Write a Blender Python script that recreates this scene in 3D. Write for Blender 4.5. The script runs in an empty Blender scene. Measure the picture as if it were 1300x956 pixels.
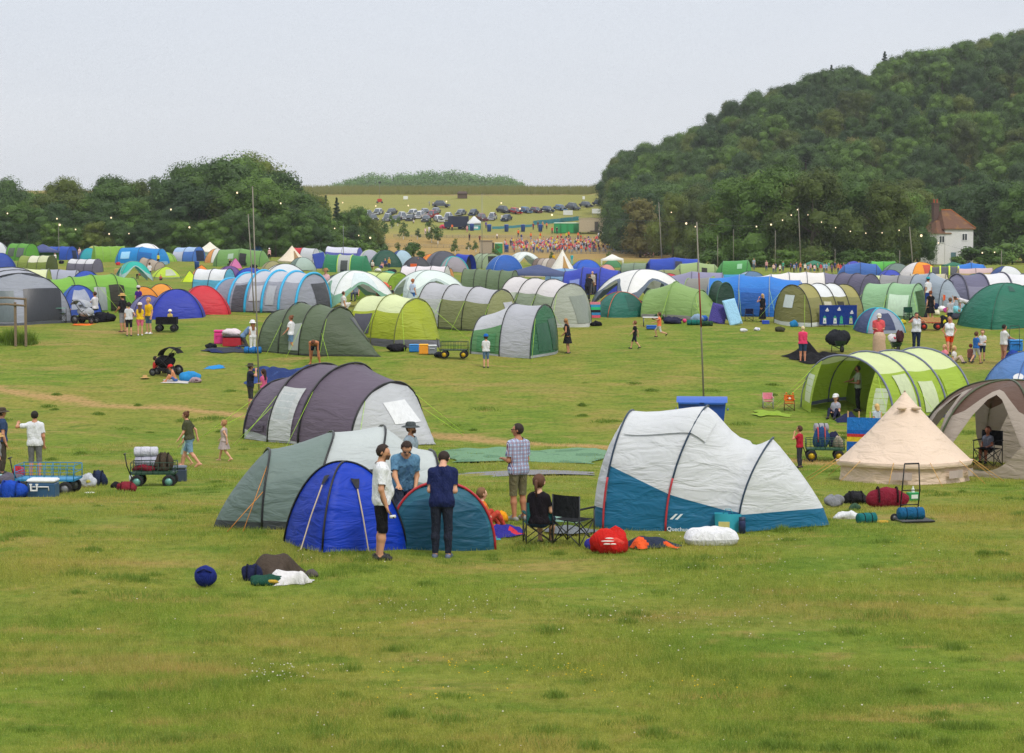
import bpy, math, random
import numpy as np
from mathutils import Vector, Matrix
random.seed(7); RNG = np.random.default_rng(7)
PI = math.pi; R_ = math.radians
scene = bpy.context.scene
COL = scene.collection
# ---------------------------------------------------------------- camera model (metres; the camera stands at z = 6)
CZ = 6.0; FPX = 2400.0; CX, CY = 650.0, 433.0; HORIZON = 300.0
PITCH = math.atan((CY - HORIZON) / FPX)
# ---------------------------------------------------------------- terrain
_YK = [-80, 0, 8, 14, 20, 29.6, 34, 42, 51, 57, 64, 70, 77, 84, 92, 105, 130, 160, 200, 240, 300, 345, 400, 450, 480, 520, 560, 620, 700, 900, 1500, 4000]
_DK = [-3, 1.8, 3.4, 4.3, 4.72, 4.99, 5.12, 5.85, 6.6, 6.9, 6.75, 6.4, 5.8, 5.25, 4.65, 4.05, 3.85, 4.0, 4.2, 4.5, 4.75, 4.75, 4.5, 3.3, 0.6, -3.2, -8.6, -12.4, -16.9, -18, -10, 60]
_YG = np.concatenate([np.linspace(-80, 700, 3121), np.linspace(701, 4000, 3300)])
_dg = np.interp(_YG, _YK, _DK)
_k = np.exp(-np.linspace(-2, 2, 41) ** 2); _k /= _k.sum()
_dgs = np.convolve(np.pad(_dg, 20, mode='edge'), _k, mode='valid')
_XR = [-400, 26, 38, 58, 64, 84, 124, 176, 240, 320, 900]
_XV = [0, 0, 2, 7, 12, 23, 33.5, 44, 52, 58, 60]
def gz(x, y):
    x = np.asarray(x, float); y = np.asarray(y, float)
    d = np.interp(y, _YG, _dgs)
    t = np.clip((y - 375) / 275, 0, 1); t = t * t * (3 - 2 * t)
    xs = x * 650 / np.maximum(y, 300)
    hill = np.interp(xs, _XR, _XV) * t
    und = 0.05 * np.sin(x * .55 + 1.3) * np.sin(y * .37) + .035 * np.sin(x * 1.3 + y * .6)
    und = und * np.clip((y - 10) / 20, 0, 1)
    left = 3.0 * np.clip((-x - 30) / 90, 0, 1) * np.clip((y - 320) / 80, 0, 1) * np.clip((520 - y) / 90, 0, 1)
    wl = np.clip((-x - 4) / 28, 0, 1); tl = np.clip((y - 185) / 50, 0, 1); left = left + 1.35 * wl * tl * tl * (3 - 2 * tl) * np.clip((420 - y) / 60, 0, 1)
    return CZ - d + hill + und + left
def ray(px, py):
    a = (px - CX) / FPX; b = -(py - CY) / FPX
    cp, sp = math.cos(PITCH), math.sin(PITCH)
    return (a, cp + b * sp, -sp + b * cp)
def at(px, py, ymax=900):
    dx, dy, dz = ray(px, py)
    t = np.arange(8, ymax, .1)
    below = (CZ + t * dz) < gz(t * dx, t * dy)
    i = np.argmax(below) if below.any() else len(t) - 1
    t0 = t[i]
    x, y = t0 * dx, t0 * dy
    return float(x), float(y), float(gz(x, y))
def ppm(y): return FPX / y
# ---------------------------------------------------------------- colours and materials
def lin(h):
    h = h.lstrip('#'); o = []
    for i in (0, 2, 4):
        c = int(h[i:i + 2], 16) / 255
        o.append(c / 12.92 if c <= .04045 else ((c + .055) / 1.055) ** 2.4)
    return o
_M = {}
def nodes(name):
    m = bpy.data.materials.new(name); m.use_nodes = True
    nt = m.node_tree; nt.nodes.clear()
    out = nt.nodes.new('ShaderNodeOutputMaterial')
    return m, nt, out
def mix_rgb(nt, a, b, fac, blend='MIX'):
    n = nt.nodes.new('ShaderNodeMix'); n.data_type = 'RGBA'; n.blend_type = blend
    for sock, v in ((0, fac), (6, a), (7, b)):
        if hasattr(v, 'links') or hasattr(v, 'is_linked'): nt.links.new(v, n.inputs[sock])
        elif sock == 0: n.inputs[0].default_value = v
        else: n.inputs[sock].default_value = (*v, 1) if len(v) == 3 else v
    return n.outputs[2]
def noise(nt, scale, vec=None, detail=3, rough=.55, dist=0):
    n = nt.nodes.new('ShaderNodeTexNoise'); n.inputs['Scale'].default_value = scale
    n.inputs['Detail'].default_value = detail; n.inputs['Roughness'].default_value = rough
    n.inputs['Distortion'].default_value = dist
    if vec is not None: nt.links.new(vec, n.inputs['Vector'])
    return n.outputs['Fac']
def ramp(nt, fac, stops):
    n = nt.nodes.new('ShaderNodeValToRGB'); e = n.color_ramp.elements
    while len(e) < len(stops): e.new(.5)
    for q, (p, c) in zip(e, stops):
        q.position = p; q.color = (*c, 1) if len(c) == 3 else c
    nt.links.new(fac, n.inputs[0]); return n.outputs[0]
def mapping(nt, vec, sc):
    n = nt.nodes.new('ShaderNodeMapping'); n.inputs['Scale'].default_value = sc
    nt.links.new(vec, n.inputs['Vector']); return n.outputs[0]
def coord(nt, which='Object'):
    return nt.nodes.new('ShaderNodeTexCoord').outputs[which]
def bsdf(nt, out, col, rough=.6, spec=.3, metal=0, bump=None, bstr=.3, bdist=.02, trans=0):
    b = nt.nodes.new('ShaderNodeBsdfPrincipled')
    if hasattr(col, 'links'): nt.links.new(col, b.inputs['Base Color'])
    else: b.inputs['Base Color'].default_value = (*col, 1)
    b.inputs['Roughness'].default_value = rough; b.inputs['Metallic'].default_value = metal
    b.inputs['Specular IOR Level'].default_value = spec
    if bump is not None:
        bn = nt.nodes.new('ShaderNodeBump'); bn.inputs['Strength'].default_value = bstr
        bn.inputs['Distance'].default_value = bdist
        nt.links.new(bump, bn.inputs['Height']); nt.links.new(bn.outputs[0], b.inputs['Normal'])
    sh = b.outputs[0]
    if trans:
        t = nt.nodes.new('ShaderNodeBsdfTranslucent')
        if hasattr(col, 'links'): nt.links.new(col, t.inputs['Color'])
        else: t.inputs['Color'].default_value = (*col, 1)
        mx = nt.nodes.new('ShaderNodeMixShader'); mx.inputs[0].default_value = trans
        nt.links.new(sh, mx.inputs[1]); nt.links.new(t.outputs[0], mx.inputs[2]); sh = mx.outputs[0]
    nt.links.new(sh, out.inputs[0]); return b
def fab(h, wr=1.0):
    """tent cloth: creased, a little see-through"""
    k = ('fab', h, wr)
    if k in _M: return _M[k]
    m, nt, out = nodes('tent_cloth'); c = lin(h)
    v = coord(nt)
    n1 = noise(nt, 1.1, v, 3); n2 = noise(nt, 1.7, mapping(nt, v, (.8, .8, 2.6)), 3, .55, .7)
    n3 = noise(nt, 14, v, 2)
    c2 = mix_rgb(nt, [x * .86 for x in c], [min(1, x * 1.08) for x in c], n1)
    c2 = mix_rgb(nt, c2, [x * .8 + .02 for x in c], ramp(nt, n3, [(.55, (0, 0, 0)), (.8, (.5, .5, .5))]))
    bsdf(nt, out, c2, .55, .35, 0, n2, .75 * wr, .09, .18)
    _M[k] = m; return m
def cloth(h):
    k = ('cloth', h)
    if k in _M: return _M[k]
    m, nt, out = nodes('cloth'); c = lin(h); v = coord(nt)
    n1 = noise(nt, 9, v, 3); n2 = noise(nt, 14, mapping(nt, v, (1, 1, .5)), 3, .6, .8)
    c2 = mix_rgb(nt, [x * .8 for x in c], [min(1, x * 1.1) for x in c], n1)
    bsdf(nt, out, c2, .85, .15, 0, n2, .9, .05); _M[k] = m; return m
def mat(h, rough=.5, metal=0, var=.15, sc=6, spec=.4, name='surface'):
    k = ('mat', h, rough, metal, var, sc, name)
    if k in _M: return _M[k]
    m, nt, out = nodes(name); c = lin(h); v = coord(nt)
    n1 = noise(nt, sc, v, 4)
    c2 = mix_rgb(nt, [x * (1 - var) for x in c], [min(1, x * (1 + var * .6)) for x in c], n1)
    bsdf(nt, out, c2, rough, spec, metal, n1, .1, .01); _M[k] = m; return m
def skin_mat(h='d9a384'):
    k = ('skin', h)
    if k in _M: return _M[k]
    m, nt, out = nodes('skin'); c = lin(h); v = coord(nt)
    c2 = mix_rgb(nt, [c[0] * .9, c[1] * .82, c[2] * .8], c, noise(nt, 12, v))
    b = bsdf(nt, out, c2, .5, .35); b.inputs['Subsurface Weight'].default_value = 0
    _M[k] = m; return m
def mesh_window(h='8a9190'):
    """tent window film: half clear"""
    k = ('win', h)
    if k in _M: return _M[k]
    m, nt, out = nodes('window_film'); c = lin(h); v = coord(nt)
    n2 = noise(nt, 3, mapping(nt, v, (2, 2, .7)), 3, .6, 1.5)
    c2 = mix_rgb(nt, [x * .75 for x in c], [min(1, x * 1.2) for x in c], n2)
    bsdf(nt, out, c2, .35, .4, 0, n2, .2, .03); _M[k] = m; return m
# ---------------------------------------------------------------- object helpers
def tag(o, label=None, cat=None, group=None, kind=None):
    if label: o['label'] = label
    if cat: o['category'] = cat
    if group: o['group'] = group
    if kind: o['kind'] = kind
    return o
def empty(name, loc, rz=0, label=None, cat=None, group=None, kind=None):
    o = bpy.data.objects.new(name, None); COL.objects.link(o)
    o.location = loc; o.rotation_euler = (0, 0, rz); o.empty_display_size = .2
    return tag(o, label, cat, group, kind)
class MB:
    """collects shapes into one mesh"""
    def __init__(s): s.v = []; s.f = []; s.m = []; s.n = 0; s.sm = []
    def add(s, verts, faces, mi=0, smooth=True):
        b = s.n
        s.v.extend([tuple(map(float, p)) for p in verts]); s.n += len(verts)
        for i, f in enumerate(faces):
            s.f.append([b + k for k in f]); s.m.append(mi if isinstance(mi, int) else mi[i]); s.sm.append(smooth)
        return s
    def box(s, c, d, mi=0, rz=0, bev=0, tilt=0):
        x, y, z = (q / 2 for q in d)
        if bev:
            b = min(bev, x * .9, y * .9, z * .9); pts = []
            for (zz, ix) in ((-z, b), (-z + b, 0), (z - b, 0), (z, b)):
                for (sx, sy) in ((-1, -1), (1, -1), (1, 1), (-1, 1)):
                    for q in ((0, 1) if (sx * sy > 0) else (1, 0)):
                        pts.append((sx * (x - ix - (b * .7 if q == 1 else 0)), sy * (y - ix - (b * .7 if q == 0 else 0)), zz))
            F = [list(range(7, -1, -1)), [24 + i for i in range(8)]]
            for r in range(3):
                for i in range(8): F.append([r * 8 + i, r * 8 + (i + 1) % 8, r * 8 + 8 + (i + 1) % 8, r * 8 + 8 + i])
        else:
            pts = [(-x, -y, -z), (x, -y, -z), (x, y, -z), (-x, y, -z), (-x, -y, z), (x, -y, z), (x, y, z), (-x, y, z)]
            F = [(3, 2, 1, 0), (4, 5, 6, 7), (0, 1, 5, 4), (1, 2, 6, 5), (2, 3, 7, 6), (3, 0, 4, 7)]
        ct, st = math.cos(tilt), math.sin(tilt); cr, sr = math.cos(rz), math.sin(rz); o = []
        for (a, b_, q) in pts:
            b2, q2 = b_ * ct - q * st, b_ * st + q * ct
            o.append((c[0] + a * cr - b2 * sr, c[1] + a * sr + b2 * cr, c[2] + q2))
        return s.add(o, F, mi, False)
    def tube(s, path, r, mi=0, n=6, caps=True):
        P = [Vector(p) for p in path]; N = len(P)
        rr = r if hasattr(r, '__len__') else [r] * N
        V = []; up = Vector((0, 0, 1)); prev = None
        for i, p in enumerate(P):
            t = (P[min(i + 1, N - 1)] - P[max(i - 1, 0)])
            if t.length < 1e-9: t = Vector((0, 0, 1))
            t.normalize()
            if prev is None:
                a = t.cross(up)
                if a.length < .1: a = t.cross(Vector((1, 0, 0)))
            else: a = prev - t * prev.dot(t)
            a.normalize(); prev = a; b = t.cross(a)
            for k in range(n):
                q = 2 * PI * k / n
                V.append(p + (a * math.cos(q) + b * math.sin(q)) * rr[i])
        F = [[i * n + k, i * n + (k + 1) % n, (i + 1) * n + (k + 1) % n, (i + 1) * n + k] for i in range(N - 1) for k in range(n)]
        if caps: F += [list(range(n - 1, -1, -1)), [(N - 1) * n + k for k in range(n)]]
        return s.add(V, F, mi)
    def grid(s, P, mi=0, close=False, flip=False, smooth=True):
        """P: rows of points; mi int or f(i, j)"""
        r, c = len(P), len(P[0]); V = [p for row in P for p in row]; F = []; M = []
        for i in range(r - 1):
            for j in range(c if close else c - 1):
                q = [i * c + j, i * c + (j + 1) % c, (i + 1) * c + (j + 1) % c, (i + 1) * c + j]
                F.append(q[::-1] if flip else q); M.append(mi if isinstance(mi, int) else mi(i, j))
        return s.add(V, F, M, smooth)
    def lathe(s, prof, mi=0, n=16, c=(0, 0, 0), sx=1, sy=1):
        P = [[(c[0] + r * sx * math.cos(2 * PI * k / n), c[1] + r * sy * math.sin(2 * PI * k / n), c[2] + z) for k in range(n)] for r, z in prof]
        return s.grid(P, mi, close=True)
    def ball(s, c, r, mi=0, n=12, m=8, ns=0, seed=0):
        r = r if hasattr(r, '__len__') else (r, r, r); rn = random.Random(seed); P = []
        ph = [rn.random() * 6 for _ in range(4)]
        for i in range(m + 1):
            a = PI * i / m - PI / 2; row = []
            for k in range(n):
                q = 2 * PI * k / n
                w = 1 + ns * (math.sin(2 * q + ph[0] + 2 * a) + .6 * math.sin(3 * q + ph[1] - 3 * a) + .5 * math.sin(5 * q + ph[2] + 4 * a)) * (1 if 0 < i < m else 0)
                row.append((c[0] + r[0] * w * math.cos(a) * math.cos(q), c[1] + r[1] * w * math.cos(a) * math.sin(q), c[2] + r[2] * w * math.sin(a)))
            P.append(row)
        return s.grid(P, mi, close=True)
    def build(s, name, mats, parent=None, drape=None):
        V = s.v
        if drape is not None:
            (ox, oy, oz), rz = drape; cr, sr = math.cos(rz), math.sin(rz); A = np.array(V).reshape(-1, 3)
            wx = ox + A[:, 0] * cr - A[:, 1] * sr; wy = oy + A[:, 0] * sr + A[:, 1] * cr
            A[:, 2] += gz(wx, wy) - oz; V = A.tolist()
        me = bpy.data.meshes.new(name); me.from_pydata(V, [], s.f); 
        for m in (mats if isinstance(mats, (list, tuple)) else [mats]): me.materials.append(m)
        me.polygons.foreach_set('material_index', s.m); me.polygons.foreach_set('use_smooth', s.sm); me.update()
        o = bpy.data.objects.new(name, me); COL.objects.link(o)
        if parent is not None: o.parent = parent
        return o
def raw_mesh(name, V, F, mats, mi=None, smooth=False, parent=None):
    """numpy arrays -> object; F (n,3|4)"""
    V = np.ascontiguousarray(V, np.float32); F = np.ascontiguousarray(F, np.int32); k = F.shape[1]
    me = bpy.data.meshes.new(name); me.vertices.add(len(V)); me.vertices.foreach_set('co', V.ravel())
    me.loops.add(F.size); me.loops.foreach_set('vertex_index', F.ravel())
    me.polygons.add(len(F)); me.polygons.foreach_set('loop_start', np.arange(0, F.size, k, dtype=np.int32))
    try: me.polygons.foreach_set('loop_total', np.full(len(F), k, np.int32))
    except Exception: pass
    for m in (mats if isinstance(mats, (list, tuple)) else [mats]): me.materials.append(m)
    if mi is not None: me.polygons.foreach_set('material_index', np.ascontiguousarray(mi, np.int32))
    me.polygons.foreach_set('use_smooth', np.full(len(F), smooth, bool))
    me.update(calc_edges=True)
    o = bpy.data.objects.new(name, me); COL.objects.link(o)
    if parent is not None: o.parent = parent
    return o
# ================================================================ world, sun, camera
w = bpy.data.worlds.new("World"); scene.world = w; w.use_nodes = True
nt = w.node_tree; nt.nodes.clear()
SUN_EL, SUN_AZ = R_(52), R_(150)        # azimuth clockwise from +Y
out = nt.nodes.new('ShaderNodeOutputWorld'); bg = nt.nodes.new('ShaderNodeBackground'); bg.inputs[1].default_value = .1
sky = nt.nodes.new('ShaderNodeTexSky'); sky.sky_type = 'NISHITA'; sky.sun_disc = False
sky.sun_elevation = SUN_EL; sky.sun_rotation = SUN_AZ; sky.dust_density = 4; sky.air_density = 1.2
tc = nt.nodes.new('ShaderNodeTexCoord'); sx = nt.nodes.new('ShaderNodeSeparateXYZ'); nt.links.new(tc.outputs['Generated'], sx.inputs[0])
over = ramp(nt, sx.outputs[2], [(0.0, (6.8, 7.05, 7.35)), (.06, (6.7, 7.0, 7.45)), (.13, (6.5, 6.9, 7.55)), (.35, (7.6, 7.8, 8.3)), (1.0, (12, 12.1, 12.3))])
cl = noise(nt, 2.2, mapping(nt, tc.outputs['Generated'], (1, 1, 4)), 5, .55, .6)
over = mix_rgb(nt, over, (.90, .91, .93), ramp(nt, cl, [(.42, (0, 0, 0)), (.66, (.55, .55, .55))]), 'MULTIPLY')
fin = mix_rgb(nt, over, sky.outputs[0], .06)
nt.links.new(fin, bg.inputs[0]); nt.links.new(bg.outputs[0], out.inputs[0])
sd = bpy.data.lights.new('sun', 'SUN'); sd.energy = 1.5; sd.angle = R_(11); sd.color = (1, .955, .88)
so = bpy.data.objects.new('sun', sd); COL.objects.link(so)
sdir = Vector((math.sin(SUN_AZ) * math.cos(SUN_EL), math.cos(SUN_AZ) * math.cos(SUN_EL), math.sin(SUN_EL)))
so.rotation_euler = sdir.to_track_quat('Z', 'Y').to_euler()
cd = bpy.data.cameras.new('camera'); cam = bpy.data.objects.new('camera', cd); COL.objects.link(cam); scene.camera = cam
cd.sensor_width = 36; cd.sensor_fit = 'HORIZONTAL'; cd.lens = FPX / 1300 * 36; cd.shift_y = -(478 - CY) / 1300
cd.clip_start = .5; cd.clip_end = 6000
cam.location = (0, 0, CZ); cam.rotation_euler = (PI / 2 - PITCH, 0, 0)
vs = scene.view_settings; vs.view_transform = 'Standard'; vs.look = 'None'; vs.exposure = 0.26; vs.gamma = 1
scene.cycles.max_bounces = 6; scene.cycles.transparent_max_bounces = 6; scene.cycles.volume_bounces = 0
scene.cycles.use_denoising = True; scene.cycles.denoising_prefilter = 'NONE'
# ================================================================ ground
def ground_colour(nt, blades=False):
    g = nt.nodes.new('ShaderNodeNewGeometry'); pos = g.outputs['Position']
    s = nt.nodes.new('ShaderNodeSeparateXYZ'); nt.links.new(pos, s.inputs[0])
    G1, G2, YL, ST, DK = lin('607e2a'), lin('7c8f3a'), lin('998e4c'), lin('a28c5c'), lin('486522')
    a = noise(nt, .16, mapping(nt, pos, (1, .55, 0)), 5, .6, .4)
    b = noise(nt, .8, mapping(nt, pos, (.55, 1.0, 0)), 4, .62, .5)
    c = noise(nt, 5.5, mapping(nt, pos, (1, .7, 0)), 4, .65)
    d = noise(nt, .33, mapping(nt, pos, (.35, 1, 0)), 4, .6, .3)
    col = mix_rgb(nt, G1, G2, ramp(nt, b, [(.35, (0, 0, 0)), (.62, (1, 1, 1))]))
    col = mix_rgb(nt, col, YL, ramp(nt, a, [(.42, (0, 0, 0)), (.66, (.68, .68, .68))]))
    col = mix_rgb(nt, col, ST, ramp(nt, d, [(.56, (0, 0, 0)), (.71, (.7, .7, .7))]))
    col = mix_rgb(nt, col, DK, ramp(nt, b, [(.60, (0, 0, 0)), (.72, (.75, .75, .75))]))
    e_ = noise(nt, 1.5, mapping(nt, pos, (.45, 1.0, 0)), 4, .65, .6)
    col = mix_rgb(nt, col, ST, ramp(nt, e_, [(.55, (0, 0, 0)), (.69, (.6, .6, .6))]))
    col = mix_rgb(nt, col, G1, ramp(nt, e_, [(.34, (.8, .8, .8)), (.46, (0, 0, 0))]))
    # trodden path across the field
    p0, p1 = at(20, 498), at(310, 529); ux, uy = p1[0] - p0[0], p1[1] - p0[1]; L = math.hypot(ux, uy); nx, ny = -uy / L, ux / L
    dp = nt.nodes.new('ShaderNodeVectorMath'); dp.operation = 'DOT_PRODUCT'; nt.links.new(pos, dp.inputs[0]); dp.inputs[1].default_value = (nx, ny, 0)
    def mth(op, x, y=0):
        n = nt.nodes.new('ShaderNodeMath'); n.operation = op
        for i, v in enumerate((x, y)):
            if hasattr(v, 'links'): nt.links.new(v, n.inputs[i])
            else: n.inputs[i].default_value = v
        return n.outputs[0]
    off = mth('SUBTRACT', dp.outputs['Value'], nx * p0[0] + ny * p0[1])
    wob = mth('MULTIPLY', mth('SUBTRACT', noise(nt, .25, pos, 2), .5), 3.0)
    dist = mth('ABSOLUTE', mth('ADD', off, wob))
    pm = ramp(nt, mth('ADD', mth('MULTIPLY', dist, .55), mth('MULTIPLY', c, .45)), [(.28, (.85, .85, .85)), (.62, (0, 0, 0))])
    col = mix_rgb(nt, col, lin('b2946a'), pm)
    # zones farther away: drier tent field, straw slope, mown field, crop
    yn = mth('ADD', s.outputs[1], mth('MULTIPLY', mth('SUBTRACT', noise(nt, .03, pos, 3), .5), 60))
    f2 = noise(nt, .12, mapping(nt, pos, (.5, 1.6, 0)), 4, .6)
    straw = mix_rgb(nt, lin('97844f'), lin('b09565'), f2)
    field = mix_rgb(nt, lin('818b49'), lin('9a9659'), f2)
    crop = mix_rgb(nt, lin('8a8050'), lin('9c8a5c'), f2)
    def step(y0, y1):
        n = nt.nodes.new('ShaderNodeMapRange'); nt.links.new(yn, n.inputs[0]); n.inputs[1].default_value = y0; n.inputs[2].default_value = y1; return n.outputs[0]
    col = mix_rgb(nt, col, straw, step(330, 390)); col = mix_rgb(nt, col, field, step(470, 500)); col = mix_rgb(nt, col, crop, step(640, 655))
    v = mix_rgb(nt, col, mix_rgb(nt, col, (.66, .72, .58), 1.0, 'MULTIPLY'), ramp(nt, c, [(.46, (0, 0, 0)), (.66, (1, 1, 1))]))
    if blades:
        hf = noise(nt, 90, pos, 1)
        v = mix_rgb(nt, v, lin('c4bb78'), ramp(nt, hf, [(.52, (0, 0, 0)), (.72, (.6, .6, .6))]))
        v = mix_rgb(nt, v, (1.44, 1.38, 1.16), 1.0, 'MULTIPLY')
    return v, c
m, nt, out = nodes('meadow'); cc, fn = ground_colour(nt); g_ = nt.nodes.new('ShaderNodeNewGeometry')
cc = mix_rgb(nt, cc, (.96, .90, .82), 1.0, 'MULTIPLY'); bsdf(nt, out, cc, .95, .1, 0, noise(nt, 9, g_.outputs['Position'], 5, .7), .9, .06); MEADOW = m
m, nt, out = nodes('grass_blade'); cc, fn = ground_colour(nt, True); bsdf(nt, out, cc, .6, .25, trans=.4); BLADE = m
xs = np.concatenate([np.linspace(-1600, -260, 28), np.linspace(-250, 250, 251), np.linspace(260, 1600, 28)])
ys = np.concatenate([np.linspace(-60, 10, 15), np.arange(10.5, 110, .75), np.geomspace(111, 420, 90), np.geomspace(425, 750, 110), np.geomspace(770, 3600, 30)])
X, Y = np.meshgrid(xs, ys); Zg = gz(X, Y)
V = np.stack([X, Y, Zg], -1).reshape(-1, 3); nx_, ny_ = len(xs), len(ys)
I = (np.arange(ny_ - 1)[:, None] * nx_ + np.arange(nx_ - 1)[None]).ravel()
tag(raw_mesh('ground', V, np.stack([I, I + 1, I + nx_ + 1, I + nx_], 1), MEADOW, smooth=True), kind='structure')
# blades of grass (one mass)
def blades(name, n, y0, y1, p, h0, h1, wd, seed, clump=None, material=None):
    r = np.random.default_rng(seed); u = r.random(n)
    y = (y0 ** (1 - p) + u * (y1 ** (1 - p) - y0 ** (1 - p))) ** (1 / (1 - p))
    x = (r.random(n) * 2 - 1) * (y * .285 + 1.2)
    h = h0 + (h1 - h0) * r.random(n) ** 2
    f = np.sin(x * .9 + 1.7 * np.sin(y * .6)) * np.sin(y * .7 + 1.1 * np.sin(x * .5 + 2)); h = h * (1 + .45 * f)
    if clump is not None:
        cx, cy, cr, ch = clump; k = r.integers(0, len(cx), n); q = r.normal(size=n) * cr[k] * .55; t = r.normal(size=n) * cr[k] * .4
        x, y = cx[k] + q, cy[k] + t; h = ch[k] * (.45 + .55 * r.random(n)) * np.exp(-(q * q + t * t) / (cr[k] ** 2))  + .02
    z = gz(x, y) - .01; a = r.random(n) * PI; wv = wd * (.7 + .6 * r.random(n)); sc = np.clip(y / 26, .8, 3.2); wv = wv * sc
    ln = r.normal(size=(n, 2)) * h[:, None] * .38
    dx, dy = np.cos(a) * wv, np.sin(a) * wv
    V = np.empty((n, 3, 3), np.float32)
    V[:, 0] = np.stack([x - dx, y - dy, z], 1); V[:, 1] = np.stack([x + dx, y + dy, z], 1); V[:, 2] = np.stack([x + ln[:, 0], y + ln[:, 1], z + h], 1)
    return tag(raw_mesh(name, V.reshape(-1, 3), np.arange(n * 3).reshape(-1, 3), material or BLADE), kind='stuff')
blades('meadow_grass', 800000, 15, 62, 1.75, .03, .10, .0038, 3)
nc = 340; r = np.random.default_rng(11); cy_ = 16 + 60 * r.random(nc) ** 1.5; cx_ = (r.random(nc) * 2 - 1) * cy_ * .285
m, nt, out = nodes('tuft_grass'); g = nt.nodes.new('ShaderNodeNewGeometry')
bsdf(nt, out, mix_rgb(nt, lin('5c7a2a'), lin('84993f'), noise(nt, 7, g.outputs['Position'], 3)), .6, .25, trans=.25)
blades('grass_tufts', 80000, 15, 62, 1.75, .05, .1, .005, 5, (cx_, cy_, .15 + .6 * r.random(nc) ** 2, .05 + .09 * r.random(nc)), m)
# clover and buttercups
def flowers(name, pts, rad, hgt, h, seed):
    r = np.random.default_rng(seed); V = []; F = []; base = 0
    oct_v = np.array([(1, 0, 0), (0, 1, 0), (-1, 0, 0), (0, -1, 0), (0, 0, .8), (0, 0, -.6)], float); oct_f = np.array([(0, 1, 4), (1, 2, 4), (2, 3, 4), (3, 0, 4), (1, 0, 5), (2, 1, 5), (3, 2, 5), (0, 3, 5)])
    for x, y in pts:
        s = rad * (.6 + .7 * r.random()); V.append(oct_v * s + np.array([x, y, float(gz(x, y)) + hgt * (.6 + .6 * r.random())])); F.append(oct_f + base); base += 6
    tag(raw_mesh(name, np.concatenate(V), np.concatenate(F), mat(h, .7)), kind='stuff')
r = np.random.default_rng(21); pts = []
for (px, py, sx_, sy_, n) in [(930, 690, 90, 25, 60), (900, 780, 120, 30, 130), (1100, 720, 120, 40, 60), (700, 800, 160, 35, 70), (545, 775, 60, 10, 40), (350, 855, 30, 8, 30), (430, 700, 60, 15, 24), (1180, 860, 90, 30, 40), (120, 760, 160, 60, 40), (740, 580, 60, 20, 30), (360, 860, 40, 10, 20), (640, 900, 500, 40, 60)]:
    for _ in range(n):
        q = at(px + r.normal() * sx_, min(955, py + r.normal() * sy_), 90); pts.append(q[:2])
flowers('clover_flowers', pts, .009, .05, 'd8d2c4', 1)
pts = [at(r.normal(x, s), r.normal(y, 6), 60)[:2] for (x, y, s, n) in [(700, 860, 60, 36), (575, 852, 12, 12), (490, 860, 20, 10), (880, 880, 80, 16), (540, 890, 60, 20), (1180, 690, 60, 12)] for _ in range(n)]
flowers('buttercups', pts, .009, .08, 'd8b41a', 2)
# ================================================================ trees
def leaf_mat(name, d, l, l2):
    m, nt, out = nodes(name); oi = nt.nodes.new('ShaderNodeObjectInfo'); v = coord(nt)
    n1 = noise(nt, .55, v, 3, .6); n2 = noise(nt, 5, v, 2)
    c = mix_rgb(nt, lin(d), lin(l), ramp(nt, n1, [(.36, (0, 0, 0)), (.64, (1, 1, 1))]))
    c = mix_rgb(nt, c, lin(l2), ramp(nt, n2, [(.5, (0, 0, 0)), (.8, (.6, .6, .6))]))
    c = mix_rgb(nt, mix_rgb(nt, c, (.74, .80, .80), 1.0, 'MULTIPLY'), mix_rgb(nt, c, (1.5, 1.44, 1.1), 1.0, 'MULTIPLY'), oi.outputs['Random'])
    bsdf(nt, out, c, .6, .2, trans=.2); return m
LEAF = {'green': leaf_mat('leaf_green', '40592a', '567333', '69863f'), 'dark': leaf_mat('leaf_dark', '33492c', '465f34', '55713e'),
        'olive': leaf_mat('leaf_olive', '4d5c2b', '626f35', '707d3c'), 'brown': leaf_mat('leaf_brown', '525230', '615e38', '656838'),
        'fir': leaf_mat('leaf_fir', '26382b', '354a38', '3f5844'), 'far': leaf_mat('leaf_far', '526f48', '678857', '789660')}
BARK = mat('5b5145', .9, name='bark', sc=4)
def cards(cen, rad, n, size, rng, up=.35):
    """n leaf-sized quads spread through a clump"""
    d = rng.normal(size=(n, 3)); d /= np.linalg.norm(d, axis=1)[:, None]
    p = cen + d * np.asarray(rad) * (rng.random(n) ** .4)[:, None] * 1.22
    nm = d * 1.0 + rng.normal(size=(n, 3)) * .42 + np.array([0, 0, up]); nm /= np.linalg.norm(nm, axis=1)[:, None]
    a = np.cross(nm, rng.normal(size=(n, 3))); a /= np.linalg.norm(a, axis=1)[:, None]; b = np.cross(nm, a)
    s = (size * (.6 + .8 * rng.random(n)))[:, None]
    return np.stack([p - a * s * .5, p - b * s * .32, p + a * s * .5, p + b * s * .32], 1)
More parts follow.
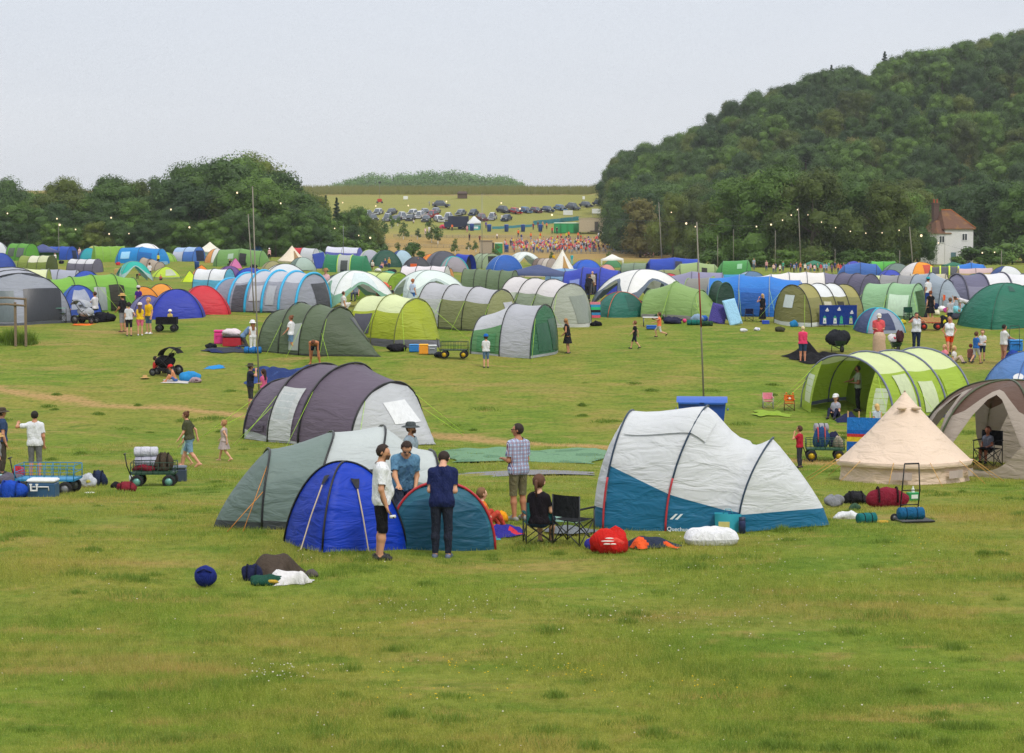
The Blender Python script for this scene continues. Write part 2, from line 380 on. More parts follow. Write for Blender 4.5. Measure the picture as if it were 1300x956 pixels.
def crown_mesh(kind, seed, H=14., W=10., nclump=34, per=110, leaf=.5):
    rng = np.random.default_rng(seed); Q = []; bl = MB()
    base = (.02 if H < 14.5 and kind == 'broad' else .1) * H
    for i in range(nclump):
        if kind == 'broad':
            u = rng.random(); z = base + (H - base) * (.08 + .86 * u ** .85); t = (z - base) / (H - base)
            env = W / 2 * (math.sin(PI * min(1, .16 + t * .84) ** .8) ** .6) * .82; a = rng.random() * 2 * PI; rr = env * rng.random() ** .4
            rc = (W * (.12 + .11 * rng.random())) * (1 - .2 * t); cen = np.array([rr * math.cos(a), rr * math.sin(a), min(z, H - rc * .8)]); rad = (rc, rc, rc * .95)
        elif kind == 'fir':
            t = (i + .5) / nclump; z = H * (.1 + .88 * t); env = W / 2 * (1 - t) ** .85; a = i * 2.4; rr = env * (.45 + .4 * rng.random())
            rc = .25 + env * .5; cen = np.array([rr * math.cos(a), rr * math.sin(a), z - .1 * rr]); rad = (rc, rc, rc * .38)
        else:
            a = rng.random() * 2 * PI; t = rng.random(); rr = W / 2 * .7 * rng.random() ** .5; rc = W * (.16 + .1 * rng.random())
            cen = np.array([rr * math.cos(a), rr * math.sin(a), H * (.2 + .62 * t) * (1 - .3 * (rr / (W / 2)) ** 2)]); rad = (rc, rc, rc * .7)
        k = int(per * (.6 + .8 * rng.random())); Q.append(cards(cen, rad, k, leaf, rng))
        if kind != 'sapling': bl.ball(cen, [q * .6 for q in rad], 0, 9, 6, .14, seed * 97 + i)  # solid balls added inside the clumps to block light through the leaves
    V = np.concatenate(Q).reshape(-1, 3); F = np.arange(len(V)).reshape(-1, 4)
    bv = np.array(bl.v).reshape(-1, 3) if bl.v else np.zeros((0, 3))
    bf = np.array([f for f in bl.f]).reshape(-1, 4) + len(V) if bl.f else np.zeros((0, 4), int)
    return np.concatenate([V, bv]), np.concatenate([F, bf])
TREES = {}
def tree_proto(key, leafkey, kind, seed, H, W, nc, per, leaf, trunk=.3, tf=.45):
    """makes the pair of meshes a tree of this sort shares"""
    V, F = crown_mesh(kind, seed, H, W, nc, per, leaf)
    me = raw_mesh('crown', V, F, LEAF[leafkey]); cm = me.data; bpy.data.objects.remove(me)
    rn = random.Random(seed); b = MB(); top = H * tf
    b.tube([(0, 0, -.6), (.03 * H * rn.uniform(-.3, .3), 0, top * .5), (.02 * H * rn.uniform(-1, 1), .02 * H * rn.uniform(-1, 1), top), (0, 0, H * .8)], [trunk, trunk * .8, trunk * .6, trunk * .15], 0, 7)
    for k in range(5):
        a = rn.random() * 6.28; z = top * (.6 + .4 * rn.random()); l = W * .33
        b.tube([(0, 0, z), (l * .5 * math.cos(a), l * .5 * math.sin(a), z + l * .35), (l * math.cos(a), l * math.sin(a), z + l * .8)], [trunk * .4, trunk * .25, trunk * .08], 0, 5)
    o = b.build('trunk', BARK); tm = o.data; bpy.data.objects.remove(o)
    TREES[key] = (cm, tm, H)
for i in range(3): tree_proto(f'green{i}', 'green', 'broad', 40 + i, 14, 11 + i, 34, 520, .31)
for i in range(3): tree_proto(f'dark{i}', 'dark', 'broad', 50 + i, 14, 10.5 + i, 34, 520, .31)
for i in range(2): tree_proto(f'olive{i}', 'olive', 'broad', 60 + i, 14, 11 + i, 34, 520, .31)
tree_proto('brown0', 'brown', 'broad', 70, 13, 9, 34, 120, .5)
for i in range(2): tree_proto(f'fir{i}', 'fir', 'fir', 80 + i, 15, 7, 40, 110, .42, .25, .7)
for i in range(2): tree_proto(f'far{i}', 'far', 'broad', 90 + i, 12, 13, 26, 70, .9)
for i in range(2): tree_proto(f'sap{i}', 'green', 'sapling', 100 + i, 3.4, 2.2, 12, 46, .26, .05, .5)
for i in range(2): tree_proto(f'bush{i}', 'green', 'bush', 110 + i, 3.2, 4.4, 16, 90, .3, .1, .3)
def plant(key, x, y, h, rz, label, group, name='tree', cat='tree', wide=1.0, dz=0):
    cm, tm, H = TREES[key]; s = h / H
    e = empty(name, (x, y, float(gz(x, y)) - .1 + dz), rz, label, cat, group); e.scale = (s * wide, s * wide, s)
    for nm, me in (('crown', cm), ('trunk', tm)):
        o = bpy.data.objects.new(nm, me); COL.objects.link(o); o.parent = e
    return e
rn = random.Random(5)
HL = {'green': 'leafy green broadleaf tree packed into the steep hillside wood', 'dark': 'dark green broadleaf tree packed into the steep hillside wood',
      'olive': 'yellowish olive tree standing out among greener trees on the wooded hillside', 'brown': 'rusty brown tree standing out in the steep green hillside wood', 'fir': 'pointed dark conifer poking above the hillside wood'}
# the wooded hill: rows up the slope
yy = 385.0
while yy < 690:
    lo = np.interp(yy, [380, 400, 450, 560, 640, 700], [845, 815, 800, 770, 790, 830]); x = (lo - 650) / FPX * yy; sp = 7.0 + (yy - 385) * .006
    x += rn.uniform(0, 3)
    while (x / yy * FPX + 650) < 1345:
        jx, jy = x + rn.uniform(-2, 2), yy + rn.uniform(-4, 4); q = rn.random()
        kind = 'green' if q < .42 else 'dark' if q < .84 else 'olive' if q < .985 else 'brown'
        if kind == 'brown' and yy > 600: kind = 'dark'
        k = kind + str(rn.randrange({'green': 3, 'dark': 3, 'olive': 2, 'brown': 1}[kind]))
        plant(k, jx, jy, rn.uniform(8.5, 14.5), rn.random() * 6.28, HL[kind], 'trees of the hillside wood', 'hillside_tree', wide=rn.uniform(.85, 1.2))
        x += sp * rn.uniform(.85, 1.2)
    yy += 11.5 + (yy - 385) * .008
for px, py_, Y, h in ((1120, 0, 668, 16), (1053, 0, 660, 15.5)):
    plant('fir0', (px - 650) / FPX * Y, Y, h, px, HL['fir'], 'conifers on the hillside skyline', 'conifer', wide=.8)
# big trees at the foot of the hill, behind the tents
for px, Y, h, k, wd, lab in [
    (800, 440, 14.5, 'dark1', 1.15, 'round dark tree standing at the left foot of the hill beside the arena'), (838, 425, 14.5, 'dark0', 1.1, 'tall dark tree beside the straw bank, second from the arena'),
    (905, 380, 12.5, 'olive0', 1.1, 'olive tree where the straw bank meets the big wood'), (940, 365, 16.5, 'green0', 1.2, 'tall bright green tree with a domed top at the wood edge'),
    (985, 358, 18, 'green1', 1.15, 'tallest bright green tree at the front of the wood behind the crowd'), (1030, 352, 17.5, 'olive1', 1.1, 'brownish olive tree right of the tallest green tree'),
    (1075, 360, 16.5, 'green2', 1.15, 'broad green tree in the middle of the front wood edge'), (1120, 350, 15.5, 'olive0', 1.1, 'olive brown tree two crowns left of the white house'),
    (1150, 335, 12.0, 'green0', 1.0, 'leafy tree hiding the left corner of the white house'), (1164, 308, 8.4, 'dark2', .9, 'low dark tree pressed against the white house wall'),
    (1262, 352, 15.0, 'dark0', 1.2, 'dark tree behind the right corner of the white house'), (1300, 340, 13.5, 'green1', 1.2, 'green tree at the right edge beyond the white house'),
    (1330, 350, 16.5, 'dark1', 1.2, 'tall dark tree cut by the right edge of the photo'), (1222, 385, 14.0, 'dark2', 1.2, 'dark tree directly behind the roof of the white house')]:
    kf = .82 if 900 < px < 1145 else 1
    Y *= kf; h *= kf * 1.04
    plant(k, (px - 650) / FPX * Y, Y, h, px * .7, lab, 'front trees of the right wood', 'broadleaf_tree', wide=wd)
for px, Y, h, lab in [(1243, 316, 3.0, 'leafy bush right of the white house wall'), (1258, 315, 3.0, 'round bush beside the house garden'), (1285, 318, 3.6, 'bush at the right edge behind the white tent'), (1217, 312, 1.5, 'pale shrub under the ground floor window of the white house'), (905, 352, 3, 'scrubby bush under the trees behind the pale green tent'), (1000, 352, 3.4, 'dark scrub under the trees behind the crowd'), (1080, 352, 3.4, 'dark scrub under the trees left of the orange tent'), (960, 352, 3.2, 'dark scrub under the trees behind the standing people'), (1040, 352, 3.3, 'dark scrub under the trees behind the green gazebo'), (1120, 345, 3.2, 'dark scrub under the trees left of the white house')]:
    Y -= 68 if Y > 340 else 0; h *= .8 if Y < 300 else 1; plant('bush%d' % (px % 2), (px - 650) / FPX * Y, Y, h * 1.15, px, lab, 'bushes along the right wood edge', 'bush', 'bush', wide=1.4)
# the wood on the left: skyline heights by pixel column
sky_l = [(-20, 236), (15, 226), (50, 240), (80, 226), (110, 238), (140, 224), (175, 228), (205, 224), (240, 208), (268, 204), (300, 192), (330, 197), (352, 214), (378, 228), (398, 246)]
LX = [p for p, _ in sky_l]; LY_ = [q for _, q in sky_l]
names = ['far left edge', 'left end', 'lower', 'small gap', 'round', 'leafy', 'mid', 'bushy', 'tall', 'taller', 'tallest', 'high', 'broad', 'drooping', 'last']
for i, (px, ty) in enumerate(sky_l):
    Y = 352 + (i % 3) * 9; x = (px - 650) / FPX * Y; g = float(gz(x, Y)); top = CZ + (HORIZON - ty) * Y / FPX
    k = ['green0', 'dark1', 'green2', 'olive1', 'dark0', 'green1', 'olive0', 'dark2'][i % 8]
    if px == 378: k = 'fir1'
    lab = f'{"drooping conifer" if k == "fir1" else "bright tree" if "green" in k else "dark tree" if "dark" in k else "olive tree"}, {["first", "second", "third", "fourth", "fifth", "sixth", "seventh", "eighth", "ninth", "tenth", "eleventh", "twelfth", "thirteenth", "fourteenth", "fifteenth"][i]} on the skyline of the left wood from the left edge'
    plant(k, x, Y, top - g, i * 1.3, lab, 'skyline trees of the left wood', 'broadleaf_tree' if k != 'fir1' else 'conifer', wide=1.0 if k != 'fir1' else 1.25)
for row, (Y, fr) in enumerate(((338, .85), (326, .68), (314, .45))):
    for i in range(15):
        px = -25 + i * 29 + row * 15 + rn.uniform(-6, 6); ty = np.interp(px, LX, LY_)
        x = (px - 650) / FPX * Y; g = float(gz(x, Y)); top = CZ + (HORIZON - ty) * Y / FPX; k = rn.choice(['green0', 'green1', 'dark0', 'dark1', 'dark2', 'olive0', 'green2'])
        kk = k[:-1]
        plant(k, x, Y, max(4, (top - g) * fr * rn.uniform(.88, 1.1)), rn.random() * 6, {'green': 'mid green tree in the lower rows of the left wood', 'dark': 'dark green tree in the lower rows of the left wood', 'olive': 'olive tree in the lower rows of the left wood'}[kk], 'lower trees of the left wood', 'broadleaf_tree', wide=1.35)
for i, (px, ty, Y, k, wd) in enumerate([(402, 256, 372, 'fir0', .9), (414, 246, 376, 'fir1', .7), (428, 249, 378, 'fir0', .65), (440, 268, 372, 'green1', 1), (455, 262, 380, 'green0', .9), (470, 276, 384, 'olive0', 1), (388, 268, 356, 'dark0', 1), (420, 276, 360, 'green2', 1.1), (446, 286, 365, 'dark1', 1.2), (404, 288, 350, 'olive1', 1.3), (476, 286, 398, 'dark2', 1)]):
    x = (px - 650) / FPX * Y; g = float(gz(x, Y)); top = CZ + (HORIZON - ty) * Y / FPX
    plant(k, x, Y, max(3, top - g), i * 2., ['slim dark spruce beside the straw slope', 'tall pointed spruce at the right end of the left wood', 'narrow spruce in front of the mown field', 'round green tree below the spruces', 'light green tree right of the narrow spruce', 'olive sapling group tree nearest the parked cars', 'dark tree left below the slim spruce', 'broad green tree in front of the spruces', 'dark bushy tree on the straw slope', 'olive scrub tree behind the white topped tent', 'dark tree last before the saplings'][i], 'trees at the right end of the left wood', 'conifer' if 'fir' in k else 'broadleaf_tree', wide=wd)
for i, (px, Y, h) in enumerate([(385, 330, 3.5), (408, 335, 2.6), (425, 338, 3.2), (450, 345, 3.4), (470, 350, 3.0), (485, 352, 2.2), (355, 322, 2.6), (522, 360, 3.2), (535, 352, 1.6)]):
    plant('bush%d' % (i % 2), (px - 650) / FPX * Y, Y, h, i * 1.1, ['low bush behind the cream pointed tent', 'bush on the straw slope behind the white topped tent', 'rounded bush left of the young trees', 'wide bush behind the striped grey tent', 'bush between the young trees and tents', 'small bush among the first young trees', 'bush at the foot of the left wood', 'dense bush among the young trees', 'tiny bush behind the dark tent'][i], 'bushes on the straw slope', 'bush', 'bush')
TUBE = mat('d6d2c6', .7)
for i, (px, py, h) in enumerate([(488, 302, 6.4), (512, 302, 5.2), (530, 302, 3.6), (548, 306, 6.6), (556, 308, 5.6), (578, 320, 4), (604, 318, 3.4), (630, 326, 3.4), (505, 318, 3), (497, 288, 4.2), (505, 285, 3.4), (595, 316, 2.4), (478, 310, 4), (520, 326, 2.6), (655, 332, 2.2), (700, 330, 2.2), (772, 332, 2.6), (565, 330, 2.2)]):
    x, y, z = at(px, py + 2)
    e = plant('sap%d' % (i % 2), x, y, h, i * .9, 'young planted tree with a pale guard on the straw slope behind the tents', 'young trees on the straw slope', 'young_tree', wide=.85)
    b = MB(); b.lathe([(.13, 0), (.13, 1.0)], 0, 8); b.lathe([(.11, 1.0), (.11, 0)], 0, 8); g = b.build('tree_guard', TUBE, e); s = e.scale[2]; g.scale = (1 / e.scale[0], 1 / e.scale[0], .9 / s)
# far wood on the horizon, reads as one mass
Q = []; r = np.random.default_rng(9)
for i in range(620):
    px = r.uniform(402, 664); Y = r.uniform(1150, 1230); hh = np.interp(px, [402, 425, 470, 500, 560, 600, 640, 660, 664], [2, 8, 13.5, 13, 15.5, 14, 12.5, 9, 6]) * 1.05; x = (px - 650) / FPX * Y
    zb = CZ + (300 - 243) / FPX * Y
    rc = r.uniform(3, 5.5); Q.append(cards(np.array([x, Y, zb - 4 + max(0, hh - rc * .5) * r.uniform(.1, 1.05)]), (rc, rc, rc * .75), 90, 1.1, r))
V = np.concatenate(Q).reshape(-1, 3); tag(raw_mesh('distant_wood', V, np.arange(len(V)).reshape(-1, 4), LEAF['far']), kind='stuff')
# ripe maize on the ridge: upright leaves, one mass
n = 60000; y = 655 + 45 * r.random(n); x = -105 + 165 * r.random(n); z = gz(x, y); h = 1.2 + 1.5 * r.random(n) ** 2; a = r.random(n) * PI; wv = .10
V = np.empty((n, 3, 3)); V[:, 0] = np.stack([x - np.cos(a) * wv, y - np.sin(a) * wv, z], 1); V[:, 1] = np.stack([x + np.cos(a) * wv, y + np.sin(a) * wv, z], 1); V[:, 2] = np.stack([x + .15 * r.normal(size=n), y, z + h], 1)
m, nt, out = nodes('maize'); g = nt.nodes.new('ShaderNodeNewGeometry'); bsdf(nt, out, mix_rgb(nt, lin('6f7f45'), lin('938a55'), noise(nt, .8, g.outputs['Position'], 3)), .8, .1)
tag(raw_mesh('crop_field', V.reshape(-1, 3), np.arange(n * 3).reshape(-1, 3), m), kind='stuff')

# pale summer haze filling the valley
hb = MB().box((0, 0, 0), (2, 2, 2)); m, nt, out = nodes('haze'); vn_ = nt.nodes.new('ShaderNodeVolumePrincipled'); vn_.inputs['Color'].default_value = (.93, .95, 1, 1); vn_.inputs['Density'].default_value = .00014; vn_.inputs['Anisotropy'].default_value = .2; nt.links.new(vn_.outputs[0], out.inputs[1])
o = hb.build('haze', m); hz0, hz1 = float(Zg.min()) - 1, max(float(Zg.max()) + 22, CZ + 80); o.scale = (1700, 1900, (hz1 - hz0) / 2); o.location = (0, 1780, (hz0 + hz1) / 2); tag(o, kind='stuff')
# ================================================================ tents
DARKPOLE = mat('22242a', .4, name='tent_pole'); LIME = mat('a9d63a', .6, name='guy_cord'); ORANGE = mat('c8843a', .7, name='guy_cord')
INNER = fab('3a3d42')
class Tent:
    def __init__(s, name, label, px, py, rz, cat='tent', group=None, depth=0, dy=0):
        x, y, z = at(px, py); y += depth / 2 + dy; x = (px - 650) / FPX * y if depth else x; z = float(gz(x, y))
        s.loc = (x, y, z); s.rz = rz; s.s = ppm(y)
        s.e = empty(name, s.loc, rz, label, cat, group)
    def part(s, b, name, mats, parent=None, drape=True): return b.build(name, mats, parent or s.e, (s.loc, s.rz) if drape else None)
def tunnel(label, px, py, a, L, W, H, roof='8fae5a', wall=None, skirt=None, name='tunnel_tent', hoops=3, ends=(.35, .35), endp=(1.6, 1.6), rise=None, wid=None, hs=.0, hr=1.2, pole='22242a', poler=.022, segs=None,
           endcol=None, pats=(), guys=(), guycol=LIME, e1=.9, e2=.95, open0=None, open1=None, sag=.035, group=None, pos=None, cat='tent', lean=None, band=None, dy=0, skirtf=None, smooth=False, innercol='3a3d42', polebase=None, skip=()):
    """tunnel tent: hoops along its axis, cloth stretched between them; L, W, H in photo pixels at its base; a = axis angle in degrees (0 = to the right, 90 = away)"""
    x, y, z = at(px, py); s_ = ppm(y); L, W, H = L / s_, W / s_, H / s_
    A = R_(a); depth = abs(math.sin(A)) * L + abs(math.cos(A)) * W * .8
    T = Tent(name, label, px, py, A, cat, group, depth, dy)
    wall = wall or roof
    n = hoops; rise = rise or [1] * n; wid = wid or [1] * n
    S = pos or list(np.linspace(-.5, .5, n)); S = [q * L for q in S]; lean = lean or [0] * n
    keys = []; NT = 5
    def spl(A_, i, t):
        a, b, c, d = A_[max(0, i - 1)], A_[i], A_[i + 1], A_[min(n - 1, i + 2)]
        return b + .5 * t * (c - a + t * (2 * a - 5 * b + 4 * c - d + t * (3 * (b - c) + d - a))) if smooth else b * (1 - t) + c * t
    for i in range(n):
        keys.append((S[i], W / 2 * wid[i], H * rise[i], 0, lean[i] * H))
        if i < n - 1:
            for k in range(1, NT):
                t = k / NT; sg = 1 - sag * math.sin(PI * t)
                keys.append((S[i] + (S[i + 1] - S[i]) * t, W / 2 * spl(wid, i, t) * (1 - sag * .3 * math.sin(PI * t)), H * spl(rise, i, t) * sg, i, H * spl(lean, i, t)))
    def prof(q, w, h):
        c, sn = math.cos(q), math.sin(q)
        return math.copysign(abs(c) ** e1, c) * w, max(0, sn) ** e2 * h
    def th(frac):   # angle where height = frac * h
        return math.asin(min(1, max(0, frac) ** (1 / e2)))
    def rows(i, h):
        f = hs if skirtf is None else skirtf[min(i, len(skirtf) - 1)]
        if skirtf is not None: pass
        ts = th(f / max(h, .01) * H if f else .0) if f else 0
        tr = th(min(hr, .995)) if hr < 1.1 else PI / 2 - .02
        if f == 0: ts = .001
        qs = list(np.linspace(0, ts, 2)) + list(np.linspace(ts, tr, 6))[1:] + list(np.linspace(tr, PI - tr, 8 if hr < 1.1 else 2))[1:]
        return qs + [PI - q for q in (list(np.linspace(0, ts, 2)) + list(np.linspace(ts, tr, 6)))[::-1]][1:]
    nsk, nw = 1, 5; nr = 7 if hr < 1.1 else 1
    P = []
    for ki, (sv, w_, h_, i, ln) in enumerate(keys):
        sf = hs
        row = []
        if skirtf is not None:
            tt = ki / max(1, len(keys) - 1) * (len(skirtf) - 1); j = min(int(tt), len(skirtf) - 2); sf = skirtf[j] + (skirtf[j + 1] - skirtf[j]) * (tt - j)
        ts = th(sf * H / h_) if sf else .001; tr = th(hr) if hr < 1.1 else PI / 2 - .02
        tr = max(tr, ts + .05)
        half = [0, ts] + list(np.linspace(ts, tr, nw + 1))[1:]
        full = half + list(np.linspace(tr, PI - tr, nr + 1))[1:-1] + [PI - q for q in half[::-1]]
        for q in full:
            xx, zz = prof(q, w_, h_); row.append((sv + ln * (zz / H) ** 2, -xx, zz))
        P.append(row)
    cols = {}
    def mi(h, w=1.0):
        k = fab(h, w); 
        if k not in cols: cols[k] = len(cols)
        return cols[k]
    segs = segs or {}
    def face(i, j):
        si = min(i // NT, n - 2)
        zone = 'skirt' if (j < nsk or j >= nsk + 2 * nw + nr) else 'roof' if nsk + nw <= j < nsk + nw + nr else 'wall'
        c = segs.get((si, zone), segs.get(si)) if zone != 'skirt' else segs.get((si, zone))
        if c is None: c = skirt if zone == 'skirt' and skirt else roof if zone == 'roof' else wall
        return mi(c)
    b = MB(); b.grid(P, face)
    # ends
    endcol = endcol or (wall, wall)
    def endpt(side, xf, v):
        """point on the end wall: xf -1..1 across, v 0..1 up"""
        k = keys[-1] if side else keys[0]; sv, w_, h_, _, ln = k; zz = v * h_
        sn = min(1, v ** (1 / e2)); xm = (max(0, 1 - sn * sn) ** .5) ** e1 * w_; xx = xf * xm
        # rho: scale at which this point meets the arch
        lo_, hi_ = 0., 1.
        u = abs(xx) / w_; vv = v
        for _ in range(18):
            md = (lo_ + hi_) / 2
            ins = ((u / md) ** (1 / e1)) ** 2 + ((vv / md) ** (1 / e2)) ** 2 <= 1 if md > 0 else False
            if ins: hi_ = md
            else: lo_ = md
        rho = hi_; ext = ends[side] * (1 - rho ** endp[side])
        return (sv + ln * (zz / H) ** 2 + (1 if side else -1) * ext, -xx, zz)
    for side, op in ((0, open0), (1, open1)):
        vs_ = [0, .06 if not hs else min(.5, hs * H / keys[-1 if side else 0][2])] + list(np.linspace(.12 if not hs else hs * 1.05 + .02, 1, 9))
        vs_ = sorted(set(vs_)); PP = [[endpt(side, xf, v) for xf in np.linspace(-1, 1, 15)] for v in vs_]
        if op == 'open':
            back = -1 if side else 1; d = L * .28
            PP = [[(p[0] + back * (d + ends[side]), p[1] * .97, p[2] * .97) for p in row] for row in PP]
            bb = MB().grid(PP, 0, flip=(side == 0)); T.part(bb, 'inner_wall', fab(innercol))
        else:
            b.grid(PP, (lambda i, j, c=endcol[side]: mi(skirt) if (skirt and hs and i == 0) else mi(c)), flip=(side == 0))
    T.part(b, 'canopy', list(cols))
    for i in range(n):
        if i in skip: continue
        sv, w_, h_, _, ln = keys[i * NT]
        pb = MB(); pts = [prof(q, w_ + .015, h_ + .015) for q in np.linspace(0.0, PI, 25)]
        pb.tube([(sv + ln * (zz / H) ** 2, -xx, zz) for xx, zz in pts], poler, 0, 6)
        T.part(pb, 'pole', mat(pole if not isinstance(pole, (list, tuple)) else pole[i], .4, name='tent_pole'))
    for i in (polebase or ()):
        sv, w_, h_, _, ln = keys[i * NT]; q1 = [prof(q, w_ + .02, h_ + .02) for q in np.linspace(0, .42, 8)]
        T.part(MB().tube([(sv + ln * (zz / H) ** 2, -xx, zz) for xx, zz in q1], poler * 1.1, 0, 6), 'pole_sleeve', mat('b0343c', .6))
    # panels: (where, u0, u1, v0, v1, colour, part name)
    for pt in pats:
        where, u0, u1, v0, v1, h, pn = pt[:7]; g = []
        arch = len(pt) > 7
        for v in np.linspace(v0, v1, 9):
            r = []
            for u in np.linspace(u0, u1, 9):
                if where in (0, 1):
                    uu = u
                    if arch: uc = (u0 + u1) / 2; uu = uc + (u - uc) * (max(0, 1 - ((v - v0) / (v1 - v0)) ** 3.5)) ** .5
                    # u is across in units of half width at ground
                    k = keys[-1] if where else keys[0]; sn = min(1, v ** (1 / e2)); xm = max(.02, (max(0, 1 - sn * sn) ** .5) ** e1)
                    p = endpt(where, max(-1, min(1, uu / xm)), v); off = .025 * (1 if where else -1); p = (p[0] + off, p[1], p[2])
                else:       # side wall: u along the axis 0..1, v height fraction
                    t = u * (len(keys) - 1); k0 = int(min(t, len(keys) - 2)); f = t - k0; A0, A1 = keys[k0], keys[k0 + 1]
                    sv, w_, h_, ln = [A0[m_] * (1 - f) + A1[m_] * f for m_ in (0, 1, 2, 4)]
                    uu = v
                    q = th(uu); xx, zz = prof(q, w_ + .03, h_ + .03); sd = 1 if where == 'R' else -1
                    p = (sv + ln * (zz / H) ** 2, -xx * sd, zz)
                r.append(p)
            g.append(r)
        m_ = mesh_window(h) if 'window' in pn else fab(h)
        T.part(MB().grid(g, 0), pn, m_)
    for (ki, sd, zf, dx, dy_) in guys:
        sv, w_, h_, _, ln = keys[min(ki * NT, len(keys) - 1)]; q = th(zf); xx, zz = prof(q, w_, h_)
        gb = MB().tube([(sv + ln * (zz / H) ** 2, -xx * sd, zz), (sv + dx, -(w_ + dy_) * sd, .02)], .008, 0, 4); T.part(gb, 'guy_line', guycol)
    return T
def dome(label, px, py, rot, Lx, Ly, H, col='3f6ab0', cols=None, skirt=None, name='dome_tent', n=4, p=2.3, q=.72, cut=0, edge=None, pole='2a2c31', door=None, sag=.05, poler=.018, group=None, cat='tent', pats=(), legs=True, edget=.86, inner=None, top=None, topt=.3, rnd=.35):
    """dome tent on crossing poles; sizes in photo pixels at its base; rot in degrees"""
    x, y, z = at(px, py); s_ = ppm(y); Lx, Ly, H = Lx / s_ / 2, Ly / s_ / 2, H / s_
    T = Tent(name, label, px, py, R_(rot), cat, group, Ly * 1.6)
    NA = 8 * n; NR = 12
    def surf(f, t):
        """f: fraction of a turn (corners at 0, 1/n ...), t: 0 top .. 1 ground"""
        k = f * n; c0 = math.floor(k); u = k - c0
        a0, a1 = 2 * PI * (c0 + .5) / n, 2 * PI * (c0 + 1.5) / n; a = 2 * PI * (f + .5 / n)
        straight = math.cos(PI / n) / math.cos(a - (a0 + a1) / 2); R = straight * (1 - rnd) + rnd
        sg = math.sin(PI * u) ** 2; tt = t * (1 - cut * sg)
        zz = H * max(0, 1 - tt ** p) ** q * (1 - sag * sg * math.sin(PI * min(1, t)))
        sc = math.sqrt(2) if n == 4 else 1.08
        return (R * tt * Lx * math.cos(a) * (sc if n == 4 else 1), R * tt * Ly * math.sin(a) * (sc if n == 4 else 1), zz)
    mats = {}
    def mi(h):
        k = fab(h)
        if k not in mats: mats[k] = len(mats)
        return mats[k]
    ts = sorted(set(list(np.linspace(.02, 1, NR)) + [edget, .965] + ([topt] if top else [])))
    P = [[surf(j / NA, t) for j in range(NA)] for t in ts]
    def face(i, j):
        if top and ts[i] < topt: return mi(top)
        if edge and ts[i] >= edget - 1e-6: return mi(edge)
        if skirt and ts[i] >= .964: return mi(skirt)
        return mi(cols[(j * n) // NA % len(cols)] if cols else col)
    b = MB(); b.grid(P, face, close=True, flip=True)
    b.add(P[0], [list(range(NA))], mi(top or (cols[0] if cols else col)))
    T.part(b, 'canopy', list(mats)); T.surf = surf
    if pole:
        for k in range(n if n % 2 else n // 2):
            pb = MB(); pa = [surf(k / n, t) for t in np.linspace(1, .0, 16)]
            pa += [surf(((k + n // 2) % n) / n, t) for t in np.linspace(0, 1, 16)][1:] if n % 2 == 0 else []
            pb.tube([(v[0] * 1.01, v[1] * 1.01, v[2] + .012) for v in pa], poler, 0, 6); T.part(pb, 'pole', mat(pole, .4, name='tent_pole'))
    if cut and inner:
        P2 = [[(lambda v: (v[0] * .93, v[1] * .93, v[2] * .9))(surf(j / NA, t)) for j in range(NA // 2 + 1)] for t in ts]; 
    for (f0, f1, t0, t1, h, pn) in pats:
        g = [[(lambda v: (v[0] * 1.012, v[1] * 1.012, v[2] + .012))(surf(f, t)) for f in np.linspace(f0, f1, 8)] for t in np.linspace(t0, t1, 8)]
        T.part(MB().grid(g, 0, flip=True), pn, mesh_window(h) if 'window' in pn else fab(h))
    return T
def bell(label, px, py, R, H, wallf=.22, col='e6d6bd', name='bell_tent', door=None, group=None, hero=False, wallcol=None, trim=None):
    x, y, z = at(px, py); s_ = ppm(y); R, H = R / s_, H / s_
    T = Tent(name, label, px, py, 0, 'tent', group, R * 1.7)
    n = 24; P = []
    wz = H * wallf
    for k, t in enumerate(np.linspace(0, 1, 11)):
        row = []
        for j in range(n * 2):
            a = 2 * PI * j / (n * 2); sc = 1 - .035 * (1 if j % 2 else 0) * t; r = .03 + (R - .03) * t ** 1.04
            row.append((r * sc * math.cos(a), r * sc * math.sin(a), wz + (H - wz) * (1 - t) - .05 * math.sin(PI * t)))
        P.append(row)
    b = MB().grid(P, 0, close=True, flip=True)
    P2 = [[(R * q * math.cos(2 * PI * j / 48), R * q * math.sin(2 * PI * j / 48), zz) for j in range(48)] for q, zz in ((1.03, wz + .0), (1.0, wz - .13))]
    b.grid([P[-1], P2[0], P2[1]], 0, close=True, flip=True)
    T.part(b, 'roof', fab(col, 1.3))
    W_ = [[(R * (.955 + .01 * math.sin(j * 2.1)) * q * math.cos(2 * PI * j / 48), R * (.955 + .01 * math.sin(j * 2.1)) * q * math.sin(2 * PI * j / 48), zz) for j in range(48)] for q, zz in ((1.0, wz), (.99, wz * .6), (1.0, wz * .25), (1.02, 0.0))]
    T.part(MB().grid(W_, 0, close=True, flip=True), 'side_wall', fab(wallcol or col, 1.6))
    pb = MB().tube([(0, 0, 0), (0, 0, H + .04)], .03); T.part(pb, 'pole', mat('8a7a60'))
    if door:
        g = [[((R * t + .05) * math.cos(a) * (1), (R * t + .05) * math.sin(a), wz + (H - wz) * (1 - t)) for a in np.linspace(R_(door[0]) - .28 * (t), R_(door[0]) + .28 * t, 5)] for t in np.linspace(.35, 1, 6)]
        g.append([(v[0], v[1], .02) for v in g[-1]]); T.part(MB().grid(g, 0, flip=True), 'door', fab(door[1]))
    return T
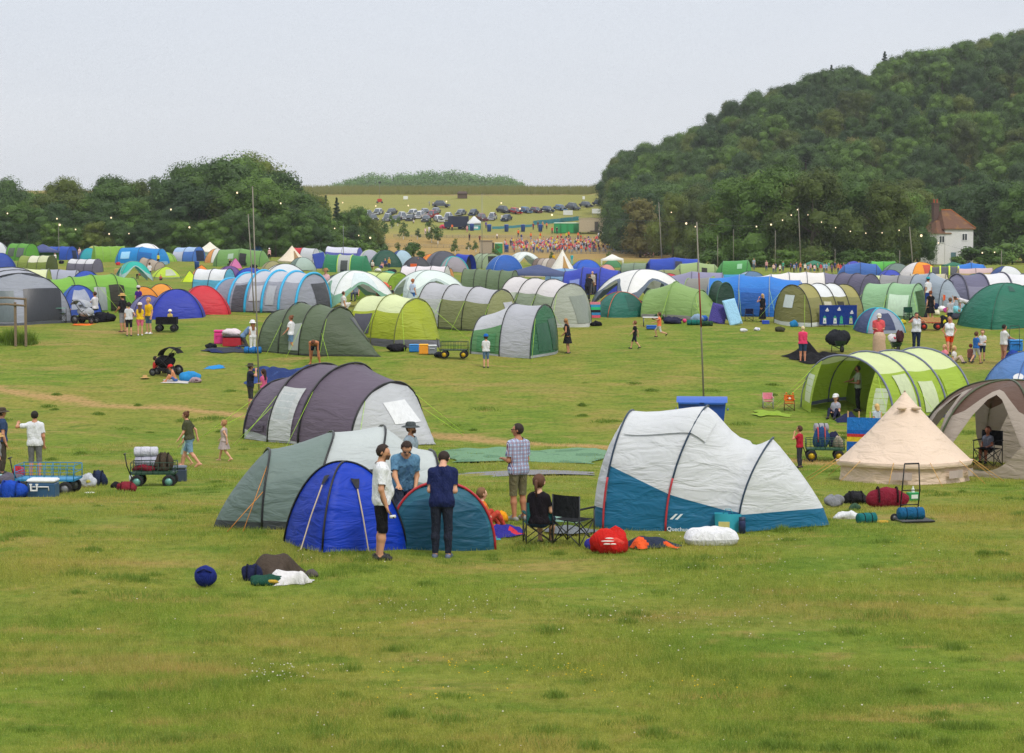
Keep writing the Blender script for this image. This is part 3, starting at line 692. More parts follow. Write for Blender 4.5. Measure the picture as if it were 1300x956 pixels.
def gazebo(label, px, py, W, D, H, col, leg='c9ccd0', name='gazebo', wall=None, val=.12, group=None, rz=0, flat=.55):
    x, y, z = at(px, py); s_ = ppm(y); W, D, H = W / s_ / 2, D / s_ / 2, H / s_
    T = Tent(name, label, px, py, R_(rz), 'gazebo', group, D * 2)
    for sx_ in (-1, 1):
        for sy_ in (-1, 1): T.part(MB().tube([(sx_ * W * .97, sy_ * D * .97, 0), (sx_ * W * .97, sy_ * D * .97, H * flat + .05)], .035, 0, 6), 'leg', mat(leg, .4, .5))
    P = []
    for t, zz in ((.02, H), (.25, H * (1 - .22 * (1 - flat))), (.6, H * (1 - .58 * (1 - flat) - .02)), (1, H * flat + (H * .04)), (1.0, H * flat - H * val * .6)):
        P.append([(W * t * u, D * t * v, zz) for u, v in [(-1, -1), (-.5, -1), (0, -1), (.5, -1), (1, -1), (1, 0), (1, 1), (0, 1), (-1, 1), (-1, 0)]])
    T.part(MB().grid(P, 0, close=True), 'roof', fab(col))
    if wall: 
        T.part(MB().box((0, D * .97, H * flat * .5), (W * 1.9, .03, H * flat)), 'back_wall', fab(wall))
    return T
# ---------------------------------------------------------------- far left field
T = tunnel
T('large pale grey awning tent with dark mesh windows beside the wooden rail fence', 16, 413, -68, 120, 132, 64, 'a7abb6', '9a9fac', '5b5f6a', hoops=3, hs=.05, hr=.8, ends=(.4, 1.1), endp=(2, 1.4), pats=[(1, .12, .78, .08, .68, '5c676b', 'window'), (1, -.8, -.06, .06, .7, '33363d', 'window')], guys=[(2, 1, .8, .6, 1.0), (2, 1, .5, .9, 1.2)])
T('bright green tunnel tent with dark open doorway beside the pale grey awning tent', 116, 399, 30, 112, 62, 46, '7cb342', '6aa238', hoops=5, hs=0, hr=.72, pole='2c4a22', rise=[.95, 1, 1, 1, .9], ends=(.25, .5), pats=[('R', .46, .60, .04, .68, '8b938f', 'window'), ('R', .64, .82, .02, .74, '2a2a1c', 'door')], guys=[(2, 1, .8, .8, 1.3), (3, 1, .8, .6, 1.2)])  # its door panel is a dark patch painted for the unlit open doorway
dome('small blue dome tent behind the seated woman at the left', 97, 400, 30, 52, 44, 36, '2f50a8', cols=['2f50a8', '3a62b8'], pats=[(.55, .7, .45, .95, '8d94a6', 'window')])
T('long cream and olive tunnel tent behind the pale grey awning tent', 14, 378, 4, 96, 50, 36, 'd9dfb0', '8c9a3c', hoops=4, hr=.5, pole='6b7170', pats=[('R', .78, .98, .05, .5, '6f7c28', 'door')])
T('pale lilac grey tunnel tent partly hidden behind the bright green tunnel tent', 76, 366, 0, 46, 34, 24, 'b9bdcd', 'a5a9ba', hoops=3)
dome('plain blue dome roof showing between lilac tent and green tunnel tent', 110, 370, 10, 44, 36, 26, '2d4fb0')
T('olive tunnel tent with cream roof stripes in front of the green cabin tent', 48, 345, -18, 42, 28, 20, '8a9a48', '7c8c3c', hoops=4, hr=.6, segs={(1, 'roof'): 'e2e2c8', (2, 'roof'): 'cfd4a8'}, endcol=('6f7f30', '4f5a28'))
T('purple grey barrel tunnel tent with white roof and dark mouth', 108, 347, 160, 38, 26, 17, 'd8d8de', '6a6878', hoops=4, hr=.7, open1='open', endcol=('6a6878', '3a3a42'))
dome('deep blue dome tent with lime trim at the left edge', 1, 343, 20, 36, 28, 21, '2446a0', skirt='a9d63a')
dome('white and grey dome tent at the left edge near the trees', -2, 328, 10, 28, 22, 21, 'd5d8de', cols=['d5d8de', '9aa2ae'])
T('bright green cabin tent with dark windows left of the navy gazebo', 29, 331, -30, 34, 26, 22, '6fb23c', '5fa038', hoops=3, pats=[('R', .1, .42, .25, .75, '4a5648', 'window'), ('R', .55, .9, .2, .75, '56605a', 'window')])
gazebo('navy blue gazebo with an open front near the left trees', 55, 330, 36, 26, 20, '4a5488', leg='353a52', wall='5aa048')
T('royal blue tunnel tent beside the navy gazebo with a dark porch', 79, 330, -25, 34, 24, 17, '2a5cc0', '2450b0', hoops=3, pats=[(1, -.5, .3, .05, .7, '1c2c50', 'door')])
dome('teal and navy dome tent left of the lime tunnel tent', 113, 331, 20, 26, 20, 16, '1c9aa8', cols=['1c9aa8', '24407e'])
dome('yellowish dome tent top behind the teal and navy dome', 120, 327, 0, 24, 18, 15, 'a8b060')
T('lime green tunnel tent with four hoops near the left trees', 139, 333, 22, 38, 26, 20, '8cbc3a', '7fae36', hoops=5, pole='8aa860', endcol=('78a832', '78a832'))
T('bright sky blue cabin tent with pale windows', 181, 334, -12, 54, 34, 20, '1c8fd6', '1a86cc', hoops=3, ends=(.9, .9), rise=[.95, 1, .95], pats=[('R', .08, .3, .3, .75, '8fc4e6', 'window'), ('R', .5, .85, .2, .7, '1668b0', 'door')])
dome('white shelter roof rising behind the sky blue cabin tent', 186, 329, 0, 42, 30, 20, 'e8eaee', cut=.3)
dome('turquoise open sided event shelter on the left field', 170, 356, 22, 42, 38, 24, '25b0a4', cut=.38, edge='9ab8b8', edget=.9, pole='8a9496')
T('taupe beige tunnel tent with dark mouth beside the turquoise shelter', 193, 344, -28, 26, 22, 16, 'b3a392', 'a89a8a', hoops=3, open0='open', rise=[1, .9, .7], endcol=('4a4038', 'a89a8a'))
dome('yellow green pop up tent with grey window right of the turquoise shelter', 211, 354, 20, 34, 24, 15, 'b8d43a', skirt='8a9468', p=1.6, pats=[(.6, .72, .45, .9, 'a8b098', 'window')])
dome('small green dome tent behind the taupe tunnel tent', 211, 332, 0, 25, 18, 12, '8fba48')
dome('small lime pyramid tent alone on the left field', 241, 358, 10, 20, 18, 14, 'c8e020', p=1.15, q=.9)
dome('small orange tent behind the lime pyramid tent', 256, 351, 15, 22, 18, 14, 'e8862a', p=1.3)
T('white and blue tent with dark blue doorway left of the pale green pointed tent', 240, 332, -30, 34, 26, 18, 'a8c4e8', '4a78c8', hoops=3, hr=.7, segs={(0, 'wall'): 'c8cade'}, pats=[(1, -.6, .6, .02, .75, '1c2a48', 'door')])
bell('pale mint pointed tent with cream roof near the left trees', 267, 332, 17, 25, .5, 'e8e4d4', name='pointed_tent', wallcol='b9d4bc')
dome('white tent with orange doorway right of the mint pointed tent', 276, 333, 30, 26, 22, 17, 'd8d8d4', cols=['d8d8d4', 'e09a50'], pats=[(.62, .72, .4, .9, 'f0a030', 'door')])
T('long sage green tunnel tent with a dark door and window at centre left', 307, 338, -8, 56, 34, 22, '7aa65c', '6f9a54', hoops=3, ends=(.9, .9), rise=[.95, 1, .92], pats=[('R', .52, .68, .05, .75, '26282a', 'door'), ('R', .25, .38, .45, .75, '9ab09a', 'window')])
dome('tiny pink pop up tent in front of the long sage green tent', 299, 341, 20, 16, 12, 13, 'd070a8', p=1.2, q=.9)
dome('dark grey dome tent behind the sage green tent', 293, 325, 0, 26, 18, 13, '6a707c')
dome('blue dome tent top behind the tall festoon pole', 327, 326, 0, 26, 20, 14, '1f6fc4', cols=['1f6fc4', '7a8a40'])
dome('orange and violet dome tent with open porch behind the blue violet dome', 181, 391, 20, 42, 34, 26, 'e08a2a', cols=['e08a2a', '5a4a88'])
dome('plain amber orange dome tent behind the blue violet dome', 205, 388, 5, 42, 34, 27, 'e89a3a')
dome('violet grey porch tent leaning on the blue violet dome', 188, 402, 25, 46, 30, 26, '5c5a98', cols=['5c5a98', '706e9a'])
dome('blue violet dome tent with pale guy cords standing left of the red dome', 223, 405, 12, 66, 50, 36, '2f3fae', cols=['2f3fae', '2a389c', '2f3fae', '36469e'], pole='1c2038')
dome('plain red dome tent between the blue violet dome and the grey air tent', 258, 399, 12, 62, 48, 35, 'd0333f', cols=['d0333f', 'c42c3a'], pole='9a2834')
T('white roofed tent with teal sides half hidden behind the red dome', 272, 376, -20, 44, 36, 34, 'e6e8ec', '5aa8c8', hoops=3, hr=.6, pole='2c3440', pats=[(0, -.4, .5, .1, .7, '6a6a70', 'window')])
T('big grey air tent with sky blue beams in the middle of the left field', 344, 397, -26, 128, 84, 50, 'c3c6d0', '9a9daa', '3f434c', hoops=6, hs=.04, hr=.78, pole='2fa8d8', poler=.075, ends=(.3, .8), rise=[.82, .95, 1, 1, 1, .98], segs={0: '8d8f9e'}, pats=[('R', .24, .40, .03, .72, '5c5d66', 'door'), ('R', .44, .58, .3, .68, 'b4b8c0', 'window'), ('R', .64, .74, .2, .68, 'a4a8b0', 'window'), (1, -.55, .35, .05, .75, '4a4c52', 'door')], dy=-.4)
dome('pale grey shelter dome rising behind the grey air tent', 362, 384, 10, 78, 60, 48, 'd6dbe0', cut=.2, edge='8f98a4')
dome('flat royal blue tent roof behind the grey air tent', 318, 353, 0, 34, 26, 13, '2444b0')
bell('cream pointed tent with a brown doorway flap behind the grey air tent', 371, 334, 18, 22, .12, 'ecdfc8', name='pointed_tent', door=(-60, '9a7a50'))
T('red and grey dome tent behind the cream pointed tent', 386, 333, -20, 36, 24, 18, 'b8bcc2', 'c8ccd2', hoops=3, segs={0: 'c83038'})
dome('grey green dome with a dark door in front of the cream pointed tent', 384, 343, 25, 30, 24, 16, 'a9bdb4', cols=['a9bdb4', '6a8078'])
dome('sage dome tent to the right of the red and grey dome', 402, 333, 15, 28, 22, 16, '7ea08a')
T('white and violet domed family tent behind the leaning blue airbed', 437, 333, -12, 42, 30, 19, 'd4d6e4', '5a60b0', hoops=3, ends=(.7, .7), hr=.62)
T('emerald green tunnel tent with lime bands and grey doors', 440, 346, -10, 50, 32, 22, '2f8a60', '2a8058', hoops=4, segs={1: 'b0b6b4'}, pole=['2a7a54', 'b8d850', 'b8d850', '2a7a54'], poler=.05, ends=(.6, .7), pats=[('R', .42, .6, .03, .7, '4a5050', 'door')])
dome('grey and lilac striped tent with a lime beam left of the dark green dome', 470, 336, 10, 30, 24, 19, 'a8aab8', cols=['a8aab8', 'c4c6d0'], pole='b8d850')
dome('dark bottle green dome tent near the young trees', 490, 339, 10, 38, 28, 21, '1f5040', cols=['1f5040', '28604c'])
dome('light blue and navy dome tent right of the dark green dome', 510, 337, 20, 28, 22, 19, 'a8c4d4', cols=['a8c4d4', '2a4a90'])
dome('low charcoal dome tent near the young trees', 530, 341, 0, 34, 24, 15, '45474e')
dome('small orange dome tent behind the charcoal tents', 546, 336, 10, 22, 18, 13, 'e8862c')
dome('large charcoal pointed dome beside the orange dome tent', 563, 341, 15, 44, 32, 22, '50525e', cols=['50525e', '5e606c'])
dome('grey tent with turquoise trim in front of the open blue tent', 577, 345, 15, 32, 26, 19, '9a949c', cols=['9a949c', 'a8a2a8'], pole='2ab0b0', poler=.06)
T('royal blue tent with an open porch right of the turquoise trimmed tent', 590, 343, -40, 22, 20, 20, '2040b8', hoops=2, open1='open', ends=(.5, .2))
T('sage tent with a black doorway beside the festoon pole', 618, 341, -60, 30, 32, 19, 'a4b494', '9aac8a', hoops=3, pats=[(1, -.45, .45, .05, .82, '202224', 'door')])
dome('bright blue dome tent with silver poles at centre', 640, 345, 20, 40, 32, 21, '1d5cb4', cols=['1d5cb4', '2266bc'], pole='b8c4d0')
dome('white event shelter with open arches near the crowd', 665, 338, 20, 38, 34, 18, 'dfe6e4', cut=.4, edge='b8c4c4', pole='b0b8b8')
T('brown and cream striped dome tent beside the white pointed tent', 692, 343, -40, 24, 26, 15, 'b0a298', hoops=4, segs={0: '7a6a60', 2: 'd0c6bc'})
bell('white pointed tent with a tan doorway in front of the crowd', 714, 343, 15, 26, .08, 'f0ece2', name='pointed_tent', door=(-75, 'b08848'))
dome('bright blue dome tent right of the white pointed tent', 744, 344, 12, 34, 26, 14, '1f5cc8')
gazebo('white gazebo with green tent inside on the far side of the field', 777, 342, 28, 22, 19, 'ecebe6', leg='f0efea', flat=.66)
dome('green tent standing inside the white gazebo', 777, 340, 0, 22, 12, 10, '4a8a5a')
dome('small salmon pink dome tent left of the white gazebo', 770, 345, 10, 20, 14, 9, 'd89a90')
T('flat grey green tunnel tent right of the white gazebo', 806, 346, -15, 32, 22, 12, '8fa08c', '7f927c', hoops=3, open1='open')
T('long royal blue tunnel tent with a lime framed door beneath the trees', 856, 346, -6, 62, 30, 19, '2a50c0', '2448b4', hoops=3, rise=[.9, 1, .95], ends=(.8, .3), pats=[('R', .52, .66, .05, .75, '30344a', 'door')])
T('pale green low tunnel tent with a dark opening under the trees', 885, 352, -4, 44, 30, 19, 'a8bd84', '9cb278', hoops=3, rise=[.9, 1, .88], ends=(1.0, .8), pats=[('R', .62, .78, .1, .68, '24241e', 'door')])  # the dark door panel paints the shade inside the opening
T('grass green tent with a pale window beneath the big trees', 934, 352, -15, 32, 28, 21, '5aa85a', '4f9c52', hoops=2, ends=(.9, .4), pats=[('R', .6, .8, .5, .8, '90c09c', 'window')])
# ---------------------------------------------------------------- middle field
gazebo('big navy gazebo with a flattened pitched roof at centre', 684, 368, 88, 60, 32, '46547e', leg='2e3a5a', flat=.62)
T('royal blue tunnel tent with an open doorway beside the white shelter', 752, 374, -10, 70, 46, 34, '3a50c0', '3548b4', hoops=4, rise=[.85, 1, 1, .9], pats=[('R', .42, .62, .04, .78, '23242c', 'door'), ('R', .12, .3, .3, .6, '7a88c8', 'window')])  # near black door panel: shade of the open doorway put into colour
dome('large white event shelter with slate blue borders at centre right', 814, 392, 28, 100, 84, 48, 'e9e9e8', cut=.36, edge='5f6c7c', edget=.88, pole='4a5664')
dome('teal green pop up tent with orange red piping around its door', 788, 403, 20, 54, 44, 31, '1f6b5c', cols=['1f6b5c', '246f60'], pole='c05a3a', pats=[(.63, .74, .4, .93, '1a5a4e', 'door')])
T('pale pink and white tunnel tent with dark hoops at centre', 540, 368, -12, 58, 40, 30, 'e4dde2', 'c9cec8', hoops=4, hr=.5, pats=[('R', .6, .95, .2, .6, '4f5a54', 'window')])
dome('ice white shelter with an open arch beside the pink and white tunnel', 546, 388, 20, 88, 74, 44, 'dde9e6', cut=.36, edge='b4c4c2', pole='8a9896')
dome('white shelter with a green bordered arch in the middle of the tents', 452, 390, 22, 88, 74, 46, 'e4e8e8', cut=.3, edge='7aa890', edget=.9, pole='6a8a78', pats=[(.56, .70, .35, .93, 'c2cfd0', 'window')])
T('lime tunnel tent with a closed olive front left of the ice white shelter', 488, 382, -52, 66, 42, 36, 'cfe08c', '8aab2c', hoops=3, hr=.6, pole='5a6a30', endcol=('8aab2c', '84a428'), pats=[(1, -.4, .4, .05, .8, '7a9a24', 'door')])
T('large lime and olive tunnel tent with a grey skirt left of centre', 498, 441, -40, 84, 82, 62, 'dce6b0', 'a9b62e', '6f6f78', hoops=3, hs=.16, hr=.72, pole='6a7030', rise=[.92, 1, .96], ends=(.3, 1.5), endp=(1.6, 1.1), endcol=('a9b62e', 'a2ae2a'), pats=[('R', .08, .45, .25, .66, '4c4c58', 'window'), (1, -.34, .3, .17, .66, '9aa628', 'door', 1)], guys=[(2, 1, .8, 1.4, .8), (2, -1, .8, 1.6, .6), (1, 1, .7, .1, 1.0), (0, 1, .7, -.2, 1.0)])
T('big dark olive tunnel tent with black hoops in front of the grey air tent', 392, 452, -32, 100, 86, 60, '66755a', '5d6c52', '3c4238', hoops=4, hs=.04, pole='202320', rise=[.8, 1, 1, .98], ends=(.4, 2.3), endp=(1.8, .9), endcol=('5d6c52', '525f48'), sag=.05, pats=[('R', .5, .66, .1, .66, '9aa29c', 'window'), (1, -.5, -.1, .3, .78, '3a3c44', 'window')], guys=[(1, 1, .7, 0, .9), (2, 1, .7, 0, .9), (3, 1, .8, .5, .7), (3, 1, .5, .9, .5)])
T('long olive tunnel tent with a pale grey roof in the middle row', 592, 421, -35, 112, 72, 55, 'b9bac0', '7f8458', '5a5c48', hoops=4, hs=.04, hr=.68, pole='24261f', rise=[1, 1, 1, .96], ends=(.3, .8), segs={(0, 'wall'): 'b4b8b4'}, endcol=('7f8458', '8b8f60'), guys=[(1, 1, .7, .2, 1.2), (2, 1, .7, .2, 1.2), (3, 1, .7, .5, 1.2)], pats=[(1, -.3, .25, .3, .7, 'a8aab2', 'window')])
T('large sage grey tunnel tent with cream roof bands beside the woman in black', 690, 415, -42, 92, 84, 59, 'd8d4d4', '8f9c84', 'c4c6c0', hoops=4, hs=.08, hr=.7, pole='20231f', rise=[1, 1, 1, .92], ends=(.25, 1.2), endp=(1.8, 1.1), endcol=('8f9c84', 'a4aa9c'), pats=[(1, -.5, .3, .1, .72, '7a8278', 'window'), ('R', .02, .3, .25, .7, 'a8b09c', 'window')], guys=[(2, 1, .7, .2, .9), (3, 1, .8, .9, .9), (1, 1, .7, .2, .9)])
T('mid green tunnel tent with dark hoops behind the pale roofed olive tunnel', 622, 370, -14, 66, 42, 28, '6f8460', '66795a', hoops=5, pole='22261e', open0='open')
T('green and grey front porch tent with clear dark windows at centre', 652, 455, -26, 88, 84, 64, 'c4c6cc', '5f8f5e', 'a8aeb0', hoops=3, hs=.05, hr=.66, pole='23282a', rise=[.7, .96, .98], wid=[.85, 1, 1], ends=(.6, .5), segs={1: 'b4b6be'}, endcol=('6a9a66', '3c6f50'), pats=[(1, -.55, .1, .1, .72, '3a5a48', 'window'), (1, .18, .72, .1, .66, '2f5a44', 'window'), ('R', .1, .42, .1, .5, '4f8a5a', 'door')], guys=[(2, 1, .8, .5, .9), (2, -1, .8, .5, .9)])
T('light green domed tent with a lime corded porch right of the white shelter', 858, 405, -28, 70, 62, 46, '93b26c', '8aaa64', '8f8f8c', hoops=3, hs=.10, pole='7a9a58', rise=[.72, .98, .8], ends=(.4, 1.5), endp=(1.8, 1.1), pats=[(1, -.3, .3, .35, .6, '7a9c58', 'window')], guys=[(2, 1, .8, .9, .8), (2, -1, .8, .9, .8), (2, 1, .5, 1.3, .4), (1, 1, .8, .2, 1.2)])
T('pale green dome behind the dark green toilet tent', 905, 396, -20, 66, 54, 42, '9db874', '90ac68', hoops=3, rise=[.95, 1, .7], pole='88a460', segs={(0, 'wall'): '8a8a84'})
T('tall narrow dark green toilet tent beside the woman in pink shorts', 916, 407, -70, 24, 26, 48, '2f4f42', '2a483c', hoops=2, ends=(.1, .15), e2=.6, pole='3c6a50', name='toilet_tent', pats=[(1, -.6, .3, .02, .6, '24403a', 'door')])
T('long bright blue tunnel tent with a recessed door at right of centre', 958, 402, -9, 116, 66, 50, '2f7fd6', '2472cc', hoops=4, hr=.72, pole='8a98a8', rise=[.92, 1, 1, .9], wid=[.95, 1, 1, .9], ends=(.3, .8), pats=[('R', .36, .58, .03, .6, '1c5cac', 'door'), ('R', .05, .24, .3, .6, '5a86c4', 'window')], guys=[(2, 1, .7, .4, 1.3), (1, 1, .7, .2, 1.2), (3, 1, .7, .8, 1.2)])
T('lilac grey double tunnel tent behind the light green domed tent', 878, 378, -6, 78, 50, 32, '9a98b2', '8e8ca8', hoops=3, rise=[.8, 1, .95], pole='5a5a6a')
T('long white ribbed tunnel tent with a violet end behind the bright blue tunnel', 1012, 380, -4, 112, 56, 34, 'ece8e4', 'dcd8d6', hoops=6, segs={4: '7a7690'}, pole='5c5c66', rise=[.85, .95, 1, 1, 1, .95], hr=.5)
T('violet grey tunnel tent end with a pale badge behind the olive cabin tent', 1088, 384, -50, 46, 46, 36, '706c84', '66627a', hoops=3, pole='3c3a48')
T('olive cabin tent with white roof bands behind the blue picture windbreak', 1040, 414, 28, 84, 80, 51, 'a09a5c', '85834f', 'dfe2e0', hoops=5, hs=.10, hr=.72, pole='22231c', rise=[1, 1, 1, 1, .95], ends=(.45, .3), endcol=('85834f', '85834f'), segs={(1, 'roof'): 'e2e5e6', (2, 'roof'): 'e2e5e6'}, pats=[(0, -.25, .25, .45, .76, 'c9d2d2', 'window'), ('R', .28, .42, .1, .6, 'b8b49a', 'window'), ('R', .54, .66, .05, .6, '3a382e', 'door')], guys=[(0, 1, .8, -.8, .5), (0, -1, .8, -.9, .5)])
T('pale mint tunnel tent with an open dark green doorway at right', 1134, 405, -32, 66, 58, 44, 'a9cfa4', '95bf92', hoops=3, pole='3c4a3c', rise=[.95, 1, 1], ends=(.5, .4), pats=[(1, -.35, .5, .02, .8, '3c5a34', 'door'), ('R', .55, .95, .1, .7, 'c4dcc4', 'window')], guys=[(0, 1, .7, -.4, .8), (1, 1, .7, .1, .9), (2, 1, .8, .8, .7)])
T('blue grey tall tent with a drooping canopy behind the pale mint tunnel', 1183, 392, -40, 44, 46, 44, 'b4bcc8', '9aa6b2', hoops=3, rise=[.95, 1, .8], ends=(.3, 1.2), endp=(1.6, 1.0), pole='3c424c')
T('small lime dome with olive end behind the pale mint tunnel tent', 1118, 376, -50, 38, 36, 26, 'd5dfa0', '8f9f30', hoops=2, hr=.6, endcol=('8f9f30', '98a838'))
T('mid grey tunnel tent with a dark hooped end right of the lime dome', 1142, 378, -22, 46, 40, 28, 'a4a4a6', '969698', hoops=3, pole='3a3a3c', endcol=('969698', '88888a'))
gazebo('green gazebo above the crowd beneath the trees', 1033, 344, 28, 22, 13, '2f7a5e', leg='8a9a94', flat=.62)
T('wide blue tent behind the crowd near the white house', 1092, 351, -10, 40, 26, 18, '4a78c4', '3f6cb8', hoops=3, rise=[.85, 1, .9], ends=(.8, .8))
dome('violet blue small tent top left of the wide blue tent', 1083, 343, 0, 22, 16, 11, '4a50b8')
T('vivid green tent with a white end behind the wide blue tent', 1121, 345, -8, 30, 22, 13, '5cb84a', hoops=3, segs={1: '52ac44'}, endcol=('5cb84a', 'd0dce0'))
dome('dull grey green dome tent left of the orange tent', 1138, 352, 0, 36, 26, 17, '6f827c')
dome('low blue violet tent in front of the dull grey green dome', 1129, 354, 10, 26, 20, 11, '3a4cb8')
dome('orange and white tent with a red doorway near the white house', 1167, 353, 22, 44, 32, 20, 'f09a28', cols=['f09a28', 'e0dcdc', 'f09a28', 'e0dcdc'], pats=[(.6, .72, .5, .95, 'c8503a', 'door')])
T('charcoal tunnel tent with lime beams in front of the white house', 1199, 354, -12, 34, 24, 15, '5c5e66', '54565e', hoops=4, pole='c4dc40', poler=.09)
gazebo('green parasol roofed gazebo directly below the white house', 1210, 347, 26, 20, 14, '2a7258', leg='7a8a84', flat=.7)
T('bright blue tent under the bushes right of the white house', 1232, 349, -8, 32, 24, 15, '2a7ad4', hoops=3, rise=[.8, 1, .8], ends=(.6, .6))
T('dusty pink and tan tent behind the white notice board', 1238, 356, -10, 42, 26, 15, 'd0b4b4', 'b09a6a', hoops=3, hr=.6)
dome('olive round dome at the left of the dusty pink tent', 1224, 356, 0, 18, 14, 13, '8f9440')
dome('white dome tent with navy windows near the right edge', 1277, 355, 15, 36, 28, 17, 'dfe2e4', cols=['dfe2e4', '34508c'])
T('large violet grey tent with white roof bands near the right edge', 1258, 393, 14, 96, 66, 44, 'e4e4e8', '84829a', 'c8cad0', hoops=4, hs=.05, hr=.66, rise=[.96, 1, 1, .96], segs={(0, 'roof'): '6c6a84', (1, 'wall'): 'b4b4bc', (2, 'wall'): 'b8bac2'}, pole='4c4a5c', poler=.05, ends=(1.2, .3), endp=(1.1, 1.6), pats=[(0, -.3, .35, .04, .8, '6a6880', 'door', 1)], dy=.5)
dome('tiny lime pyramid tent between the blue grey and violet tents', 1210, 378, 15, 18, 16, 16, 'c4dc70', p=1.2, q=.9)
dome('big bottle green dome tent at the right edge', 1277, 416, 20, 94, 76, 54, '1f6e58', cols=['1f6e58', '23745e'], pole='2c5a4a', sag=.03, pats=[(.57, .62, .28, .5, '2f5a50', 'vent')])
dome('pale sage dome tent part behind the big bottle green dome', 1308, 406, 20, 60, 52, 42, 'a4c4a8')
dome('navy and grey small dome tent with cyan piping near the man in coral', 1117, 423, 12, 52, 44, 30, '43507a', cols=['43507a', '43507a', '9aa2b4', '43507a'], pole='2ab4cc', poler=.03, pats=[(.56, .69, .5, .97, '3a4468', 'door')])
dome('small navy dome in the gap behind the lime tunnel and green bordered shelter', 428, 366, 10, 34, 26, 17, '34457e', cols=['34457e', '8a94a8'])
dome('small sea green dome between emerald tunnel and lime tunnel', 492, 360, 20, 32, 26, 16, '4a9a80')
T('small grey and orange tunnel tent behind the pink and white tunnel', 556, 357, -20, 34, 24, 16, 'a8a8ac', 'c88a4a', hoops=3)
dome('small beige dome right of the bright blue dome at centre', 676, 352, 15, 28, 22, 13, 'c4b8a0')
T('pale blue tunnel tent between navy gazebo and royal blue tunnel', 716, 360, 10, 40, 26, 19, '9ab8d8', '7fa4cc', hoops=3)
dome('red and white small dome behind the white event shelter', 848, 364, 15, 32, 26, 16, 'c8404a', cols=['c8404a', 'dcdcdc'])
T('olive low tunnel tent behind the lilac grey double tunnel', 842, 358, 5, 40, 26, 15, '8a9060', hoops=3)
dome('slate blue dome between the grass green tent and white ribbed tunnel', 952, 362, 20, 36, 28, 17, '5a7a9c', cols=['5a7a9c', '9ab0c4'])
T('turquoise low tent behind the bright blue tunnel', 918, 363, -5, 56, 26, 14, '2a9ac0', '2490b8', hoops=3)
dome('lime and grey dome left of the small lime dome', 1060, 364, 10, 34, 26, 16, 'a8c050', cols=['a8c050', '8a8c90'])
T('cream tunnel tent behind the blue grey tall tent', 1178, 366, -15, 44, 28, 18, 'd8d0b8', 'c4bca4', hoops=3)
dome('teal dome behind the large violet grey tent', 1240, 366, 15, 38, 28, 18, '2f8a8c')
T('pale grey tunnel tent at the right edge behind the bottle green dome', 1296, 374, 5, 50, 34, 24, 'c8ccd2', 'b4b8c0', hoops=3)
dome('purple small dome behind the big grey air tent', 292, 352, 15, 30, 22, 14, '6a4a8a')
dome('khaki small dome left of the grey green dome by the cream pointed tent', 346, 346, 15, 28, 22, 14, '9a9468')
# ================================================================ nearest tents
def lettering(T, txt, loc, size, rot, h, parent=None, name='lettering'):
    c = bpy.data.curves.new(name, 'FONT'); c.body = txt; c.size = size; c.extrude = .002; c.align_x = 'CENTER'
    c.materials.append(mat(h, .6)); t = bpy.data.objects.new(name, c); me = bpy.data.meshes.new_from_object(t); bpy.data.objects.remove(t)
    o = bpy.data.objects.new(name, me); COL.objects.link(o); o.parent = parent or T; o.location = loc; o.rotation_euler = rot
    return o
Tw = tunnel('large white and teal family tent with a domed top in the right foreground', 862, 677, -13, 174, 150, 158, 'd9dcdf', 'd9dcdf', '1a6c92', hoops=4, skip=(2,), polebase=(0, 1), hs=.17, skirtf=[.52, .31, .18, .16], pole='23384e', poler=.018, pos=[-.5, -.03, .38, .5],
       rise=[.965, 1, .70, .715], wid=[.96, 1, .86, .95], lean=[.17, .27, .36, .45], smooth=True, ends=(.30, 1.5), endp=(3, 1.5), e1=.72, e2=.92, sag=.03, pats=[('R', .03, .44, .80, .97, 'd4d7da', 'rain_flap')])
b = MB(); ss = Tw.s
for dx in (0, 13):
    b.add([((dx - 4) / ss, 0, -9 / ss), ((dx + 3) / ss, 0, -9 / ss), ((dx + 16) / ss, 0, 5 / ss), ((dx + 10) / ss, 0, 5 / ss)], [(0, 1, 2, 3)], 0, False)
o = b.build('logo', mat('dfe6ea', .6), Tw.e); o.location = (0 / ss + .05, -1.17, .36); o.scale = (.5, .5, .5)
lettering(Tw.e, 'Quechua', (.16, -1.195, .10), .10, (R_(80), 0, 0), 'dfe6ea')
# grey green tent and the blue dome joined to it
Tg = tunnel('big grey green tent with a pale grey roof behind the blue dome in the foreground', 436, 676, 193, 232, 160, 134, 'c3cbca', '6f827c', '3f4546', hoops=4, hs=.07, skirtf=[.04, .05, .06, .09], hr=.6, pole='1e2022', poler=.02, pos=[-.5, -.12, .22, .5], rise=[.74, 1, .93, .74], wid=[.9, 1, 1, .86],
       lean=[-.02, -.18, -.30, -.22], smooth=True, pats=[('L', .12, .5, .28, .60, '34373c', 'porch_shade_panel')], ends=(.5, .75), endp=(1.5, 1.2), endcol=('3c4044', '6b7d78'), segs={(2, 'roof'): '788a84'}, guys=[(3, -1, .85, .35, .35), (3, -1, .5, .6, .2), (2, -1, .75, .3, .45), (2, -1, .5, .1, .5)], guycol=ORANGE, e1=.75)  # dark grey panel and right end paint the shade of the open porch
Td = dome('cobalt blue dome tent with a black centre pole in the foreground', 437, 697, -148, 122, 112, 108, '0a3cbc', cols=['0a3cbc', '0e44c8', '0a3cbc', '0836ac'], pole='15161c', sag=.04, p=2.2, rnd=.2, pats=[])  # left front panel darker in colour, its shaded side painted in
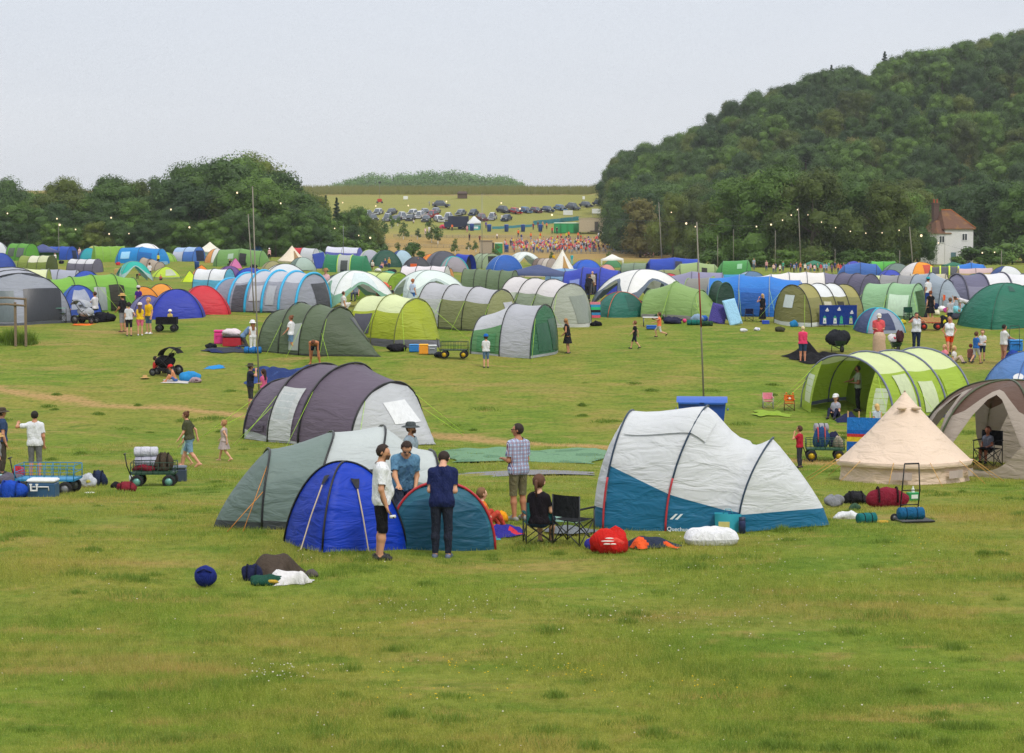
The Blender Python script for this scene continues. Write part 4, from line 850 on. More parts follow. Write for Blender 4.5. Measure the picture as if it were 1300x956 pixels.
for f, t in ((.115, .50), (.94, .48)):
    g = [[Vector(Td.surf(f + u * .03 * (1 - v * .75), t + v * .13)) for u in (-1, 0, 1)] for v in (0, .5, 1)]
    MB().grid([[(p.x * 1.05, p.y * 1.05, p.z + .03) for p in r_] for r_ in g], 0).build('vent_tab', fab('23252c'), Td.e, (Td.loc, Td.rz))
    a_, b_, c_ = Vector(Td.surf(f, t + .13)), Vector(Td.surf(f, .86)), Vector(Td.surf(f, 1.0))
    MB().tube([(a_.x * 1.05, a_.y * 1.05, a_.z + .02), (b_.x * 1.10, b_.y * 1.10, b_.z), (c_.x * 1.22, c_.y * 1.22, .03), (c_.x * 1.3, c_.y * 1.3, .01)], .012, 0, 5).build('guy_line', mat('b8a890', .8), Td.e, (Td.loc, Td.rz))
x, y, z = at(503, 672); s_ = ppm(y)
e = empty('tent_door_flap', (x, y, z), R_(-12), 'navy blue curved door panel standing between the white tee shirt man and blue dome', 'door flap')
g = []
for v in np.linspace(0, 1, 10):
    wv = (1 - v ** 2.6) ** .5 if v < 1 else 0.02
    g.append([(u * .32 * wv + .08 * v, -.06 * (1 - u * u), v * 68 / s_) for u in np.linspace(-1, 1, 7)])
MB().grid(g, 0).build('panel', fab('37456e'), e)
MB().tube([(q[-1][0], q[-1][1], q[-1][2]) for q in g][::1], .015).build('piping', mat('1c2438'), e)
Tt = tunnel('low teal pop up tent with red piping in front of the two young men', 559, 700, -84, 60, 134, 87, '245f78', '1f5a74', None, hoops=2, pole=['245f78', 'b02a35'], poler=.022, rise=[.86, 1], ends=(.55, .22), endp=(1.4, 2.4), endcol=('1f5a74', '2c6a82'), e1=.92, e2=.95,
       pats=[(1, -.9, .9, .0, .82, '185672', 'door', 1)], name='pop_up_tent')
Tp = tunnel('plum purple and pale grey tunnel tent with black hoops left of centre', 422, 569, -31, 178, 190, 97, '655a6a', '655a6a', 'b4b8bc', hoops=4, hs=.06, skirtf=[.13, .07, .03, .03], pole='1a1a1e', poler=.035, rise=[.74, .98, 1, .77], wid=[.82, 1, 1, .88], pos=[-.5, -.2, .08, .5], lean=[.1, .12, .12, .05],
       ends=(.6, 1.9), endp=(1.6, 1.0), endcol=('655a6a', 'bfc2c6'), pats=[('R', .32, .58, .03, .74, 'c3c7c8', 'door'), ('R', .37, .52, .32, .68, 'a9b0b2', 'window'), (1, -.05, .42, .36, .72, 'd2d4d6', 'window_cover'), ('R', .06, .26, .14, .24, '5b5062', 'patch')],
       guys=[(0, 1, .7, -1.5, .5), (0, 1, .45, -1.7, .2), (0, -1, .7, -1.6, .4), (1, 1, .7, -.5, .9), (2, 1, .75, .2, .9), (3, 1, .8, .9, .9), (3, -1, .75, 1.1, .9), (3, -1, .5, 1.3, .5), (1, 1, .5, -.7, .9)])
Tl = tunnel('lime green air tunnel tent with an open porch and pale roof at right', 1127, 536, 216, 150, 164, 77, 'd2dea2', '9ab536', '5a6078', hoops=4, hs=.06, hr=.78, pole='6a7088', poler=.04, open1='open', innercol='7f9430', ends=(.3, 1.1), endp=(1.6, 1.2), endcol=('a4bc40', '8ea82c'), pats=[(1, .52, .98, .0, .86, 'a2ba3c', 'porch_wing'), (1, -.98, -.62, .0, .8, 'a2ba3c', 'porch_wing'), (1, .60, .84, .16, .62, 'c4cfb0', 'window'), (1, -.9, -.7, .16, .56, 'c4cfb0', 'window'), ('L', .42, .60, .12, .62, 'b9c49c', 'window'), ('L', .06, .30, .06, .7, '9fba3a', 'door'), ('L', .70, .86, .1, .74, 'b4bf98', 'window')], guys=[(3, 1, .8, .9, .6), (3, -1, .8, 1.0, .8), (3, 1, .5, 1.2, .2), (2, -1, .7, 0, 1.0)])
Tb = bell('cream canvas bell tent with a low side wall in the right foreground', 1150, 616, 86, 116, .235, 'ead3bd', hero=True, wallcol='e0c8b0')
for a0, fr in ((-62, .86), (-110, .87)):
    b = MB(); rr = 86 / Tb.s * .25; c = (rr * math.cos(R_(a0)), rr * math.sin(R_(a0)), 116 / Tb.s * (.235 + .765 * .75))
    b.ball((c[0] * 1.08, c[1] * 1.08, c[2]), (.14, .10, .05), 0, 10, 6); b.build('vent_hood', fab('d8c2a8'), Tb.e)
for a0 in range(-170, 190, 30):
    rr = 86 / Tb.s; b = MB().tube([(rr * math.cos(R_(a0)), rr * math.sin(R_(a0)), 116 / Tb.s * .24), (rr * 1.45 * math.cos(R_(a0)), rr * 1.45 * math.sin(R_(a0)), .02)], .009, 0, 4); b.build('guy_line', mat('c89a50', .8), Tb.e, (Tb.loc, 0))
for a0 in (-112, -62, -35):
    rr = 86 / Tb.s * 1.0; g = [[(rr * math.cos(R_(a0 + q)) * 1.0, rr * math.sin(R_(a0 + q)) * 1.0, zz) for q in np.linspace(0, 17, 5)] for zz in (.14, .34)]
    MB().grid(g, 0, flip=True).build('window', mesh_window('b7a6a0'), Tb.e, (Tb.loc, 0))
# brown screen shelter
Ts = dome('brown roofed screen shelter with beige arched sides cut by the right edge', 1284, 607, 0, 266, 266, 120, '644c40', name='screen_shelter', n=6, cut=.46, edge='a89c90', edget=.78, pole='3f4a2c', poler=.03, sag=.02, p=2.6, q=.62, rnd=.15)
Rr = 266 / Ts.s / 2 * 1.08
for k in range(6):
    a0, a1 = R_(30 + 60 * k), R_(90 + 60 * k); p0, p1 = (Rr * math.cos(a0), Rr * math.sin(a0)), (Rr * math.cos(a1), Rr * math.sin(a1)); g = []
    low = k in (3, 4)
    hh = 120 / Ts.s * (.62 if not low else .34)
    for v in np.linspace(0, 1, 8):
        row = []
        for u in np.linspace(0, 1, 17):
            zt = hh * v * (1 if not low else min(1, .2 + (abs(u - .5) * 2) ** 2.2 * 1.9))
            row.append(((p0[0] * (1 - u) + p1[0] * u) * .985, (p0[1] * (1 - u) + p1[1] * u) * .985, zt))
        g.append(row)
    if k != 1: MB().grid(g, 0).build('side_panel', fab('b3a698'), Ts.e, (Ts.loc, 0))
x, y, z = Ts.loc
MB().box((0, 0, .012), (3.4, 3.4, .02)).build('ground_mat', mat('4f5a30'), Ts.e, (Ts.loc, 0))
Tbl = dome('sky blue dome tent with an oval white badge rising behind the brown shelter', 1312, 506, 15, 98, 84, 54, '5580c0', cols=['5580c0', '5c88c6'], pole='3a5890')
b = MB().lathe([(.0, 0.0), (.17, .0)], 0, 18, sx=1.2); o = b.build('badge', mat('dcdce0'), Tbl.e); r_ = 98 / Tbl.s / 2; o.location = (-r_ * .78, -r_ * .66, 54 / Tbl.s * .44); o.rotation_euler = (R_(52), 0, R_(-48))
# ================================================================ people: one continuous body grown round a skeleton
def sdf_body(prims, vox, k=.03):
    P = np.array([[*a, *b] for a, b, _, _, _ in prims]); lo = P.reshape(-1, 3).min(0) - .2; hi = P.reshape(-1, 3).max(0) + .2
    n = np.ceil((hi - lo) / vox).astype(int) + 1; D = np.full(n, .3, np.float32)
    ax = [lo[i] + vox * np.arange(n[i]) for i in range(3)]
    for (a, b, ra, rb, kk) in prims:
        a = np.array(a, float); b = np.array(b, float); m = max(ra, rb) + .09
        l_ = np.maximum(0, ((np.minimum(a, b) - m - lo) / vox).astype(int)); h_ = np.minimum(n, ((np.maximum(a, b) + m - lo) / vox).astype(int) + 2)
        X = ax[0][l_[0]:h_[0], None, None]; Y = ax[1][None, l_[1]:h_[1], None]; Z = ax[2][None, None, l_[2]:h_[2]]
        d = b - a; dd = max(1e-9, d @ d); t = np.clip(((X - a[0]) * d[0] + (Y - a[1]) * d[1] + (Z - a[2]) * d[2]) / dd, 0, 1)
        q = np.sqrt((X - a[0] - t * d[0]) ** 2 + (Y - a[1] - t * d[1]) ** 2 + (Z - a[2] - t * d[2]) ** 2) - (ra + (rb - ra) * t)
        S = D[l_[0]:h_[0], l_[1]:h_[1], l_[2]:h_[2]]; kq = k * kk
        h = np.maximum(kq - np.abs(S - q), 0) / max(kq, 1e-6); S[...] = np.minimum(S, q) - h * h * kq * .25
    return D, lo
def nets(D, lo, vox):
    """surface of D = 0 as quads (surface nets)"""
    s = D < 0; c = np.zeros(np.array(D.shape) - 1, int)
    for i in (0, 1):
        for j in (0, 1):
            for k in (0, 1): c += s[i:i + c.shape[0], j:j + c.shape[1], k:k + c.shape[2]]
    act = (c > 0) & (c < 8); idx = np.full(act.shape, -1); I = np.argwhere(act); idx[act] = np.arange(len(I))
    acc = np.zeros((len(I), 3)); cnt = np.zeros(len(I)); co = [(a, b, e) for a in (0, 1) for b in (0, 1) for e in (0, 1)]
    val = {q: D[I[:, 0] + q[0], I[:, 1] + q[1], I[:, 2] + q[2]] for q in co}
    for q in co:
        for x in range(3):
            if q[x] == 0:
                r = list(q); r[x] = 1; r = tuple(r); A, B = val[q], val[r]; m = (A < 0) != (B < 0)
                t = np.where(m, A / np.where(m, A - B, 1), 0); p = np.tile(np.array(q, float), (len(I), 1)); p[:, x] += t
                acc[m] += p[m]; cnt[m] += 1
    V = lo + vox * (I + acc / np.maximum(cnt, 1)[:, None]); F = []
    for x in range(3):
        y, z = (x + 1) % 3, (x + 2) % 3; sl = [slice(None)] * 3; s2 = [slice(None)] * 3; sl[x] = slice(0, -1); s2[x] = slice(1, None)
        E = np.argwhere(s[tuple(sl)] != s[tuple(s2)]); E = E[(E[:, y] > 0) & (E[:, z] > 0) & (E[:, y] < act.shape[y]) & (E[:, z] < act.shape[z])]
        sg = s[E[:, 0], E[:, 1], E[:, 2]]; q = []
        for dy, dz in ((-1, -1), (0, -1), (0, 0), (-1, 0)):
            e = E.copy(); e[:, y] += dy; e[:, z] += dz; q.append(idx[e[:, 0], e[:, 1], e[:, 2]])
        q = np.stack(q, 1); q[~sg] = q[~sg][:, ::-1]; F.append(q)
    F = np.concatenate(F); return V, F[(F >= 0).all(1)]
ARMS = {'down': ((.05, -.03, -.29), (.0, .08, -.25)), 'fwd': ((.03, .02, -.29), (-.06, .24, .01)), 'fwdlow': ((.03, .05, -.28), (-.05, .2, -.14)), 'face': ((.10, .2, -.14), (-.13, .0, .24)), 'brow': ((.2, .14, -.06), (-.2, .04, .2)), 'hip': ((.15, -.08, -.23), (-.12, .12, -.18)),
        'reach': ((.02, .2, -.2), (-.03, .22, -.06)), 'out': ((.28, .03, -.04), (.0, .22, .06)), 'side': ((.24, .0, -.16), (.2, .08, -.1)), 'back': ((.05, -.16, -.24), (.0, -.02, -.25)), 'up': ((.14, .1, .2), (-.05, .05, .24)), 'swing': ((.05, .1, -.26), (0, .17, -.17)), 'hang': ((.0, .26, -.12), (.0, .16, -.2)), 'lap': ((.06, .08, -.27), (-.10, .2, -.05)), 'cross': ((.04, .06, -.27), (-.2, .12, .05)), 'prop': ((.08, -.14, -.24), (.04, -.12, -.22))}
def person(label, px, py, H, face, legs='stand', arms=('down', 'down'), top='c8c8c8', bot='3a3f4a', blen=1.0, sleeve=.6, hair='3a2a1e', hairstyle='short', hat=None, skin='d2a081', lean=0, female=False, child=False, shoes='2a2a2e', dress=None, label_dz=0, head=0, loc=None, group=None, beard=False, glasses=False, fat=1.0, belly=False, toplen=0, plaid=False, dz=0, bare=False, tilt=0, nod=0):
    """H: standing height in photo pixels; face: heading in degrees, 0 = away from the camera, 90 = to the left, 180 = towards it, -90 = right"""
    x, y, z = loc if loc else at(px, py); s_ = ppm(y); h = H / s_; sc = h / 1.75
    vox = max(.0098, min(.03, .62 / s_)) / sc
    rz = R_(face)
    wsh = (.155 if female else .172) * fat; hipw = .095 if female else .085
    if child: wsh *= .92
    Vv = lambda *a: np.array(a, float)
    hz = {'stand': .93, 'walk': .915, 'run': .9, 'apart': .92, 'ground': .13, 'chair': .52, 'kneel': .5, 'crouch': .34, 'stride': .9}[legs]
    hips = Vv(0, 0, hz); le = R_(lean); tl = R_(tilt)
    def up(p):
        p = np.array(p, float) - (0, 0, .93); c, s = math.cos(le), math.sin(le)
        p = Vv(p[0], p[1] * c + p[2] * s, -p[1] * s + p[2] * c); c, s = math.cos(tl), math.sin(tl)
        return Vv(p[0] * c + p[2] * s, p[1], -p[0] * s + p[2] * c) + hips
    L = {}
    for sd in (-1, 1):
        a = Vv(sd * hipw, 0, hz)
        if legs == 'stand': kn, an, fd = Vv(sd * .10, .015, .49), Vv(sd * .105, -.03, .075), Vv(sd * .02, .15, 0)
        elif legs == 'apart': kn, an, fd = Vv(sd * .15, .02, .49), Vv(sd * .2, -.03, .075), Vv(sd * .05, .15, 0)
        elif legs in ('walk', 'stride'):
            m = 1.0 if legs == 'walk' else 1.5
            kn, an, fd = (Vv(.085, .16 * m, .52), Vv(.09, .26 * m, .08), Vv(0, .15, .02)) if sd > 0 else (Vv(-.085, -.06 * m, .5), Vv(-.085, -.33 * m, .17), Vv(0, .13, -.08))
        elif legs == 'run': kn, an, fd = (Vv(.09, .28, .62), Vv(.09, .2, .22), Vv(0, .15, 0)) if sd > 0 else (Vv(-.09, -.12, .5), Vv(-.09, -.5, .42), Vv(0, .06, -.14))
        elif legs == 'ground': kn, an, fd = Vv(sd * .16, .36, .40), Vv(sd * .14, .56, .08), Vv(sd * .02, .15, .0)
        elif legs == 'chair': kn, an, fd = Vv(sd * .12, .43, .52), Vv(sd * .12, .42, .09), Vv(sd * .02, .15, 0)
        elif legs == 'kneel': kn, an, fd = Vv(sd * .13, .2, .07), Vv(sd * .11, -.2, .06), Vv(0, -.12, .0)
        elif legs == 'crouch': kn, an, fd = Vv(sd * .17, .34, .46), Vv(sd * .12, .08, .08), Vv(sd * .02, .15, 0)
        L[sd] = (a, kn, an, an + fd + (0, 0, -.035), an + (0, -.055, -.03))
    f = fat
    pr = []; reg = []
    def add(a, b, ra, rb, r, kk=1.0): pr.append((a, b, ra, rb, kk)); reg.append(r)
    # trunk
    add(up((-hipw + .005, 0, .93)), up((hipw - .005, 0, .93)), .108 * f, .108 * f, 'pelvis', 2)
    ww = .055 if female else .07
    for sd in (-1, 1): add(up((sd * ww * f, .0, 1.02)), up((sd * .085 * f, .012, 1.33)), .093 * f, .105 * f, 'torso', 2)
    if belly: add(up((0, .05, 1.06)), up((0, .03, 1.2)), .13 * f, .11 * f, 'torso', 2)
    if female and not child:
        for sd in (-1, 1): add(up((sd * .075, .085, 1.28)), up((sd * .07, .10, 1.27)), .062, .058, 'torso', 1.5)
    for sd in (-1, 1): add(up((sd * .03, 0, 1.435)), up((sd * (wsh - .02), 0, 1.40)), .062, .054, 'torso', 2)
    add(up((0, -.005, 1.40)), up((0, .012, 1.55)), .075 * (1 if not female else .85), .052 * (1 if not female else .88), 'neck', 1.5)
    hs = 1.28 if child else 1.0
    def hd(p, yaw=R_(head)):
        p = np.array(p, float) - (0, .01, 1.53); p *= hs; c, s = math.cos(R_(nod)), math.sin(R_(nod)); p = Vv(p[0], p[1] * c + p[2] * s, -p[1] * s + p[2] * c); c, s = math.cos(yaw), math.sin(yaw); return up(Vv(p[0] * c - p[1] * s, p[0] * s + p[1] * c, p[2]) + (0, .01, 1.53))
    add(hd((0, .005, 1.665)), hd((0, .035, 1.655)), .086 * hs, .080 * hs, 'head'); add(hd((0, .045, 1.60)), hd((0, .06, 1.575)), .062 * hs, .042 * hs, 'head')
    add(hd((0, .105, 1.648)), hd((0, .122, 1.622)), .012 * hs, .018 * hs, 'head', .4)
    for sd in (-1, 1): add(hd((sd * .083, .01, 1.655)), hd((sd * .086, .0, 1.625)), .017 * hs, .014 * hs, 'head', .4)
    hands = {}
    for i, sd in ((0, -1), (1, 1)):
        sh = up((sd * wsh, 0, 1.395)); u, w = ARMS[arms[i]] if isinstance(arms[i], str) else arms[i]
        rot = (lambda v: up(Vv(*v) + (0, 0, .93)) - hips) if arms[i] not in ('hang',) else (lambda v: Vv(v[0], 0, -np.linalg.norm(v)) if abs(lean) > 40 else Vv(*v))
        el = sh + rot((u[0] * sd, u[1], u[2])); wr = el + rot((w[0] * sd, w[1], w[2])); th_ = 1.0 if not female else .86
        add(sh, el, .050 * th_ * f, .040 * th_, ('uarm', sd)); add(el, wr, .042 * th_, .028 * th_, ('farm', sd))
        d = (wr - el) / np.linalg.norm(wr - el); sdv = np.cross(d, (0, 0, 1.)); 
        if np.linalg.norm(sdv) < .3: sdv = Vv(0, 1, 0) - d * d[1]
        sdv /= np.linalg.norm(sdv); nr = np.cross(sdv, d); inn = nr * (-1 if nr[0] * sd > 0 else 1)
        fr = max(.0085, vox * .5); pa = wr + d * .085
        add(wr + d * .02 - sdv * .018, pa - sdv * .024, .022, .018, ('hand', sd), .5); add(wr + d * .02 + sdv * .018, pa + sdv * .024, .022, .018, ('hand', sd), .5)
        for q, ln in ((-.034, .066), (-.0115, .078), (.0115, .074), (.034, .058)):
            b0 = pa + sdv * q; b1 = b0 + d * ln * .55 + inn * .008; b2 = b1 + d * ln * .36 + inn * ln * .42
            add(b0, b1, fr, fr * .95, ('hand', sd), .12); add(b1, b2, fr * .95, fr * .85, ('hand', sd), .12)
        t0 = wr + d * .03 + sdv * .03; t1 = t0 + sdv * .03 + d * .03; add(t0, t1, fr * 1.3, fr * 1.1, ('hand', sd), .2); add(t1, t1 + d * .034 + inn * .012, fr * 1.1, fr, ('hand', sd), .2)
        hands[sd] = (wr + d * .1 + inn * .02)
        a, kn, an, to, heel = L[sd]; tf = (1.06 if female else 1.0) * f
        add(a, kn, .09 * tf, .056 * tf, ('thigh', sd), 1.2); add(kn, kn + (an - kn) * .35, .054, .056, ('shin', sd)); add(kn + (an - kn) * .35, an, .056, .036, ('shin', sd))
        add(heel, an + (to - heel) * .3, .036, .036, ('foot', sd), .7); add(an + (to - heel) * .1 + (0, 0, -.03), to, .038, .03, ('foot', sd), .7)
    D, lo = sdf_body(pr, vox); V, F = nets(D, lo, vox)
    dist = []
    T_ = []
    for (a, b, ra, rb, _) in pr:
        a = np.array(a); d = np.array(b) - a; dd = max(1e-9, d @ d); t = np.clip((V - a) @ d / dd, 0, 1); dist.append(np.linalg.norm(V - a - t[:, None] * d, axis=1) - (ra + (rb - ra) * t)); T_.append(t)
    dist = np.array(dist); near = dist.argmin(0); tt = np.array(T_)[near, np.arange(len(V))]; rg = [reg[i] for i in near]
    # normals
    fn = np.cross(V[F[:, 2]] - V[F[:, 0]], V[F[:, 3]] - V[F[:, 1]]); vn = np.zeros_like(V)
    for c in range(4): np.add.at(vn, F[:, c], fn)
    vn /= np.maximum(np.linalg.norm(vn, axis=1), 1e-9)[:, None]
    for _ in range(2):    # smooth
        ac = np.zeros_like(V); cn = np.zeros(len(V))
        for c in range(4): np.add.at(ac, F[:, c], V[F[:, (c + 1) % 4]]); np.add.at(cn, F[:, c], 1)
        V = V * .55 + .45 * ac / np.maximum(cn, 1)[:, None]
    inv = np.array([math.cos(le), math.sin(le)])
    # height in trunk frame for hem lines
    q = V - hips; hz_up = q[:, 1] * math.sin(le) + q[:, 2] * math.cos(le) + .93
    isT = np.array([r == 'torso' or r == 'pelvis' or (r == 'neck') or (isinstance(r, tuple) and r[0] == 'thigh') for r in rg])
    shirt = np.zeros(len(V), bool); pants = np.zeros(len(V), bool); shoe = np.zeros(len(V), bool)
    hem = .90 - toplen
    for i, r in enumerate(rg):
        if r == 'torso': shirt[i] = True
        elif r == 'neck': shirt[i] = tt[i] < .42
        elif r == 'pelvis': pants[i] = True; shirt[i] = hz_up[i] > hem
        elif r[0] == 'uarm': shirt[i] = tt[i] < sleeve if sleeve <= 1 else True
        elif r[0] == 'farm': shirt[i] = sleeve > 1 and tt[i] < sleeve - 1
        elif r[0] == 'thigh': pants[i] = tt[i] < blen * 2; shirt[i] = toplen > .05 and hz_up[i] > hem and abs(lean) < 30
        elif r[0] == 'shin': pants[i] = blen > .5 and (V[i, 2] > .1 + .38 * (1 - (blen - .5) * 2) if legs in ('stand', 'apart', 'walk', 'stride', 'chair', 'run') else blen > .7)
        elif r[0] == 'foot': shoe[i] = True
    if bare: shirt[:] = False
    me = raw_mesh('person', V * sc, F, skin_mat(skin), smooth=True); me.location = (x, y, z + dz - .015); me.rotation_euler = (0, 0, rz)
    tag(me, label, 'person', group)
    def shell(name, mask, off, m, flare=0):
        fm = mask[F].sum(1) >= 3; f_ = F[fm]
        if len(f_) < 4: return None
        u, iv = np.unique(f_, return_inverse=True); f_ = iv.reshape(-1, 4); o = off * (1 + .25 * np.sin(V[u] @ np.array([31., 23., 17.])))
        vv = (V[u] + vn[u] * o[:, None]) * sc; 
        o_ = raw_mesh(name, vv, f_, m, smooth=True, parent=me); return o_
    shell('shoe', shoe, .010, mat(shoes, .6)) if shoes else None
    if dress is None: shell('trousers' if blen > .7 else 'shorts', pants, .012, cloth(bot))
    shell('shirt' if sleeve > 0.05 else 'vest', shirt, .021, plaid_mat() if plaid else cloth(top))
    if dress is not None:      # (colour, length 0..1, flare)
        col_, ln, fl = dress; b = MB(); P = []
        for t in np.linspace(0, 1, 9):
            zz = 1.02 - (1.02 - .12) * ln * t; w_ = .15 + fl * t; P.append([((w_ * 1.02 + .02 * math.sin(6 * a_) * t) * math.cos(a_), (w_ * .82 + .02 * math.sin(5 * a_) * t) * math.sin(a_) + .02, zz) for a_ in np.linspace(0, 2 * PI, 25)[:-1]])
        P = [[tuple(v * sc for v in p) for p in r_] for r_ in P]; b.grid(P, 0, close=True, flip=True); b.build('skirt', cloth(col_), me)
    # hair, hat, face
    c0 = hd((0, .012, 1.66)); X = hd((1, .012, 1.66)) - c0; X /= np.linalg.norm(X); Zx = hd((0, .012, 2.66)) - c0; Zx /= np.linalg.norm(Zx); Yx = np.cross(Zx, X)
    def hp(a, b, c): return tuple((c0 + (X * a + Yx * b + Zx * c) * hs) * sc)
    if hair and hairstyle != 'bald':
        b = MB(); P = []; long_ = hairstyle in ('long', 'bob')
        for i, ph in enumerate(np.linspace(90, -64 if not long_ else -75, 12)):
            row = []
            for a_ in np.linspace(0, 2 * PI, 21)[:-1]:
                fr = math.sin(a_)        # +1 at the face
                lim = -8 if not hat else -2
                lowest = (-52 if hairstyle == 'short' else -68) + ((52 + 44) if fr > .45 else (52 + 5) if fr > .1 else 0)
                p_ = max(R_(ph), R_(lowest)); jt = 1 + .035 * math.sin(a_ * 7 + i * 1.7)
                row.append(hp(.096 * math.cos(p_) * math.cos(a_) * jt, (.106 * math.sin(a_) + .0) * math.cos(p_) * jt - .004, .107 * math.sin(p_) * jt + .004))
            P.append(row)
        b.grid(P, 0, close=True, flip=False)
        if long_: 
            ln = .30 if hairstyle == 'long' else .14
            g = [[hp(.085 * math.sin(u) * (1 - .25 * v), -.07 - .04 * math.cos(u) - .015 * v, -.02 - ln * v) for u in np.linspace(-1.75, 1.75, 9)] for v in np.linspace(0, 1, 6)]; b.grid(g, 0)
        if hairstyle == 'pony': b.tube([hp(0, -.09, .02), hp(0, -.14, .0), hp(0, -.14, -.1), hp(0, -.11, -.22)], [.03 * sc, .035 * sc, .03 * sc, .01 * sc], 0, 8)
        if hairstyle == 'bun': b.ball(hp(0, -.085, .075), .045 * sc, 0, 10, 7)
        b.build('hair', mat(hair, .75, var=.35, sc=30, name='hair'), me)
    if beard:
        b = MB(); P = [[hp(.072 * math.sin(u) * (1 + .1 * v), .055 + .062 * math.cos(u) - .01 * v + .006, -.045 - .065 * v) for u in np.linspace(-1.5, 1.5, 11)] for v in np.linspace(0, 1, 5)]; b.grid(P, 0); b.build('beard', mat('4a3222', .8, name='hair'), me)
    if s_ > 26:
        for sd in (-1, 1): MB().ball(hp(sd * .033, .090, -.008), (.014 * sc, .012 * sc, .009 * sc), 0, 8, 5).build('eye', mat('2a1e18', .3), me)
        MB().ball(hp(0, .108, -.068), (.024 * sc, .008 * sc, .006 * sc), 0, 8, 5).build('mouth', mat('9a5a4e', .5), me)
    if glasses:
        b = MB()
        for sd in (-1, 1): b.ball(hp(sd * .036, .104, -.006), (.019 * sc, .005 * sc, .010 * sc), 0, 10, 6); b.tube([hp(sd * .06, .09, .0), hp(sd * .09, .0, .004)], .004 * sc, 0, 4)
        b.build('glasses', mat('17171a', .2), me)
    if hat:
        kind, hc = hat; b = MB(); n = 20
        ring = lambda r, zz, oy=0: [hp(r * math.cos(a_), r * 1.12 * math.sin(a_) + oy, zz) for a_ in np.linspace(0, 2 * PI, n + 1)[:-1]]
        if kind == 'brim': b.grid([ring(.19, .02), ring(.15, .045), ring(.104, .045), ring(.104, .06), ring(.098, .11), ring(.07, .135), ring(.005, .13)], 0, close=True)
        elif kind == 'sun': b.grid([ring(.15, -.005), ring(.108, .045), ring(.1, .09), ring(.06, .13), ring(.005, .135)], 0, close=True)
        else:
            b.grid([ring(.105, .02), ring(.104, .06), ring(.085, .105), ring(.045, .13), ring(.004, .135)], 0, close=True)
            g = [[hp(u * .075, .085 + .10 * v * (1 - .35 * u * u), .035 - .02 * v) for u in np.linspace(-1, 1, 7)] for v in (0, .5, 1)]; b.grid(g, 0)
        b.build('hat', cloth(hc), me)
    me['_hand'] = [float(v) for v in hands[1] * sc]; 
    return me, hands, sc
def plaid_mat():
    if 'plaid' in _M: return _M['plaid']
    m, nt, out = nodes('plaid_cloth'); v = coord(nt); col = lin('b4c4da')
    res = None
    for (ax, sc_, cc, w_) in (('X', 9, '3d5a92', .80), ('Z', 9, '3d5a92', .80), ('X', 4.5, '7a2f3c', .90), ('Z', 4.5, '7a2f3c', .90), ('X', 18, 'e6ebf2', .9)):
        wv = nt.nodes.new('ShaderNodeTexWave'); wv.bands_direction = ax; wv.inputs['Scale'].default_value = sc_; nt.links.new(v, wv.inputs['Vector'])
        res = mix_rgb(nt, res if res is not None else col, lin(cc), ramp(nt, wv.outputs['Fac'], [(w_ - .12, (0, 0, 0)), (w_, (.7, .7, .7))]))
    bsdf(nt, out, res, .85, .15); _M['plaid'] = m; return m
# ---------------------------------------------------------------- people near the camera
P = person
wm = P('man in white tee and black shorts with a mallet beside the blue dome', 484, 711, 148, -78, arms=('down', 'down'), top='e4e6ea', bot='1c1c20', blen=.56, sleeve=.75, hair='2e2019', beard=True, skin='c69474', head=-14, nod=10, toplen=.05, belly=True, shoes='1c1c1e', fat=1.03)
hw = wm[0].matrix_basis @ Vector([float(v) for v in wm[1][1] * wm[2]]); e = empty('mallet', hw, R_(-60), 'small camping mallet held in the hand of the white tee man', 'mallet')
MB().tube([(-.10, 0, .05), (.14, 0, -.08)], .012).build('handle', mat('2a2a2c'), e); MB().tube([(.10, -.045, -.06), (.10, .045, -.06)], .026, 0, 10).build('head', mat('d0d0cc', .5), e)
P('young man in navy tee and dark jeans seen from behind at the teal tent', 561, 709, 140, -6, arms=('fwd', 'fwd'), top='1d2650', bot='262a38', blen=1, sleeve=.7, hair='2b1c14', lean=15, nod=28, skin='d2a286', shoes='5a6478', toplen=.06)
P('boy in light blue tee shirt and glasses leaning behind the teal pop up tent', 513, 684, 134, 192, arms=('fwdlow', 'reach'), top='5e88a4', bot='3a4252', blen=.55, sleeve=.7, hair='2e1f16', lean=20, nod=24, glasses=True, skin='c8966f', toplen=.05)
P('man in blue plaid shirt and khaki shorts standing with sunglasses near the camp chairs', 658, 661, 124, 35, arms=('fwd', 'fwd'), top='9ab0d0', bot='6f6a4e', blen=.52, sleeve=.75, hair='2a1e18', glasses=True, head=42, plaid=True, skin='b57e5e', shoes='8a8a86', toplen=.04)
P('bearded man in a grey brimmed hat half hidden behind the pale roofed grey green tent', 521, 640, 104, 250, top='8a9aa6', bot='3a3f4a', hair='5a3a28', hat=('brim', '4c5254'), beard=True, skin='c08a70')
P('long haired child in dark top sitting in the green camp chair', 684, 692, 118, -20, legs='chair', arms=('lap', 'lap'), top='1e1a20', bot='2a3a50', blen=.6, sleeve=.6, hair='5a3a28', hairstyle='pony', child=True, skin='d8ab8e', dz=-.05)
P('toddler in orange sitting by the bright bundle behind the teal pop up tent', 611, 672, 92, -60, legs='ground', arms=('lap', 'fwd'), top='d8782e', bot='c04a3a', child=True, hair='7a5638', skin='e0b496')
P('man in white tee shirt and grey shorts standing inside the blue wagon area', 45, 607, 86, 8, arms=('out', 'down'), top='dfe1e6', bot='6c6e70', blen=.55, sleeve=.7, hair='1e1814', skin='c08a6a', toplen=.03)
P('man in blue polo shirt and dark hat cut by the left edge', 3, 602, 84, -60, arms=('down', 'down'), top='34486a', bot='4a443c', sleeve=.6, hat=('brim', '4a4238'), skin='c08c70')
